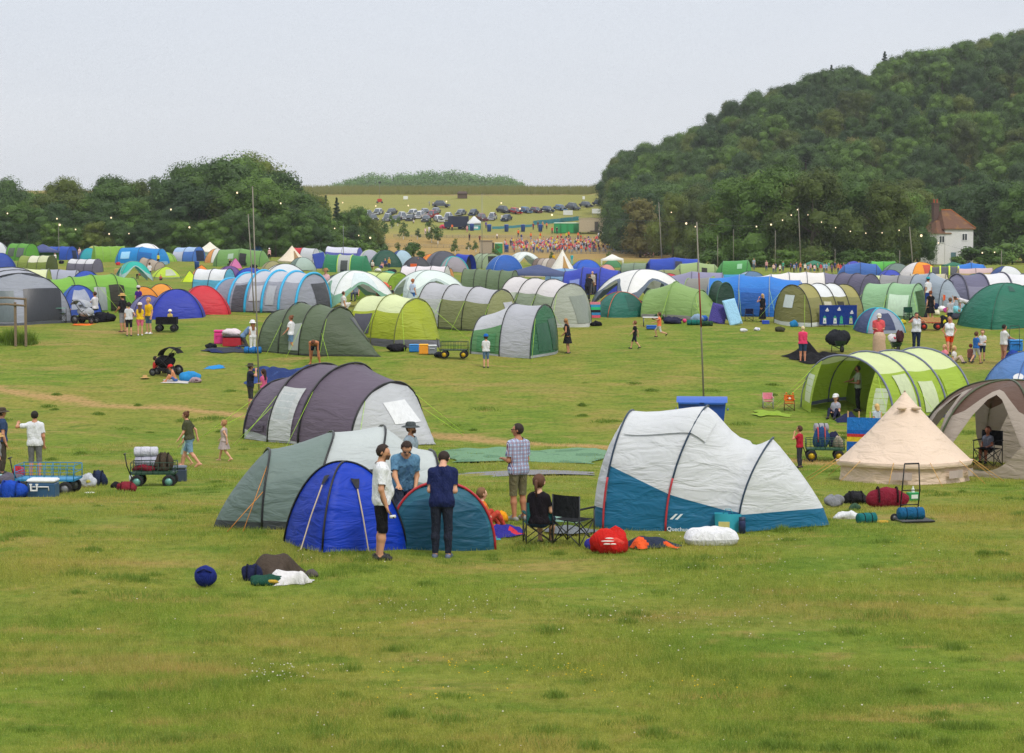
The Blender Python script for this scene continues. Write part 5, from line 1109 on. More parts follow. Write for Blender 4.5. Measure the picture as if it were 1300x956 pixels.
P('child in a straw hat at the left edge beside the blue wagon', -2, 606, 54, -70, top='8a8a90', bot='5a4a4a', child=True, hat=('brim', 'c8a468'))
P('woman in olive tee shirt and denim shorts striding left behind the green wagon', 241, 594, 73, 82, legs='walk', arms=('swing', 'back'), top='4a4c36', bot='7a9cb8', blen=.5, sleeve=.7, hair='5a3420', hairstyle='bun', female=True, lean=8, skin='d29c80', shoes=None, fat=1.08)
P('small child in a pale green dress walking beside the woman in olive', 236, 591, 47, 82, legs='walk', arms=('swing', 'down'), top='b4d0b8', bot='b4d0b8', dress=('b4d0b8', .5, .12), sleeve=.1, child=True, female=True, hair='8a6440', shoes=None)
P('girl in a black and white patterned dress walking left beyond the wagons', 285, 586, 52, 80, legs='walk', arms=('back', 'swing'), top='b8a8a4', bot='b8a8a4', dress=('a89a98', .5, .16), sleeve=.08, child=True, female=True, hair='a87850', hairstyle='bun', shoes=None, skin='d8a888')
P('boy in dark tee shirt and brimmed hat shading his eyes by the purple tent', 318, 521, 59, -70, arms=('down', 'brow'), top='23283a', bot='3a3c3c', blen=.55, sleeve=.7, hat=('brim', '4a463a'), skin='c8967a', shoes='b09a80')
P('girl in pink beside the boy in the brimmed hat', 335, 516, 46, 60, arms=('fwd', 'fwd'), top='d0608a', bot='b06a8a', child=True, female=True, hair='3a2418', hairstyle='long')
P('shirtless man bending over the blue groundsheet', 400, 463, 52, 180, legs='apart', arms=('hang', 'hang'), bare=True, bot='23283a', blen=.35, lean=82, hair='6a4028', skin='b9764f', shoes=None)
P('woman in white tee shirt and denim shorts walking past the dark olive tunnel tent', 370, 450, 50, 75, legs='walk', arms=('swing', 'back'), top='e4e4e8', bot='6a8cb0', blen=.42, sleeve=.6, female=True, hair='7a4a30', hairstyle='bun', skin='c8886a', shoes=None)
P('child in white with a white sun hat beside the dark olive tunnel tent', 321, 449, 41, 30, top='dcdce0', bot='e4e2e2', blen=1, hat=('sun', 'e8e8ec'), child=True, female=True, hair='8a5a3a', hairstyle='long', sleeve=.2)
P('man in blue shirt crouching by the red crate and pink suitcase', 308, 441, 48, -80, legs='kneel', arms=('reach', 'reach'), top='6f8ab0', bot='4a4a50', hat=('cap', 'b0a080'), lean=40, skin='c8906c')
P('man in a black tee shirt and straw hat standing in the left field', 156, 422, 49, 60, arms=('fwdlow', 'down'), top='25252a', bot='8f8f96', blen=.55, sleeve=.7, hat=('brim', 'c8a566'), skin='c08a6c', shoes='6a4a3a')
P('child with a black shoulder bag beside the man in the straw hat', 164, 427, 42, 10, arms=('down', 'hip'), top='d4d4da', bot='28282e', blen=.5, child=True, hair='1e1614', sleeve=.5)
P('girl in yellow tee shirt and pink shorts in the left field', 178, 426, 40, 8, top='e8c02a', bot='e2708e', blen=.42, child=True, female=True, hat=('cap', 'e8dcd4'), hair='6a4a30', hairstyle='long', shoes='c8c8c8')
P('tall child in yellow tee shirt and denim shorts in the left field', 189, 424, 45, 150, top='e8b820', bot='4a6a8a', blen=.45, child=True, hair='c8a06a', sleeve=.6, shoes='e8e8ea')
P('child in purple in front of the orange dome tent', 176, 398, 34, 20, top='4a2a80', bot='3a2a50', child=True, hat=('cap', 'd8d0d4'))
P('toddler in a white sun hat riding in the black wagon', 216, 415, 26, 180, legs='ground', top='c8b060', child=True, hat=('sun', 'f0ece8'), dz=.28)
P('woman in black vest top seated on a chair beside the small blue dome', 77, 406, 45, -70, legs='chair', arms=('lap', 'lap'), top='1c1c22', bot='4a6a78', sleeve=.04, female=True, hair='4a261a', hairstyle='long', skin='c88a6a', blen=.3)
P('person in white sitting beyond the pushchair near the bright green tunnel', 121, 404, 44, 70, legs='chair', arms=('reach', 'lap'), top='d8d4d8', bot='2a2c3a', hair='4a2c1e', skin='c8845f', female=True)
P('boy in red sitting behind the black pushchair', 197, 474, 38, -60, legs='ground', arms=('lap', 'lap'), top='c83a34', bot='3a3a4a', child=True, hair='2a1c16')
P('shirtless child in a red cap sitting on a towel by the pushchair', 223, 485, 40, 100, legs='ground', arms=('reach', 'lap'), bare=True, bot='4a6aa8', blen=.4, child=True, hat=('cap', 'd82a2a'), skin='c8885f', lean=20, shoes=None)
P('woman in a black dress with long blonde hair beside the green porch tent', 721, 449, 45, 75, arms=('fwdlow', 'fwdlow'), top='1e1e24', bot='1e1e24', dress=('1e1e24', .55, .12), sleeve=.03, female=True, hair='a87848', hairstyle='long', skin='c88f72', lean=8)
P('boy in white tee shirt and blue cap near the green garden cart', 617, 467, 41, 8, arms=('fwdlow', 'fwdlow'), top='dcdce0', bot='56708c', blen=.5, sleeve=.65, hat=('cap', '1f64b8'), child=True, shoes='3a3a3e')
P('child peeping beside the cart handle near the green porch tent', 634, 451, 26, -30, top='cfc0b8', bot='8a8a8a', child=True, hair='6a4430')
P('boy in black tee shirt walking across the middle of the field', 806, 443, 35, 80, legs='walk', arms=('swing', 'back'), top='1c1c20', bot='23283c', blen=.52, child=True, hair='7a4a2c', sleeve=.6)
P('boy in orange tee shirt running across the middle of the field', 837, 431, 34, 75, legs='run', arms=('out', 'reach'), top='f07a50', bot='c8c4be', blen=.5, child=True, hair='5a3a22', sleeve=.6)
P('woman in white top and pink shorts by the green toilet tent', 925, 405, 30, 10, top='e0dcd8', bot='e85a8a', blen=.42, female=True, hair='4a2a1c', skin='c88a6c')
P('woman in a long black dress near the bright blue tunnel tent', 968, 409, 36, 40, arms=('face', 'down'), top='1e1e22', bot='1e1e22', dress=('1e1e22', .9, .1), sleeve=.03, female=True, hair='c09a68', hairstyle='bob', skin='c88f74')
P('woman in a pink vest and denim shorts holding the black sheet', 1019, 460, 46, -10, arms=('fwdlow', 'fwdlow'), top='e0406a', bot='2f4662', blen=.42, sleeve=.04, nod=20, female=True, hair='d8c49a', hairstyle='short', skin='c88a6e', fat=1.08)
P('man in a coral tee shirt stuffing a tall tan sack', 1115, 450, 52, 180, arms=('fwd', 'fwd'), top='d8585e', nod=25, bot='4a4a55', hair='c8c8c8', hat=('cap', 'd8d4cc'), skin='c0866a', fat=1.12, belly=True, sleeve=.75)
P('woman in white vest and navy wide trousers raising both arms to her face', 1163, 447, 50, 180, arms=('brow', 'brow'), top='d4d8e0', bot='23304a', blen=1, sleeve=.05, female=True, hair='3a2a20', hairstyle='bun', skin='c88a70', fat=1.04, shoes=None)
P('woman in a white top and orange red shorts walking towards the lime air tent', 1205, 452, 50, 175, legs='walk', arms=('hip', 'hip'), top='e2e4ea', bot='e0481e', blen=.36, sleeve=.05, female=True, hair='b08a5a', hairstyle='bun', skin='c98a6c')
P('man in white tee shirt pushing the loaded luggage trolley at right', 1274, 464, 52, -75, arms=('reach', 'reach'), top='e4e2e4', bot='b88a78', blen=.34, sleeve=.65, hair='1e1714', skin='b9806a', shoes=None)
P('boy in blue tee shirt playing at right beyond the lime air tent', 1239, 462, 40, -60, legs='walk', arms=('fwd', 'fwd'), top='2f6ab8', bot='b4b4b8', blen=.5, child=True, hair='5a3a26')
P('boy in white shirt and navy shorts beside the boy in blue', 1247, 458, 38, 160, arms=('fwd', 'down'), top='d8d8dc', bot='28324a', blen=.5, child=True, hair='6a4a34')
P('child in grey crouching next to the boys at right', 1232, 460, 34, -40, legs='crouch', top='8a5a50', bot='6a7a94', child=True, hair='7a3a2a')
P('girl in pink sitting on the grass behind the lime air tent', 1199, 459, 38, 120, legs='ground', top='e88a98', bot='e0a0a8', child=True, female=True, hair='c8a070')
P('blonde girl sitting on the grass behind the lime air tent', 1211, 461, 38, -120, legs='ground', top='d8d4d0', bot='c8b0a0', child=True, female=True, hair='c8a46a', hairstyle='long')
P('man in grey green tee shirt standing inside the porch of the lime air tent', 1089, 522, 58, 90, arms=('fwd', 'reach'), top='8f9a86', bot='1e2024', hair='1e1712', beard=True, skin='8f6248', sleeve=.6)
P('girl in a white cap sitting at the mouth of the lime air tent', 1061, 531, 52, 150, legs='ground', arms=('lap', 'lap'), top='a8a8b4', bot='2a2c44', child=True, female=True, hat=('cap', 'e4e4e4'), hair='6a4a34', hairstyle='long')
P('boy in a red top standing behind the white and teal tent', 1015, 594, 52, 60, arms=('face', 'down'), top='b02438', bot='3a3a44', child=True, hair='4a2a1a', skin='c8906e')
P('blonde child behind the striped windbreak and bell tent', 1113, 560, 46, 20, top='b8c4d0', bot='5a6a7a', child=True, hair='d0ac70', hairstyle='bob')
P('child reclining in the black camp chair inside the brown shelter', 1254, 590, 58, 140, legs='chair', arms=('lap', 'lap'), top='8a90a4', bot='23242a', blen=.5, child=True, hair='4a2a1c', skin='b9785c', dz=.06)
# ---------------------------------------------------------------- people among the tents
for (lab, px, py, H, f, top, bot, kw) in [
    ('woman in a pink top and sun hat standing by the grey air tent porch', 414, 387, 46, 150, 'd8b0b4', '2a2c44', dict(female=True, hat=('brim', 'a07a54'), sleeve=1.5, arms=('fwdlow', 'down'))),
    ('man in a red polo shirt beside the grey air tent', 436, 385, 42, 60, 'c8283c', '2a2a34', dict(hat=('cap', '2a2a34'), arms=('fwd', 'down'))),
    ('woman in white bending by the lime and olive tunnel', 436, 395, 38, -60, 'e4e0dc', 'd8d4d0', dict(female=True, legs='crouch', hair='5a3422')),
    ('person in grey in front of the green bordered white shelter', 452, 382, 34, 160, '8a98a8', '4a5260', dict(legs='chair')),
    ('bare shouldered woman beside the ice white shelter', 482, 389, 34, 190, 'c8987c', '6a5a50', dict(female=True, sleeve=0.04, hair='4a3020')),
    ('woman in sunglasses seated under the orange parasol', 496, 390, 36, 170, '2a2428', '3a3440', dict(female=True, legs='chair', glasses=True, sleeve=.04)),
    ('child in pale blue by the lime tunnel tent', 524, 388, 33, -30, 'c0d0e8', '3f6fb8', dict(child=True, hair='a8643c')),
    ('man bending out of the royal blue tunnel doorway in a dark vest', 746, 382, 36, -20, '1e1e26', '2a2a34', dict(lean=35, arms=('hang', 'hang'), skin='b07858')),
    ('bald man behind the man in the dark vest at the blue doorway', 752, 374, 30, 200, 'b8b0a8', '5a5a60', dict(hair=None)),
    ('man in a red tee shirt standing by the violet grey tent', 1241, 386, 30, 90, 'b81e34', '2a2c3c', dict(arms=('down', 'brow'))),
    ('woman in white and grey bending over the heap of bags', 1228, 405, 40, 90, 'd8d4d8', '8a8c94', dict(lean=70, arms=('hang', 'hang'), female=True, blen=.4, skin='c88a6a')),
    ('woman in a black dress with her back turned by the red wagon', 1181, 411, 42, 5, '1c1c20', '1c1c20', dict(female=True, dress=('1c1c20', .5, .12), sleeve=.3, hair='8a4a2a', hairstyle='bun')),
    ('woman in white with a turquoise headscarf beside the mint tent', 1178, 392, 40, 30, 'dcdce0', '2a4a9a', dict(female=True, hat=('cap', '2aa0b0'))),
    ('child in grey vest and denim shorts by the red wagon', 1206, 415, 36, 10, 'b4b4ba', '2a3648', dict(child=True, blen=.45, hair='6a5040', arms=('down', 'up'))),
    ('woman in pale pink half hidden behind the blue picture windbreak', 1091, 409, 32, -60, 'e0b4b4', 'a86a50', dict(female=True, legs='crouch', hair='7a2a34')),
    ('woman in a white vest near the navy gazebo at left', 70, 335, 14, 180, 'e8e4e0', 'c8b8a8', dict(female=True)),
    ('woman in white standing left of the teal and navy dome', 96, 329, 14, 180, 'e4e0dc', 'd8d0c8', dict(female=True)),
    ('woman in pink and white beside the teal and navy dome', 101, 329, 15, 190, 'e0b8b8', 'd0a8a8', dict(female=True)),
    ('person in white sitting by the green cabin tent at left', 13, 328, 14, 120, 'e0dcd8', '6a5a5a', dict(legs='crouch')),
    ('child in yellow beside the taupe tent', 201, 336, 14, 30, 'd8d030', '2a2a30', dict(child=True)),
    ('person in red beneath the turquoise shelter', 178, 354, 19, 60, 'c84a3a', '2a2a34', dict(legs='chair')),
    ('boy in white under the edge of the turquoise shelter', 190, 354, 20, 20, 'dcdce0', '4a4a55', dict(child=True)),
    ('person sitting on the grass by the yellow green pop up tent', 204, 356, 14, 200, 'c05a4a', '3a3a4a', dict(legs='ground')),
    ('person in red by the lime and green low dome', 219, 331, 13, 200, 'c8404a', '4a4a5a', dict(legs='crouch')),
    ('woman in a white hat carrying a bag right of the sage green tent', 342, 330, 15, 180, 'e0a8b0', '2a2a34', dict(female=True, hat=('sun', 'f0e8e4'))),
    ('person seated in front of the sage green tent in red', 312, 338, 14, 180, 'c82a34', '2a2a34', dict(legs='chair')),
    ('person seated in dark clothes left of the pink pop up tent', 292, 339, 14, 150, '2e2a34', '3a3440', dict(legs='chair')),
    ('woman sitting in front of the dark bottle green dome', 473, 343, 17, 160, 'd8d0c8', '4a3a34', dict(legs='chair', female=True, hair='5a3422')),
    ('person in pink sitting by the dark bottle green dome', 485, 341, 16, 150, 'd89a90', '3a4a8a', dict(legs='ground', female=True)),
    ('person in blue sitting by the dark bottle green dome', 489, 341, 17, 200, '3a4a78', '2a2a34', dict(legs='chair')),
    ('child in orange beside the dark bottle green dome', 494, 341, 14, 180, 'd8a03a', '2a3a6a', dict(child=True)),
    ('child in red inside the light blue and navy dome', 507, 334, 12, 180, 'd85a60', 'c8c8d0', dict(child=True)),
    ('person in white in front of the charcoal dome', 531, 341, 14, 180, 'e4e0dc', '4a4a55', {}),
    ('person in a red top in front of the orange dome', 549, 337, 13, 180, 'd0242c', '2a3250', {}),
    ('bare backed woman beside the open blue tent', 594, 341, 16, 20, '1a1a20', 'c88a70', dict(female=True, sleeve=.03)),
    ('person in blue by the sage tent with the black doorway', 609, 335, 15, 40, '2a78c8', '4a4a55', {}),
    ('person in red beneath the bunting at centre', 604, 366, 22, 180, 'd03a3a', '2a2a34', dict(legs='chair')),
    ('person in yellow by the white pointed tent', 703, 336, 14, 180, 'e0b020', '4a4a55', {}),
    ('person in turquoise standing right of the white pointed tent', 726, 336, 14, 180, '3aa8b0', '8ac0c8', {}),
    ('dark haired person in front of the lilac grey tent', 919, 347, 14, 180, '3a2a2e', '2a2a30', {}),
    ('person holding a pink bundle beside the grass green tent', 957, 343, 15, 180, '9aa4b4', '5a6a7a', dict(arms=('down', 'fwd')))]:
    kw.setdefault('hair', '4a3020'); P(lab, px, py, H, f, top=top, bot=bot, **kw)
# standing crowd below the big trees
r = random.Random(31); tops = ['e4e2e0', 'd8a0a0', 'e8c8c0', '8aa0c8', 'c84050', 'e8e0d0', '3a4a78', '9ab8d8', 'd07a50', '50a080', 'e0d8a0', '6a5a80']
names_c = {'e4e2e0': 'white', 'd8a0a0': 'dusty pink', 'e8c8c0': 'pale pink', '8aa0c8': 'pale blue', 'c84050': 'red', 'e8e0d0': 'cream', '3a4a78': 'navy', '9ab8d8': 'light blue', 'd07a50': 'orange', '50a080': 'green', 'e0d8a0': 'pale yellow', '6a5a80': 'violet'}
for i, px in enumerate([973, 982, 985, 990, 994, 1004, 1008, 1011, 1016, 1022, 1026, 1029, 1034, 1038, 1042, 1046, 1049, 1052, 1056, 1060, 1064, 1067, 1071, 1078, 1085, 1090, 1097]):
    py = 345 + r.uniform(-1, 3); c = r.choice(tops)
    P(f'person in {names_c[c]} standing in the crowd under the big trees', px, py, 13.5 * r.uniform(.88, 1.05), r.choice([180, 150, 200, 20, 60]), top=c, bot=r.choice(['3a4a78', '5a6a7a', 'c8b8a0', '2a2a34', '4a6aa8']), blen=r.choice([1, .5]), hair=r.choice(['3a2a1e', '6a4a30', '2a1c16', 'a07a50']), group='crowd standing under the big trees', female=r.random() < .5)
for i, (px, py, c) in enumerate([(811, 321, 'dcdce0'), (815, 320, '2a2a34'), (820, 326, 'b06a90'), (823, 325, 'd8d4d8'), (829, 326, 'c09080'), (833, 324, '3a6a9a'), (836, 325, '4a7aa8'), (801, 318, 'e4e0dc'), (806, 319, 'd8d0cc'), (778, 317, 'd8b09a'), (783, 318, 'e4e0dc'), (840, 324, '5a6a8a')]):
    P(f'person in {["white", "black", "mauve", "pale grey", "tan", "blue", "mid blue", "cream", "stone", "peach", "ivory", "slate"][i]} on the straw bank right of the arena crowd', px, py, 12, 180 if i % 2 else 40, legs='crouch' if 2 <= i <= 4 else 'stand', top=c, bot=['2a2a34', '8a94a8', 'c8b8a0'][i % 3], hair='4a3020', group='people on the straw bank')
# ================================================================ gear on the grass
BLK = mat('1b1c1f', .5); STEEL = mat('7d8084', .35, .8); RUB = mat('1d1d1f', .8)
class Th:
    def __init__(s, name, label, cat, px, py, rz=0, group=None, loc=None):
        s.loc = loc or at(px, py); s.s = ppm(s.loc[1]); s.rz = R_(rz); s.e = empty(name, s.loc, s.rz, label, cat, group)
    def p(s, b, name, m, parent=None): return b.build(name, m, parent or s.e)
def bag(name, label, cat, px, py, w, h, col, d=None, rz=0, seed=1, ns=.10, strap=None, patch=None, group=None, dz=0):
    """soft bag: a slumped lump with a flat underside"""
    t = Th(name, label, cat, px, py, rz, group); s = t.s; w, h = w / s, h / s; d = d / s if d else w * .6
    b = MB().ball((0, 0, 0), (w / 2, d / 2, h * .62), 0, 20, 14, ns, seed)
    b.v = [(x, y, max(z + h * .40, 0.0) + dz + .012 * math.sin(x * 23 + seed) * math.cos(y * 19)) for x, y, z in b.v]; t.p(b, 'body', cloth(col))
    if strap:
        for q in (-.22, .22):
            pb = MB().tube([(q * w, d * .5 * math.cos(a) * 1.02, h * .4 + dz + h * .62 * math.sin(a) * 1.03) for a in np.linspace(-.2, PI + .2, 12)], min(.02, h * .06), 0, 5); t.p(pb, 'strap', cloth(strap))
    if patch: 
        pb = MB().ball((w * .12, -d * .36, h * .5 + dz), (w * .2, d * .14, h * .2), 0, 10, 6, .1, seed + 3); t.p(pb, 'pocket', cloth(patch))
    return t
def roll(label, px, py, w, r, col, rz=0, strap='1a1a1e', name='sleeping_bag', cat='sleeping bag', end=None, group=None, loc=None, dz=0):
    t = Th(name, label, cat, px, py, rz, group, loc); s = t.s; w, r = w / s, r / s; b = MB(); P = []
    for x, q in [(-.5, .02), (-.5, .75), (-.46, .98), (-.3, 1), (-.2, .93), (-.1, 1.02), (.1, 1.02), (.2, .93), (.3, 1), (.46, .98), (.5, .75), (.5, .02)]:
        P.append([(x * w, r * q * math.cos(a) * (1 + .04 * math.sin(3 * a + x * 9)), r * 1.0 + r * q * math.sin(a) + dz) for a in np.linspace(0, 2 * PI, 17)[:-1]])
    t.p(b.grid(P, 0, close=True), 'body', cloth(col))
    for x in (-.2, .2): t.p(MB().tube([(x * w, r * .97 * math.cos(a), r + r * .97 * math.sin(a) + dz) for a in np.linspace(0, 2 * PI, 15)], r * .08, 0, 5), 'strap', cloth(strap))
    return t
def sheet(name, label, cat, px, py, w, d, col, h=.06, rz=0, seed=1, n=30, jag=.12, bump=1.0, col2=None, hump=None):
    """cloth lying on the grass"""
    t = Th(name, label, cat, px, py, rz); s = t.s; w = w / s; rn = random.Random(seed); ph = [rn.random() * 6 for _ in range(9)]; g = []
    cr, sr = math.cos(t.rz), math.sin(t.rz)
    for j in range(n + 1):
        row = []
        for i in range(n + 1):
            u, v = i / n * 2 - 1, j / n * 2 - 1; k = 1 + jag * (math.sin(3 * v + ph[0]) * (abs(u) ** 3) + .5 * math.sin(7 * v + ph[1]) * abs(u) ** 3); k2 = 1 + jag * (math.sin(3 * u + ph[2]) * abs(v) ** 3 + .4 * math.sin(8 * u + ph[3]) * abs(v) ** 3)
            x, y = u * k * w / 2, v * k2 * d / 2
            fq = max(.3, min(1, w / 2.6)); z = h * (.55 + .3 * math.sin(fq * (5 * u + 3 * v) + ph[4]) + .25 * math.sin(fq * (9 * v - 4 * u) + ph[5]) + .1 * math.sin(fq * (17 * u + 6 * v) + ph[6])) * (1 - max(abs(u), abs(v)) ** 4); z = max(.012, z * bump)
            if hump: z += hump[2] * math.exp(-((u - hump[0]) ** 2 + (v - hump[1]) ** 2) / hump[3])
            wx, wy = t.loc[0] + x * cr - y * sr, t.loc[1] + x * sr + y * cr
            row.append((x, y, z + float(gz(wx, wy)) - t.loc[2] + .01))
        g.append(row)
    b = MB().grid(g, (lambda i, j: 1 if col2 and math.sin(i * .55 + seed) + math.sin(j * .4 + i * .2) > 1.0 else 0)); t.p(b, 'cloth', [cloth(col)] + ([cloth(col2)] if col2 else [])); return t
def cooler(label, px, py, w, h, body, lid, rz=0, d=None, handle=True, name='cool_box', cat='cool box'):
    t = Th(name, label, cat, px, py, rz); s = t.s; w, h = w / s, h / s; d = d / s if d else w * .6
    t.p(MB().box((0, 0, h * .41), (w, d, h * .80), bev=.03), 'body', mat(body, .4)); t.p(MB().box((0, 0, h * .91), (w * 1.03, d * 1.05, h * .18), bev=.03), 'lid', mat(lid, .4))
    if handle:
        t.p(MB().tube([(-w * .3, -d * .53, h * .42), (-w * .3, -d * .56, h * .62), (w * .3, -d * .56, h * .62), (w * .3, -d * .53, h * .42)], .015, 0, 6), 'handle', mat(lid, .4))
    return t
def wheel(t, x, y, r, wd=.07, rim='6a6c70', par=None):
    o = t.p(MB().lathe([(r * .62, -wd / 2), (r * .9, -wd / 2), (r, -wd * .3), (r, wd * .3), (r * .9, wd / 2), (r * .62, wd / 2)], 0, 18), 'wheel', RUB, par); o.location = (x, y, r); o.rotation_euler = (PI / 2, 0, 0)
    q = MB().lathe([(.001, -wd * .3), (r * .63, -wd * .3), (r * .63, wd * .3), (.001, wd * .3)], 0, 14).build('rim', mat(rim, .4, .3), o); return o
def cart(label, px, py, w, rz=0, col='1f4a34', rim='c8a820', mesh=True, name='garden_cart', cat='cart', solid=None, hh=.28, handle=1):
    t = Th(name, label, cat, px, py, rz); s = t.s; L = w / s; W = L * .48; z0 = .36; m = mat(col, .5)
    t.p(MB().box((0, 0, z0), (L, W, .035)), 'tray', m)
    if solid: 
        b = MB()
        for sd in (-1, 1): b.box((0, sd * W / 2, z0 + hh / 2 + .02), (L, .02, hh)); b.box((sd * L / 2, 0, z0 + hh / 2 + .02), (.02, W, hh))
        t.p(b, 'side_panel', cloth(solid))
    else:
        for nm, sd in (('side_rail', -1), ('side_rail', 1)):
            b = MB()
            for q in (0, .5, 1): b.tube([(-L / 2, sd * W / 2, z0 + .03 + hh * q), (L / 2, sd * W / 2, z0 + .03 + hh * q)], .011 if q == 1 else .006, 0, 5)
            for u in np.linspace(-.5, .5, 9): b.tube([(u * L, sd * W / 2, z0), (u * L, sd * W / 2, z0 + .03 + hh)], .012 if abs(u) in (.5, 0) else .006, 0, 5)
            t.p(b, nm, m)
            b = MB()
            for q in (0, .5, 1): b.tube([(sd * L / 2, -W / 2, z0 + .03 + hh * q), (sd * L / 2, W / 2, z0 + .03 + hh * q)], .008, 0, 5)
            t.p(b, 'end_rail', m)
    t.p(MB().tube([(-L * .36, -W / 2, .17), (-L * .36, W / 2, .17)], .02).tube([(L * .36, -W / 2, .17), (L * .36, W / 2, .17)], .02).tube([(-L * .36, 0, .17), (-L * .3, 0, z0)], .025).tube([(L * .36, 0, .17), (L * .3, 0, z0)], .025), 'axle', BLK)
    for sx_ in (-1, 1):
        for sy_ in (-1, 1): wheel(t, sx_ * L * .36, sy_ * W * .55, .17, .09, rim)
    if handle: t.p(MB().tube([(-handle * L * .5, 0, .2), (-handle * L * .62, 0, .55), (-handle * L * .66, 0, .85)], .016).tube([(-handle * L * .66, -.12, .85), (-handle * L * .66, .12, .85)], .018), 'handle', BLK)
    return t
def chair(label, px, py, H, col, rz=0, name='camp_chair', frame='3a3c40', cat='camp chair', group=None, k=1.0):
    """folding camp chair; rz = 0 has its back towards the camera"""
    t = Th(name, label, cat, px, py, rz, group); s = t.s; h = H / s; q = h / .85; W = .27 * q; D = .23 * q; zs = .42 * q; fm = mat(frame, .4, .4)
    b = MB()
    for sx_ in (-1, 1):
        b.tube([(sx_ * W, -D, 0), (sx_ * W, -D, .85 * q)], .012 * q, 0, 6); b.tube([(sx_ * W, D, 0), (sx_ * W, D, .62 * q)], .012 * q, 0, 6); b.tube([(sx_ * W, -D, .0), (sx_ * W, D, zs)], .01 * q, 0, 6); b.tube([(sx_ * W, D, .0), (sx_ * W, -D, zs)], .01 * q, 0, 6)
    for y_ in (-D, D): b.tube([(-W, y_, 0.02), (W, y_, zs)], .01 * q, 0, 6); b.tube([(W, y_, 0.02), (-W, y_, zs)], .01 * q, 0, 6)
    t.p(b, 'frame', fm)
    g = [[(u * W, v * D, zs - .05 * q * (1 - u * u) * (1 - v * v)) for u in np.linspace(-1, 1, 7)] for v in np.linspace(-1, 1, 7)]; t.p(MB().grid(g, 0), 'seat', cloth(col))
    g = [[(u * W, -D - .05 * q * (1 - u * u) - .0, zs + .06 * q + .37 * q * v) for u in np.linspace(-1, 1, 7)] for v in np.linspace(0, 1, 6)]; t.p(MB().grid(g, 0), 'backrest', cloth(col))
    for sx_ in (-1, 1): t.p(MB().box((sx_ * W, 0, .62 * q), (.06 * q, D * 2, .02 * q)), 'armrest', cloth(col))
    return t
# --- by the near tents
chair('dark green camp chair holding the long haired child', 683, 690, 54, '1d5a5c', 8); chair('empty black camp chair beside the white and teal tent', 728, 690, 64, '202226', -35)
bag('bag', 'shiny red sack with white print in front of the white and teal tent', 'bag', 774, 702, 54, 30, 'c4241f', seed=6, ns=.11, patch='d8483e')
[MB().ball((x_, -.30 + abs(x_) * .12 + z_ * .1 - .02, z_), (w_, .012, .012), 0, 8, 5).build('print_mark', mat('e8dcd8'), bpy.data.objects['bag']) for x_, z_, w_ in ((-.02, .27, .07), (-.05, .225, .11), (-.06, .18, .06), (.04, .18, .05))]
roll('blue and yellow rolled mat beside the red sack', 751, 697, 20, 7, '3a3a9c', 70, 'd8a828', 'rolled_mat', 'rolled mat')
sheet('jacket', 'navy and orange jacket lying right of the red sack', 'jacket', 828, 694, 62, .7, '2a3346', .16, 6, 7, 22, .25, 1.2, 'e0582a')
t = Th('pillow', 'plump white pillow on the grass before the white and teal tent', 'pillow', 903, 692, 6); s = t.s
def pil(sg): return [[((u * (1 - .10 * v * v)) * 35 / s, (v * (1 - .14 * u * u)) * 20 / s, max(.01, (9 + sg * 13 * ((1 - u ** 4) * (1 - v ** 4)) ** .55 * (1 + .08 * math.sin(7 * u + 3 * v) + .06 * math.sin(11 * v - 6 * u))) / s)) for u in np.linspace(-1, 1, 33)] for v in np.linspace(-1, 1, 25)]
t.p(MB().grid(pil(1), 0).grid(pil(-1), 0, flip=True), 'cover', cloth('dcdde0'))
t = Th('shopping_bag', 'turquoise shopping bag with a yellow panel against the white and teal tent', 'bag', 924, 677, -5); s = t.s
b = MB(); P = [[(x * 33 / s / 2 * k, y * 12 / s / 2 * k, z) for x, y in [(-1, -1), (0, -1.15), (1, -1), (1, 1), (0, 1.1), (-1, 1)]] for z, k in ((0, .92), (12 / s, 1), (25 / s, 1.03))]; b.grid(P, 0, close=True); t.p(b, 'body', mat('3aa6bc', .4)); t.p(MB().box((-5 / s, -7 / s, 9 / s), (14 / s, .012, 12 / s)), 'panel', mat('c8c07a', .5)); 
t.p(MB().tube([(-6 / s, -.06, 25 / s), (-3 / s, -.07, 31 / s), (3 / s, -.07, 31 / s), (6 / s, -.06, 25 / s)], .008), 'handle', mat('3aa6bc'))
t = Th('flask', 'navy blue flask standing beside the turquoise shopping bag', 'flask', 942, 678); s = t.s; t.p(MB().lathe([(.001, 0), (4.5 / s, 0), (4.5 / s, 16 / s), (4 / s, 17 / s)], 0, 16), 'body', mat('27325a', .4)); t.p(MB().lathe([(4.2 / s, 17 / s), (4.2 / s, 21 / s), (.001, 21 / s)], 0, 16), 'lid', mat('1c2440', .4))
bag('bag', 'orange and yellow stuff sack beside the toddler', 'bag', 635, 664, 20, 15, 'e89a1e', seed=12)
sheet('sleeping_mat', 'violet blue cloth bundle with red edge beside the toddler', 'cloth', 642, 680, 40, .8, '2c2a86', .2, -8, 3, 20, .2, 1.2, 'c03040'); sheet('cloth', 'small turquoise cloth right of the teal pop up tent', 'cloth', 628, 686, 14, .3, '3aa8b8', .08, 0, 5, 12)
sheet('tent_flysheet', 'sage green flysheet spread on the grass behind the plaid shirt man', 'flysheet', 668, 581, 196, 3.6, '6f9374', .16, -3, 14, 44, .10, 1.2, '5f8266')
sheet('groundsheet', 'flat grey groundsheet on the grass in front of the green flysheet', 'groundsheet', 668, 601, 170, 1.5, '86868a', .02, 2, 15, 24, .06, .8)
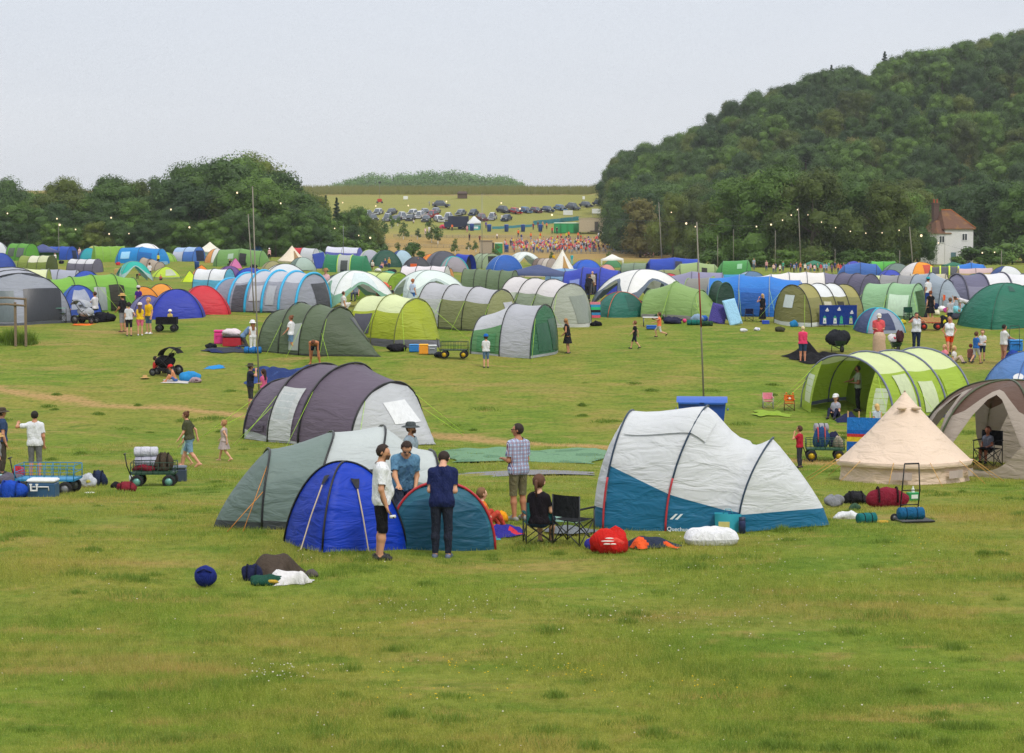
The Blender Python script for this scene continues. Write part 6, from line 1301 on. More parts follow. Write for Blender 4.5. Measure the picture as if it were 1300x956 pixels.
sheet('cloth', 'crumpled green white cloth behind the camp chairs', 'cloth', 700, 660, 60, 1.2, '7f9f94', .3, 10, 17, 20, .2, 1.0, '3f4444'); sheet('groundsheet', 'grey fabric heap under the black camp chair', 'cloth', 725, 676, 60, .7, '6f7478', .12, 0, 18, 16, .2)
# ball and clothes heap in the foreground
t = Th('ball', 'dark blue round stuff sack lying alone in the foreground', 'stuff sack', 261, 745); t.p(MB().ball((0, 0, .15), (.155, .14, .15), 0, 18, 12, .03, 4), 'body', cloth('1d2a72')); t.p(MB().tube([(-.1, -.1, .22), (0, -.14, .27), (.1, -.1, .22)], .012), 'cord', cloth('141c48'))
sheet('white_towel', 'white towel on top of the heap of clothes in the foreground', 'towel', 368, 742, 52, .45, 'd8d6d6', .16, 4, 21, 18, .2, 1.3); sheet('jacket', 'brown jacket at the back of the clothes heap in the foreground', 'jacket', 345, 731, 60, .5, '4a4038', .24, -12, 22, 18, .25, 1.2)
bag('bag', 'navy bag at the left end of the clothes heap', 'bag', 320, 738, 26, 20, '23284a', seed=31, strap='15182c'); bag('bag', 'dark green bag with a yellow mark on the clothes heap', 'bag', 341, 744, 46, 13, '1f4a3c', seed=32, patch='b8983a'); bag('shoe', 'grey boot at the right tip of the clothes heap', 'boot', 395, 734, 20, 9, '5a5450', seed=33)
# luggage by the bell tent
t = bag('duffel_bag', 'big maroon duffel bag beside the bell tent', 'duffel bag', 1126, 643, 54, 24, '7c2032', d=22, seed=41, ns=.04, strap='2a1418'); bag('bag', 'black rolled bag left of the maroon duffel', 'bag', 1086, 639, 34, 15, '26262a', seed=42, strap='101012'); bag('bag', 'grey see through bag of things left of the black rolled bag', 'bag', 1059, 643, 24, 14, '84868c', seed=43, ns=.16); bag('bag', 'white plastic bag before the bell tent', 'bag', 1078, 660, 34, 10, 'd8dadc', seed=44, ns=.16)
bag('bag', 'small dark green pouch before the bell tent', 'bag', 1085, 648, 14, 8, '3f5a44', seed=45)
roll('teal rolled sleeping bag before the bell tent', 1100, 665, 26, 7, '1c6a6c', 20); t = Th('peg_bag', 'yellow peg bag lying right of the teal sleeping bag', 'peg bag', 1121, 665, 5); t.p(MB().ball((0, 0, .03), (.13, .06, .035), 0, 12, 8, .08, 2), 'body', cloth('c8a040'))
t = Th('bottle_crate', 'green and white carton right of the maroon duffel', 'carton', 1159, 637, 15); s = t.s; t.p(MB().box((0, 0, 6 / s), (15 / s, 9 / s, 12 / s), bev=.01), 'body', mat('1e8a4a', .5)); t.p(MB().box((0, -4.6 / s, 7 / s), (9 / s, .01, 5 / s)), 'label_panel', mat('d8e0d8', .5)); t.p(MB().lathe([(2 / s, 12 / s), (2 / s, 16 / s), (.8 / s, 18 / s), (.8 / s, 20 / s)], 0, 10), 'bottle_neck', mat('e0e4e0', .4))
def trolley(label, px, py, H, rz, name='luggage_trolley'):
    t = Th(name, label, 'trolley', px, py, rz); s = t.s; h = H / s; W = h * .16; b = MB()
    for sd in (-1, 1): b.tube([(sd * W, .1, .12), (sd * W, .0, h * .55), (sd * W * .8, -.02, h)], .013, 0, 6)
    b.tube([(-W * .8, -.02, h), (W * .8, -.02, h)], .016, 0, 6); b.tube([(-W, .05, h * .3), (W, .05, h * .3)], .01); b.tube([(-W, .0, h * .55), (W, .0, h * .55)], .01); t.p(b, 'frame', BLK)
    t.p(MB().box((0, -.16, .07), (W * 3.6, .42, .025)), 'base_plate', BLK)
    for sd in (-1, 1): wheel(t, sd * W * 1.5, .12, .08, .04)
    return t
trolley('tall black luggage trolley standing right of the maroon duffel', 1156, 664, 76, 12); roll('blue rolled mat on the base of the black luggage trolley', 1156, 667, 34, 8, '1c5a84', 6, '123a58', dz=.1)
# windbreak, cart, kids chairs, bin
t = Th('windbreak', 'blue yellow and red striped windbreak behind the bell tent', 'windbreak', 1097, 577, -18); s = t.s
for i, c in enumerate(['1f62b8', 'e0c030', 'c83a3a', '1f62b8', '2a78c8']): t.p(MB().box((0, 0, (2 + [0, 14, 20, 24, 29][i] + [14, 6, 4, 5, 16][i] / 2) / s), (44 / s, .012, [14, 6, 4, 5, 16][i] / s)), 'stripe', cloth(c))
for u in (-21, -7, 7, 21): t.p(MB().tube([(u / s, .02, -.1), (u / s, .02, 55 / s)], .02, 0, 6), 'post', mat('b08a58'))
cart('dark green garden cart loaded with luggage beyond the white and teal tent', 1047, 585, 48, -6, '1f4a34', 'c8a820')
def on(t, dx, dz, fn, *a, **k):
    """a load resting on a cart: same place, lifted onto the tray"""
    return fn(*a, **k)
bag('bag', 'blue holdall on the dark green garden cart', 'holdall', 1042, 583, 20, 24, '2a4a7a', seed=51, strap='c05050', dz=.38); bag('bag', 'navy backpack on the dark green garden cart', 'backpack', 1058, 583, 16, 18, '2a2c48', seed=52, dz=.38); roll('grey rolled mat on top of the blue holdall', 1042, 582, 18, 6, '9a98a0', 5, dz=.80, name='rolled_mat', cat='rolled mat'); bag('bag', 'beige stuff sack at the right of the dark green cart', 'stuff sack', 1064, 584, 14, 14, 'a89a88', seed=53, dz=.38)
chair('pink child camp chair standing alone in the field', 975, 519, 20, 'e08a9a', 180, 'child_chair', 'a0a0a0', 'child chair')
chair('orange tiger striped child camp chair beside the pink one', 1002, 522, 20, 'd8702a', 175, 'child_chair', '6a4a30', 'child chair')
bpy.context.view_layer.update()
t_ = [o for o in bpy.data.objects if o.get('label', '').startswith('orange tiger')][0]
for i, (x, z, a) in enumerate([(-.08, .62, .5), (.08, .62, -.5), (-.1, .5, .3), (.1, .5, -.3), (0, .7, 0)]):
    MB().box((x * .7, .275 * .64, z * .86), (.07, .012, .02), 0, 0).build('stripe', mat('1a1512'), t_)
MB().ball((0, .19, .47), (.05, .02, .04), 0, 10, 6).build('muzzle', mat('eae0d4'), t_)
for sx_ in (-1, 1): MB().ball((sx_ * .12, .15, .66), (.035, .02, .035), 0, 8, 6).build('ear', mat('d8702a'), t_)
sheet('cloth', 'lime green cloth at the feet of the pink child chair', 'cloth', 978, 526, 40, 1.2, '8aa63a', .1, 5, 61, 18, .25)
t = Th('wheelie_bin', 'large blue four wheeled rubbish bin behind the white and teal tent', 'bin', 891, 547, -6); s = t.s; P = [[(x * k * 30 / s, y * k * 20 / s, z) for x, y in [(-1, -1), (1, -1), (1, 1), (-1, 1)]] for z, k in ((.16, .84), (.2, .9), (38 / s, 1.0))]
BB = mat('1f4a9c', .4); t.p(MB().grid(P, 0, close=True, smooth=False), 'body', BB)
g = [[(u * 32 / s, v * 22 / s, (38 + 6 * (1 - v * v)) / s) for u in np.linspace(-1, 1, 9)] for v in np.linspace(-1, 1, 9)]; t.p(MB().grid(g, 0).box((-16 / s, -22 / s, 37 / s), (26 / s, .06, .06)).box((16 / s, -22 / s, 37 / s), (26 / s, .06, .06)), 'lid', mat('2a5cb4', .4))
for sx_ in (-1, 1):
    t.p(MB().tube([(sx_ * 31 / s, -.3, 28 / s), (sx_ * 33 / s, -.3, 28 / s), (sx_ * 33 / s, .3, 28 / s)], .02), 'handle', BB)
    for sy_ in (-1, 1): wheel(t, sx_ * 22 / s, sy_ * 15 / s, .1, .05)
# --- left foreground: carts and luggage
cart('bright blue mesh garden wagon at the left edge', 62, 627, 76, -4, '1f7fb0', '8a8c90', hh=.32); cooler('blue cool box with a white lid in front of the blue wagon', 55, 632, 36, 25, '2f5478', 'd8dadc', -4)
MB().box((-.2, -.262, .27), (.03, .02, .14)).box((-.06, -.262, .27), (.03, .02, .14)).box((-.13, -.262, .20), (.17, .02, .03)).box((-.2, -.263, .335), (.06, .02, .03)).box((-.06, -.263, .335), (.06, .02, .03)).build('emblem', mat('e4e6e8'), [o for o in bpy.data.objects if o.get('label', '').startswith('blue cool box')][0])
bag('bag', 'bright blue holdall at the left edge beside the cool box', 'holdall', 14, 633, 42, 22, '1e48b0', seed=71, strap='163684'); bag('bag', 'grey purple sleeping bag bundle left of the blue wagon', 'bag', 14, 615, 34, 14, '5e5a68', seed=72); bag('bag', 'red bag squeezed between bundle and blue wagon', 'bag', 24, 612, 16, 16, 'b0303c', seed=73, dz=.1); bag('bag', 'pale teal bag at the left edge behind the blue holdall', 'bag', 4, 615, 18, 12, '9ac0c0', seed=74)
bag('backpack', 'grey white backpack lying right of the blue wagon', 'backpack', 111, 618, 22, 16, 'b8bcc4', seed=75, ns=.15, patch='c8c05a'); bag('backpack', 'navy backpack lying behind the grey white backpack', 'backpack', 125, 616, 22, 18, '2a3450', seed=76, strap='161c30'); t = Th('plate', 'white paper plate on the grass right of the cool box', 'plate', 114, 627); t.p(MB().lathe([(.001, .012), (.09, .012), (.12, .03)], 0, 16), 'rim', mat('e4e4e4'))
cart('dark green garden cart piled with bedding in the left field', 196, 618, 56, 3, '1f4030', '7ab0a8', hh=.26); roll('white rolled duvet on top of the green cart pile', 186, 617, 30, 6.5, 'c8c8d4', 4, 'b0b0bc', 'duvet', 'duvet', dz=.76); roll('pale grey rolled duvet below the white duvet on the green cart', 187, 617, 30, 7, 'b4b4c4', 0, '9a9aa8', 'duvet', 'duvet', dz=.50); bag('bag', 'maroon blanket on the tray of the green cart', 'blanket', 184, 617, 32, 10, '7a1c2c', seed=81, dz=.38); bag('bag', 'brown holdall at the right end of the green cart', 'holdall', 209, 617, 22, 22, '4f4438', seed=82, strap='2a241e', dz=.4); bag('bag', 'white carrier bag on the tray of the green cart', 'bag', 201, 616, 16, 9, 'c8b8c0', seed=83, dz=.38)
cooler('slate blue lidded storage box right of the green cart', 227, 612, 20, 21, '3a4658', '56616f', 4, 14, False, 'storage_box', 'box'); bag('bag', 'dark red holdall on the grass left of the green cart', 'holdall', 161, 624, 28, 12, '7c2430', seed=84, strap='4a141c'); bag('bag', 'black pouch on the grass beside the dark red holdall', 'bag', 149, 620, 16, 8, '202024', seed=85)
t = Th('water_bottle', 'white water bottle hanging upright at the handle of the green cart', 'bottle', 166, 614); t.p(MB().lathe([(.001, 0), (.045, 0), (.045, .2), (.02, .25), (.02, .28), (.001, .28)], 0, 12), 'body', mat('c8ccd0')); t.p(MB().lathe([(.024, .27), (.024, .31), (.001, .31)], 0, 10), 'cap', mat('4a90c0'))
# pushchairs
def pram(label, px, py, H, rz, col):
    t = Th('pushchair', label, 'pushchair', px, py, rz); s = t.s; q = H / s / 1.05; b = MB()
    for sd in (-.26, .26): b.tube([(.45 * q, sd * q, .18 * q), (-.1 * q, sd * q, .62 * q), (-.48 * q, sd * q, 1.05 * q)], .016, 0, 6); b.tube([(-.35 * q, sd * q, .18 * q), (.1 * q, sd * q, .62 * q)], .016, 0, 6)
    b.tube([(-.48 * q, -.26 * q, 1.05 * q), (-.48 * q, .26 * q, 1.05 * q)], .02); t.p(b, 'frame', BLK)
    g = [[(x * q, u * .25 * q, z * q) for u in np.linspace(-1, 1, 5)] for x, z in ((.34, .38), (.22, .5), (.05, .48), (-.12, .52), (-.24, .85))]; t.p(MB().grid(g, 0), 'seat', cloth(col))
    g = [[(( -.2 + .42 * math.sin(a)) * q, u * .27 * q, (.72 + .36 * math.cos(a) * (1 - .1 * u * u)) * q) for u in np.linspace(-1, 1, 7)] for a in np.linspace(-1.2, 1.5, 11)]; t.p(MB().grid(g, 0), 'hood', cloth(col))
    t.p(MB().ball((.03 * q, 0, .52 * q), (.40 * q, .27 * q, .24 * q), 0, 14, 9, .05, 2), 'carry_body', cloth(col)); t.p(MB().box((.0, 0, .24 * q), (.55 * q, .42 * q, .14 * q), bev=.03), 'basket', cloth('26262a'))
    for x, sd, r in ((-.35, -.3, .2), (-.35, .3, .2), (.45, -.2, .14), (.45, .2, .14)): wheel(t, x * q, sd * q, r * q, .05)
    return t
pram('black pushchair with its hood up standing in the left field', 211, 477, 36, 165, '1d1d21'); pram('white and grey pushchair beside the seated woman at left', 108, 411, 30, -20, 'a8acb4')
bag('bag', 'sky blue bag on the towel beside the shirtless child', 'bag', 241, 484, 26, 12, '2f8ac8', seed=91); bag('bag', 'flowery bag right of the sky blue bag', 'bag', 248, 486, 15, 7, 'a89098', seed=92, patch='6a4a5a'); sheet('towel', 'pale towel under the shirtless child', 'towel', 224, 485, 34, .9, 'c8c4c0', .03, 0, 93, 12, .08); sheet('cloth', 'blue cloth lying alone on the grass right of the pushchair', 'cloth', 273, 467, 22, .8, '2f8acc', .12, 5, 94, 12, .2); t = Th('straw_hat', 'straw hat lying on the grass left of the pushchair', 'hat', 184, 480); t.p(MB().lathe([(.2, .02), (.1, .04), (.09, .12), (.001, .13)], 0, 16), 'crown', mat('b8945c', .9))
# by the dark olive tunnel
cooler('bright pink suitcase standing by the dark olive tunnel tent', 279, 437, 14, 18, 'd83a86', 'd83a86', 5, 8, True, 'suitcase', 'suitcase'); cooler('red crate with a black rim by the pink suitcase', 296, 440, 24, 14, 'b02434', '2a1c20', -4, 16, False, 'crate', 'crate'); bag('duvet', 'white duvet piled on the red crate', 'duvet', 294, 438, 26, 8, 'dccfd4', seed=95, dz=.45); sheet('groundsheet', 'dark groundsheet under the red crate', 'groundsheet', 288, 445, 50, 1.6, '3a3e48', .12, 0, 96, 16, .25, 1.0, '26305a'); roll('blue rolled mat at the corner of the dark olive tunnel tent', 321, 449, 22, 4.5, '2a70b4', -8, name='rolled_mat', cat='rolled mat')
bag('bag', 'black stuff bag left of the groundsheet by the suitcase', 'bag', 268, 442, 14, 6, '202226', seed=97)
sheet('tarpaulin', 'crumpled navy blue tarpaulin behind the plum purple tent', 'tarpaulin', 368, 478, 98, 4.4, '26386a', .22, 8, 101, 34, .14, 1.3, '2f4880')
cart('black fabric wagon carrying the toddler', 212, 421, 26, 0, '202226', '3a3a40', solid='1c1c20', hh=.32, name='wagon', cat='wagon', handle=0)
bag('bag', 'black bag heap in front of the bright green tunnel tent', 'bag', 130, 409, 32, 12, '1c1d24', seed=102, strap='101014'); sheet('mat', 'orange mat in front of the white and grey pushchair', 'mat', 106, 413, 26, 1.0, 'e8702a', .05, 0, 103, 10, .1)
t = chair('pale green camp chair under the woman in the black vest', 76, 410, 26, '7ab0a0', -70)
# row of gear in front of the lime and olive tent
bag('bag', 'black bag heap in front of the dark olive tent nose', 'bag', 504, 446, 26, 9, '1d1d22', seed=104); cooler('bright blue plastic box in the row before the lime tent', 526, 447, 13, 10, '2a78c0', '4a94d4', 0, 8, False, 'storage_box', 'box'); cooler('orange yellow plastic box in the row before the lime tent', 538, 450, 12, 13, 'e8982a', 'f0b030', 0, 8, False, 'storage_box', 'box'); cooler('grey cool box with a white handle in the row before the lime tent', 549, 450, 11, 12, '7a8088', 'c8ccd0', 0, 8); cart('dark green garden cart with yellow wheels before the green porch tent', 577, 455, 34, -4, '1f3a30', 'd8b020', hh=.34); bag('bag', 'dark bag between the grey cool box and the garden cart', 'bag', 560, 453, 20, 6, '23262e', seed=105)
# right middle
def airbed(label, px, py, w, h, col, rz, tilt, ribs=5):
    t = Th('airbed', label, 'airbed', px, py, rz); s = t.s; w, L = w / s, h / s; g = []; n = 20
    for j in range(31):
        row = []
        for i in range(n + 1):
            u, v = i / n, j / 30; ed = min(1, min(u, 1 - u, v * L / w, (1 - v) * L / w) * 9) ** .5; z = .09 * ed * (1 + (.25 * math.cos(2 * PI * ribs * u) * math.cos(2 * PI * v * 9) if ribs > 1 else 0))
            row.append(((u - .5) * w, -z - math.sin(R_(tilt)) * 0 + v * L * math.sin(R_(tilt)), v * L * math.cos(R_(tilt)) + .02))
        g.append(row)
    b = MB().grid(g, 0); b.grid([[(x, -y_ + 2 * v_, z) for (x, y_, z), v_ in zip(r_, [z_[2] * math.tan(R_(tilt)) for z_ in r_])] for r_ in g], 0, flip=True); t.p(b, 'mattress', cloth(col)); t.p(MB().lathe([(.03, 0), (.03, .03), (.001, .03)], 0, 10, (w * .35, -.1, .12)), 'valve', mat('20242c')); t.e.rotation_euler = (0, R_(-12 if rz > 0 else 14), R_(rz)); return t
airbed('violet ribbed airbed leaning beside the dark green toilet tent', 909, 411, 21, 28, '4a4488', -6, 30); airbed('pale blue airbed leaning in front of the bright blue tunnel', 935, 413, 17, 36, '9ac8e4', 8, 25, 1); airbed('navy blue airbed leaning on the emerald green tent', 408, 341, 15, 21, '3a4fa0', 8, 20, 3)
chair('blue camp chair in front of the light green domed tent', 871, 404, 19, '2058b4', 150); chair('navy camp chair behind the pale blue airbed', 951, 408, 16, '1d2344', 170); chair('green camp chair left of the mint tunnel tent', 1113, 397, 15, '1f5a44', 180); chair('dark green camp chair in front of the mint tunnel tent', 1153, 407, 17, '1c4a3c', 175)
bag('bag', 'navy heap of clothes in front of the light green domed tent', 'bag', 853, 411, 26, 8, '2a2c44', seed=111, ns=.15); roll('teal rolled mat in front of the violet airbed', 881, 413, 18, 3.4, '1a6a60', 0); roll('dark green rolled mat right of the teal rolled mat', 897, 414, 16, 3.2, '2a4a34', -4); bag('bag', 'pale blue bag behind the teal rolled mat', 'bag', 885, 408, 16, 9, '8aa4c0', seed=112); bag('bag', 'blue bag at the foot of the violet airbed', 'bag', 893, 408, 12, 7, '2a60b8', seed=113); cooler('blue plastic tray by the running boy', 827, 418, 13, 5, '2058b0', '2a6cc4', 0, 8, False, 'storage_box', 'box'); t = Th('football', 'pink ball in front of the light green domed tent', 'ball', 869, 410); t.p(MB().ball((0, 0, .11), .11), 'body', mat('d83a7a'))
t = Th('folding_table', 'white folding table beside the teal pop up tent', 'table', 827, 415); s = t.s; t.p(MB().box((0, 0, 12 / s), (22 / s, 12 / s, .04)), 'tabletop', mat('d8d8d8'))
for sx_ in (-1, 1):
    for sy_ in (-1, 1): t.p(MB().tube([(sx_ * 10 / s, sy_ * 5 / s, 0), (sx_ * 10 / s, sy_ * 5 / s, 12 / s)], .015), 'leg', STEEL)
cooler('small blue box by the woman in the long black dress', 972, 412, 9, 5, '2a50c0', '3a60d0', 0, 6, False, 'storage_box', 'box'); bag('basket', 'blue basket on the skirt of the olive cabin tent', 'basket', 1008, 415, 10, 8, '2a80b8', seed=114); bag('bag', 'dark olive bag lying alone in front of the olive cabin tent', 'bag', 990, 421, 14, 6, '3f3f30', seed=115); bag('bag', 'white bag lying alone before the bright blue tunnel', 'bag', 961, 420, 9, 4, 'dcdce4', seed=116, patch='6a80c0'); bag('bag', 'white bundle left of the white bag before the blue tunnel', 'bag', 944, 421, 9, 4, 'd8d8e0', seed=117)
sheet('plastic_sheet', 'crumpled black plastic sheet behind the woman in the pink vest', 'plastic sheet', 1037, 457, 64, 2.4, '17171a', .25, -4, 121, 28, .3, 1.2, None, (-.3, .4, .55, .10))
def barrow(label, px, py, H, rz, loads, cov=None):
    t = Th('wheelbarrow', label, 'wheelbarrow', px, py, rz); s = t.s; q = H / s / 1.0; P = [[(x * a * q, y * b_ * q, z * q) for x, y in [(-1, -1), (1, -1), (1, 1), (-1, 1)]] for a, b_, z in ((.3, .2, .32), (.5, .32, .62))]
    t.p(MB().grid(P, 0, close=True, smooth=False).add(P[0], [(0, 1, 2, 3)], 0, False), 'tray', mat('2f4a3a')); wheel(t, .62 * q, 0, .18 * q, .09); b = MB()
    for sd in (-1, 1): b.tube([(.62 * q, sd * .06 * q, .18 * q), (-.3 * q, sd * .24 * q, .36 * q), (-.85 * q, sd * .28 * q, .55 * q)], .02); b.tube([(-.3 * q, sd * .24 * q, .36 * q), (-.35 * q, sd * .24 * q, 0)], .018)
    t.p(b, 'frame', BLK)
    return t
barrow('wheelbarrow under a black cover beside the black plastic sheet', 1064, 447, 24, -80, 0); bag('cover', 'black cover heaped over the wheelbarrow', 'cover', 1064, 447, 30, 18, '24262c', seed=127, ns=.12, dz=.32); barrow('wheelbarrow with white and maroon bags beside the tan sack', 1138, 447, 20, -95, 0); bag('bag', 'white bag with a red mark in the wheelbarrow', 'bag', 1133, 446, 12, 10, 'd8d4d8', seed=123, patch='c04050', dz=.42); bag('bag', 'maroon brown bag in the wheelbarrow', 'bag', 1142, 446, 11, 14, '4a2a30', seed=124, dz=.42)
t = Th('tan_sack', 'tall tan sack held by the man in coral', 'sack', 1116, 452); s = t.s; P = [[(math.cos(a) * r_ * (1 + .05 * math.sin(3 * a + z * 9)), math.sin(a) * r_ * .8, z * 30 / s) for a in np.linspace(0, 2 * PI, 19)[:-1]] for z, r_ in ((0, 8.2 / s), (.3, 8.6 / s), (.6, 8 / s), (.85, 8 / s), (1, 5 / s), (1.02, .01))]; t.p(MB().grid(P, 0, close=True), 'body', cloth('c2a48c')); t.p(MB().box((0, 0, .02), (20 / s, 12 / s, .04)), 'base', mat('9a9a9c'))
t = Th('windbreak', 'navy picture windbreak with white lighthouses and sailing boats', 'windbreak', 1064, 415, -4); s = t.s; t.p(MB().box((0, 0, 15 / s), (47 / s, .02, 25 / s)), 'cloth_panel', cloth('1d3a86'))
for u in (-23.5, -8, 8, 23.5): t.p(MB().tube([(u / s, .03, -.1), (u / s, .03, 30 / s)], .02, 0, 6), 'post', mat('8a7a60'))
for u, c in ((-17, 'd8d8dc'), (-4, 'd8d8dc'), (4, '3aa888'), (16, 'c8c0a0')):
    b = MB().add([((u - 2.2) / s, -.02, 4 / s), ((u + 2.2) / s, -.02, 4 / s), ((u + 1.6) / s, -.02, 11 / s), ((u - 1.6) / s, -.02, 11 / s)], [(0, 1, 2, 3)], 0, False).add([((u - 2.4) / s, -.02, 11.2 / s), ((u + 2.4) / s, -.02, 11.2 / s), (u / s, -.02, 14.5 / s)], [(0, 1, 2)], 1, False).add([((u - .6) / s, -.025, 6 / s), ((u + .6) / s, -.025, 6 / s), ((u + .6) / s, -.025, 8 / s), ((u - .6) / s, -.025, 8 / s)], [(0, 1, 2, 3)], 1, False); t.p(b, 'lighthouse_picture', [mat(c), mat('2f9a7a')])
for u, z in ((-14, 21), (1, 22), (17, 18)): t.p(MB().add([((u - 2) / s, -.02, z / s), ((u + 2) / s, -.02, z / s), ((u + .3) / s, -.02, (z + 3.5) / s)], [(0, 1, 2)], 0, False).add([((u - 2.6) / s, -.02, (z - .3) / s), ((u - 1.6) / s, -.02, (z - 1.5) / s), ((u + 1.6) / s, -.02, (z - 1.5) / s), ((u + 2.6) / s, -.02, (z - .3) / s)], [(0, 1, 2, 3)], 0, False), 'boat_picture', mat('dcdce4'))
t = Th('windbreak', 'pink blue and green striped windbreak by the sage grey tunnel', 'windbreak', 751, 404, 10); s = t.s
for i, c in enumerate(['d85a70', '3a8ac0', '2a2a34', '3ac080', '3a9ac8', 'e08a9a']): t.p(MB().box((0, 0, (2 + i * 3.4) / s), (23 / s, .015, 3.3 / s)), 'stripe', cloth(c))
for u in (-11, 0, 11): t.p(MB().tube([(u / s, .03, -.1), (u / s, .03, 25 / s)], .02, 0, 6), 'post', mat('8a7a60'))
cart('red wooden sided wagon near the woman in the black dress', 1181, 419, 24, -6, 'c02a2a', 'c83a30', solid='c89a68', hh=.22, name='wagon', cat='wagon'); bag('bag', 'black and yellow bag right of the red wagon', 'bag', 1197, 416, 13, 15, '202024', seed=131, patch='d8d020')
r = random.Random(3)
for i, (px, py, w_, h_, c, nm) in enumerate([(1196, 396, 12, 7, 'e8e4e4', 'white'), (1205, 397, 14, 8, 'c84a9a', 'magenta'), (1213, 398, 16, 9, '7ac0d0', 'pale turquoise'), (1218, 391, 10, 7, 'b82838', 'red'), (1223, 404, 14, 7, '2a2c34', 'black'), (1211, 405, 18, 7, '3a3c48', 'charcoal'), (1231, 400, 10, 9, '5a4a9a', 'violet'), (1226, 395, 9, 7, '2a8a80', 'teal'), (1203, 405, 9, 5, 'd8c83a', 'yellow'), (1199, 391, 10, 5, '3a60b0', 'blue'), (1189, 400, 10, 6, 'e0d8c0', 'cream'), (1221, 408, 10, 5, 'c89a3a', 'mustard'), (1230, 409, 8, 4, 'e4e4e8', 'pale grey'), (1174, 404, 10, 6, '24262c', 'dark grey'), (1187, 393, 9, 8, '26305a', 'navy')]):
    bag('bag', f'{nm} bag in the big heap of luggage before the violet grey tent', 'bag', px, py, w_, h_, c, seed=140 + i, ns=.13, group='luggage heap before the violet grey tent')
t = Th('flag', 'small orange flag on a thin stick behind the luggage heap', 'flag', 1197, 392); s = t.s; t.p(MB().tube([(0, 0, 0), (0, 0, 18 / s)], .015, 0, 5), 'stick', mat('c0a080')); t.p(MB().add([(0, 0, 10 / s), (3 / s, .02, 11 / s), (3 / s, -.02, 17 / s), (0, 0, 18 / s)], [(0, 1, 2, 3)], 0), 'cloth', cloth('f06030'))
trolley('black luggage trolley pushed by the man in white at right', 1287, 466, 52, 20); cooler('bright blue cool bag strapped on the pushed trolley', 1288, 464, 17, 15, '2878c0', '3a8ad0', 8, 12); [o for o in bpy.data.objects if o.get('label', '').startswith('bright blue cool bag')][0].location.z += .6; bag('bag', 'blue holdall below the cool bag on the pushed trolley', 'holdall', 1286, 465, 20, 14, '2a48a0', seed=161, dz=.2); bag('bag', 'crimson bag at the foot of the pushed trolley', 'bag', 1292, 467, 22, 9, '8a1c48', seed=162, dz=.05)
chair('black camp chair inside the brown screen shelter', 1254, 591, 44, '1c1d22', 140); sheet('cloth', 'dark blue sleeping bag beside the girl at the lime air tent', 'cloth', 1074, 534, 26, .9, '262a4c', .35, 0, 163, 14, .2)
# distant little things
for lab, px, py, w_, h_, c in [('orange plastic crate by the charcoal dome', 525, 341, 8, 6, 'e8622a'), ('blue recycling box among the left field tents', 164, 331, 6, 4, '2a70c0'), ('pale blue box by the lime and green low dome', 208, 336, 9, 4, '8ab4d0')]: cooler(lab, px, py, w_, h_, c, c, 0, None, False, 'storage_box', 'box')
t = Th('straw_bale', 'tan straw bale in the left field', 'straw bale', 151, 347); s = t.s; t.p(MB().box((0, 0, 3 / s), (11 / s, 5 / s, 6 / s), bev=.05), 'bale', mat('b59a62', .95, var=.4, sc=12)); t.p(MB().tube([(-2 / s, -2.6 / s, .02), (-2 / s, -2.6 / s, 6.1 / s), (-2 / s, 2.6 / s, 6.1 / s)], .01), 'twine', mat('d8a050'))
def bin_(label, px, py, h, col='1f4a94', group=None):
    t = Th('rubbish_bin', label, 'bin', px, py, 0, group); h = h / t.s; t.p(MB().lathe([(.001, 0), (h * .27, 0), (h * .32, h * .9)], 0, 12), 'body', mat(col, .45)); t.p(MB().lathe([(h * .35, h * .88), (h * .35, h * .95), (h * .1, h * 1.02), (.001, h * 1.02)], 0, 12), 'lid', mat(col, .4)); return t
bin_('blue bin behind the orange tent in the left field', 250, 342, 10)
t = Th('bunting', 'string of coloured bunting over the mid green tunnel', 'bunting', 604, 368); s = t.s; pts = [(u / s, 0, (17 + 2 * (u / 16) ** 2) / s) for u in np.linspace(-16, 16, 17)]; t.p(MB().tube(pts, .01, 0, 4), 'cord', mat('dcdcdc')); [t.p(MB().tube([(sx_ * 16 / s, 0, 0), (sx_ * 16 / s, 0, 19 / s)], .02, 0, 5), 'post', mat('8a8a80')) for sx_ in (-1, 1)]
for i, (u, _, z) in enumerate(pts[1:-1]): t.p(MB().add([(u - .05, 0, z), (u + .05, 0, z), (u, .01, z - .16)], [(0, 1, 2)], 0, False), 'pennant', cloth(['e03a3a', '3ac04a', 'f0d030', 'e87ab0', '3a5ad8'][i % 5]))
t = Th('parasol', 'small orange parasol beside the lime tunnel tent', 'parasol', 487, 390); s = t.s; t.p(MB().tube([(0, 0, 0), (0, 0, 32 / s)], .02), 'pole', mat('c8c8c8')); t.p(MB().lathe([(8 / s, 25 / s), (7 / s, 28 / s), (4 / s, 31 / s), (.01, 32.5 / s)], 0, 14), 'canopy', fab('e85a34'))
t = Th('awning_pad', 'black bags propped by the sage green tent door', 'bag', 316, 338); t.p(MB().ball((0, 0, .3), (.4, .3, .35), 0, 12, 8, .12, 3), 'body', cloth('1c1c22'))
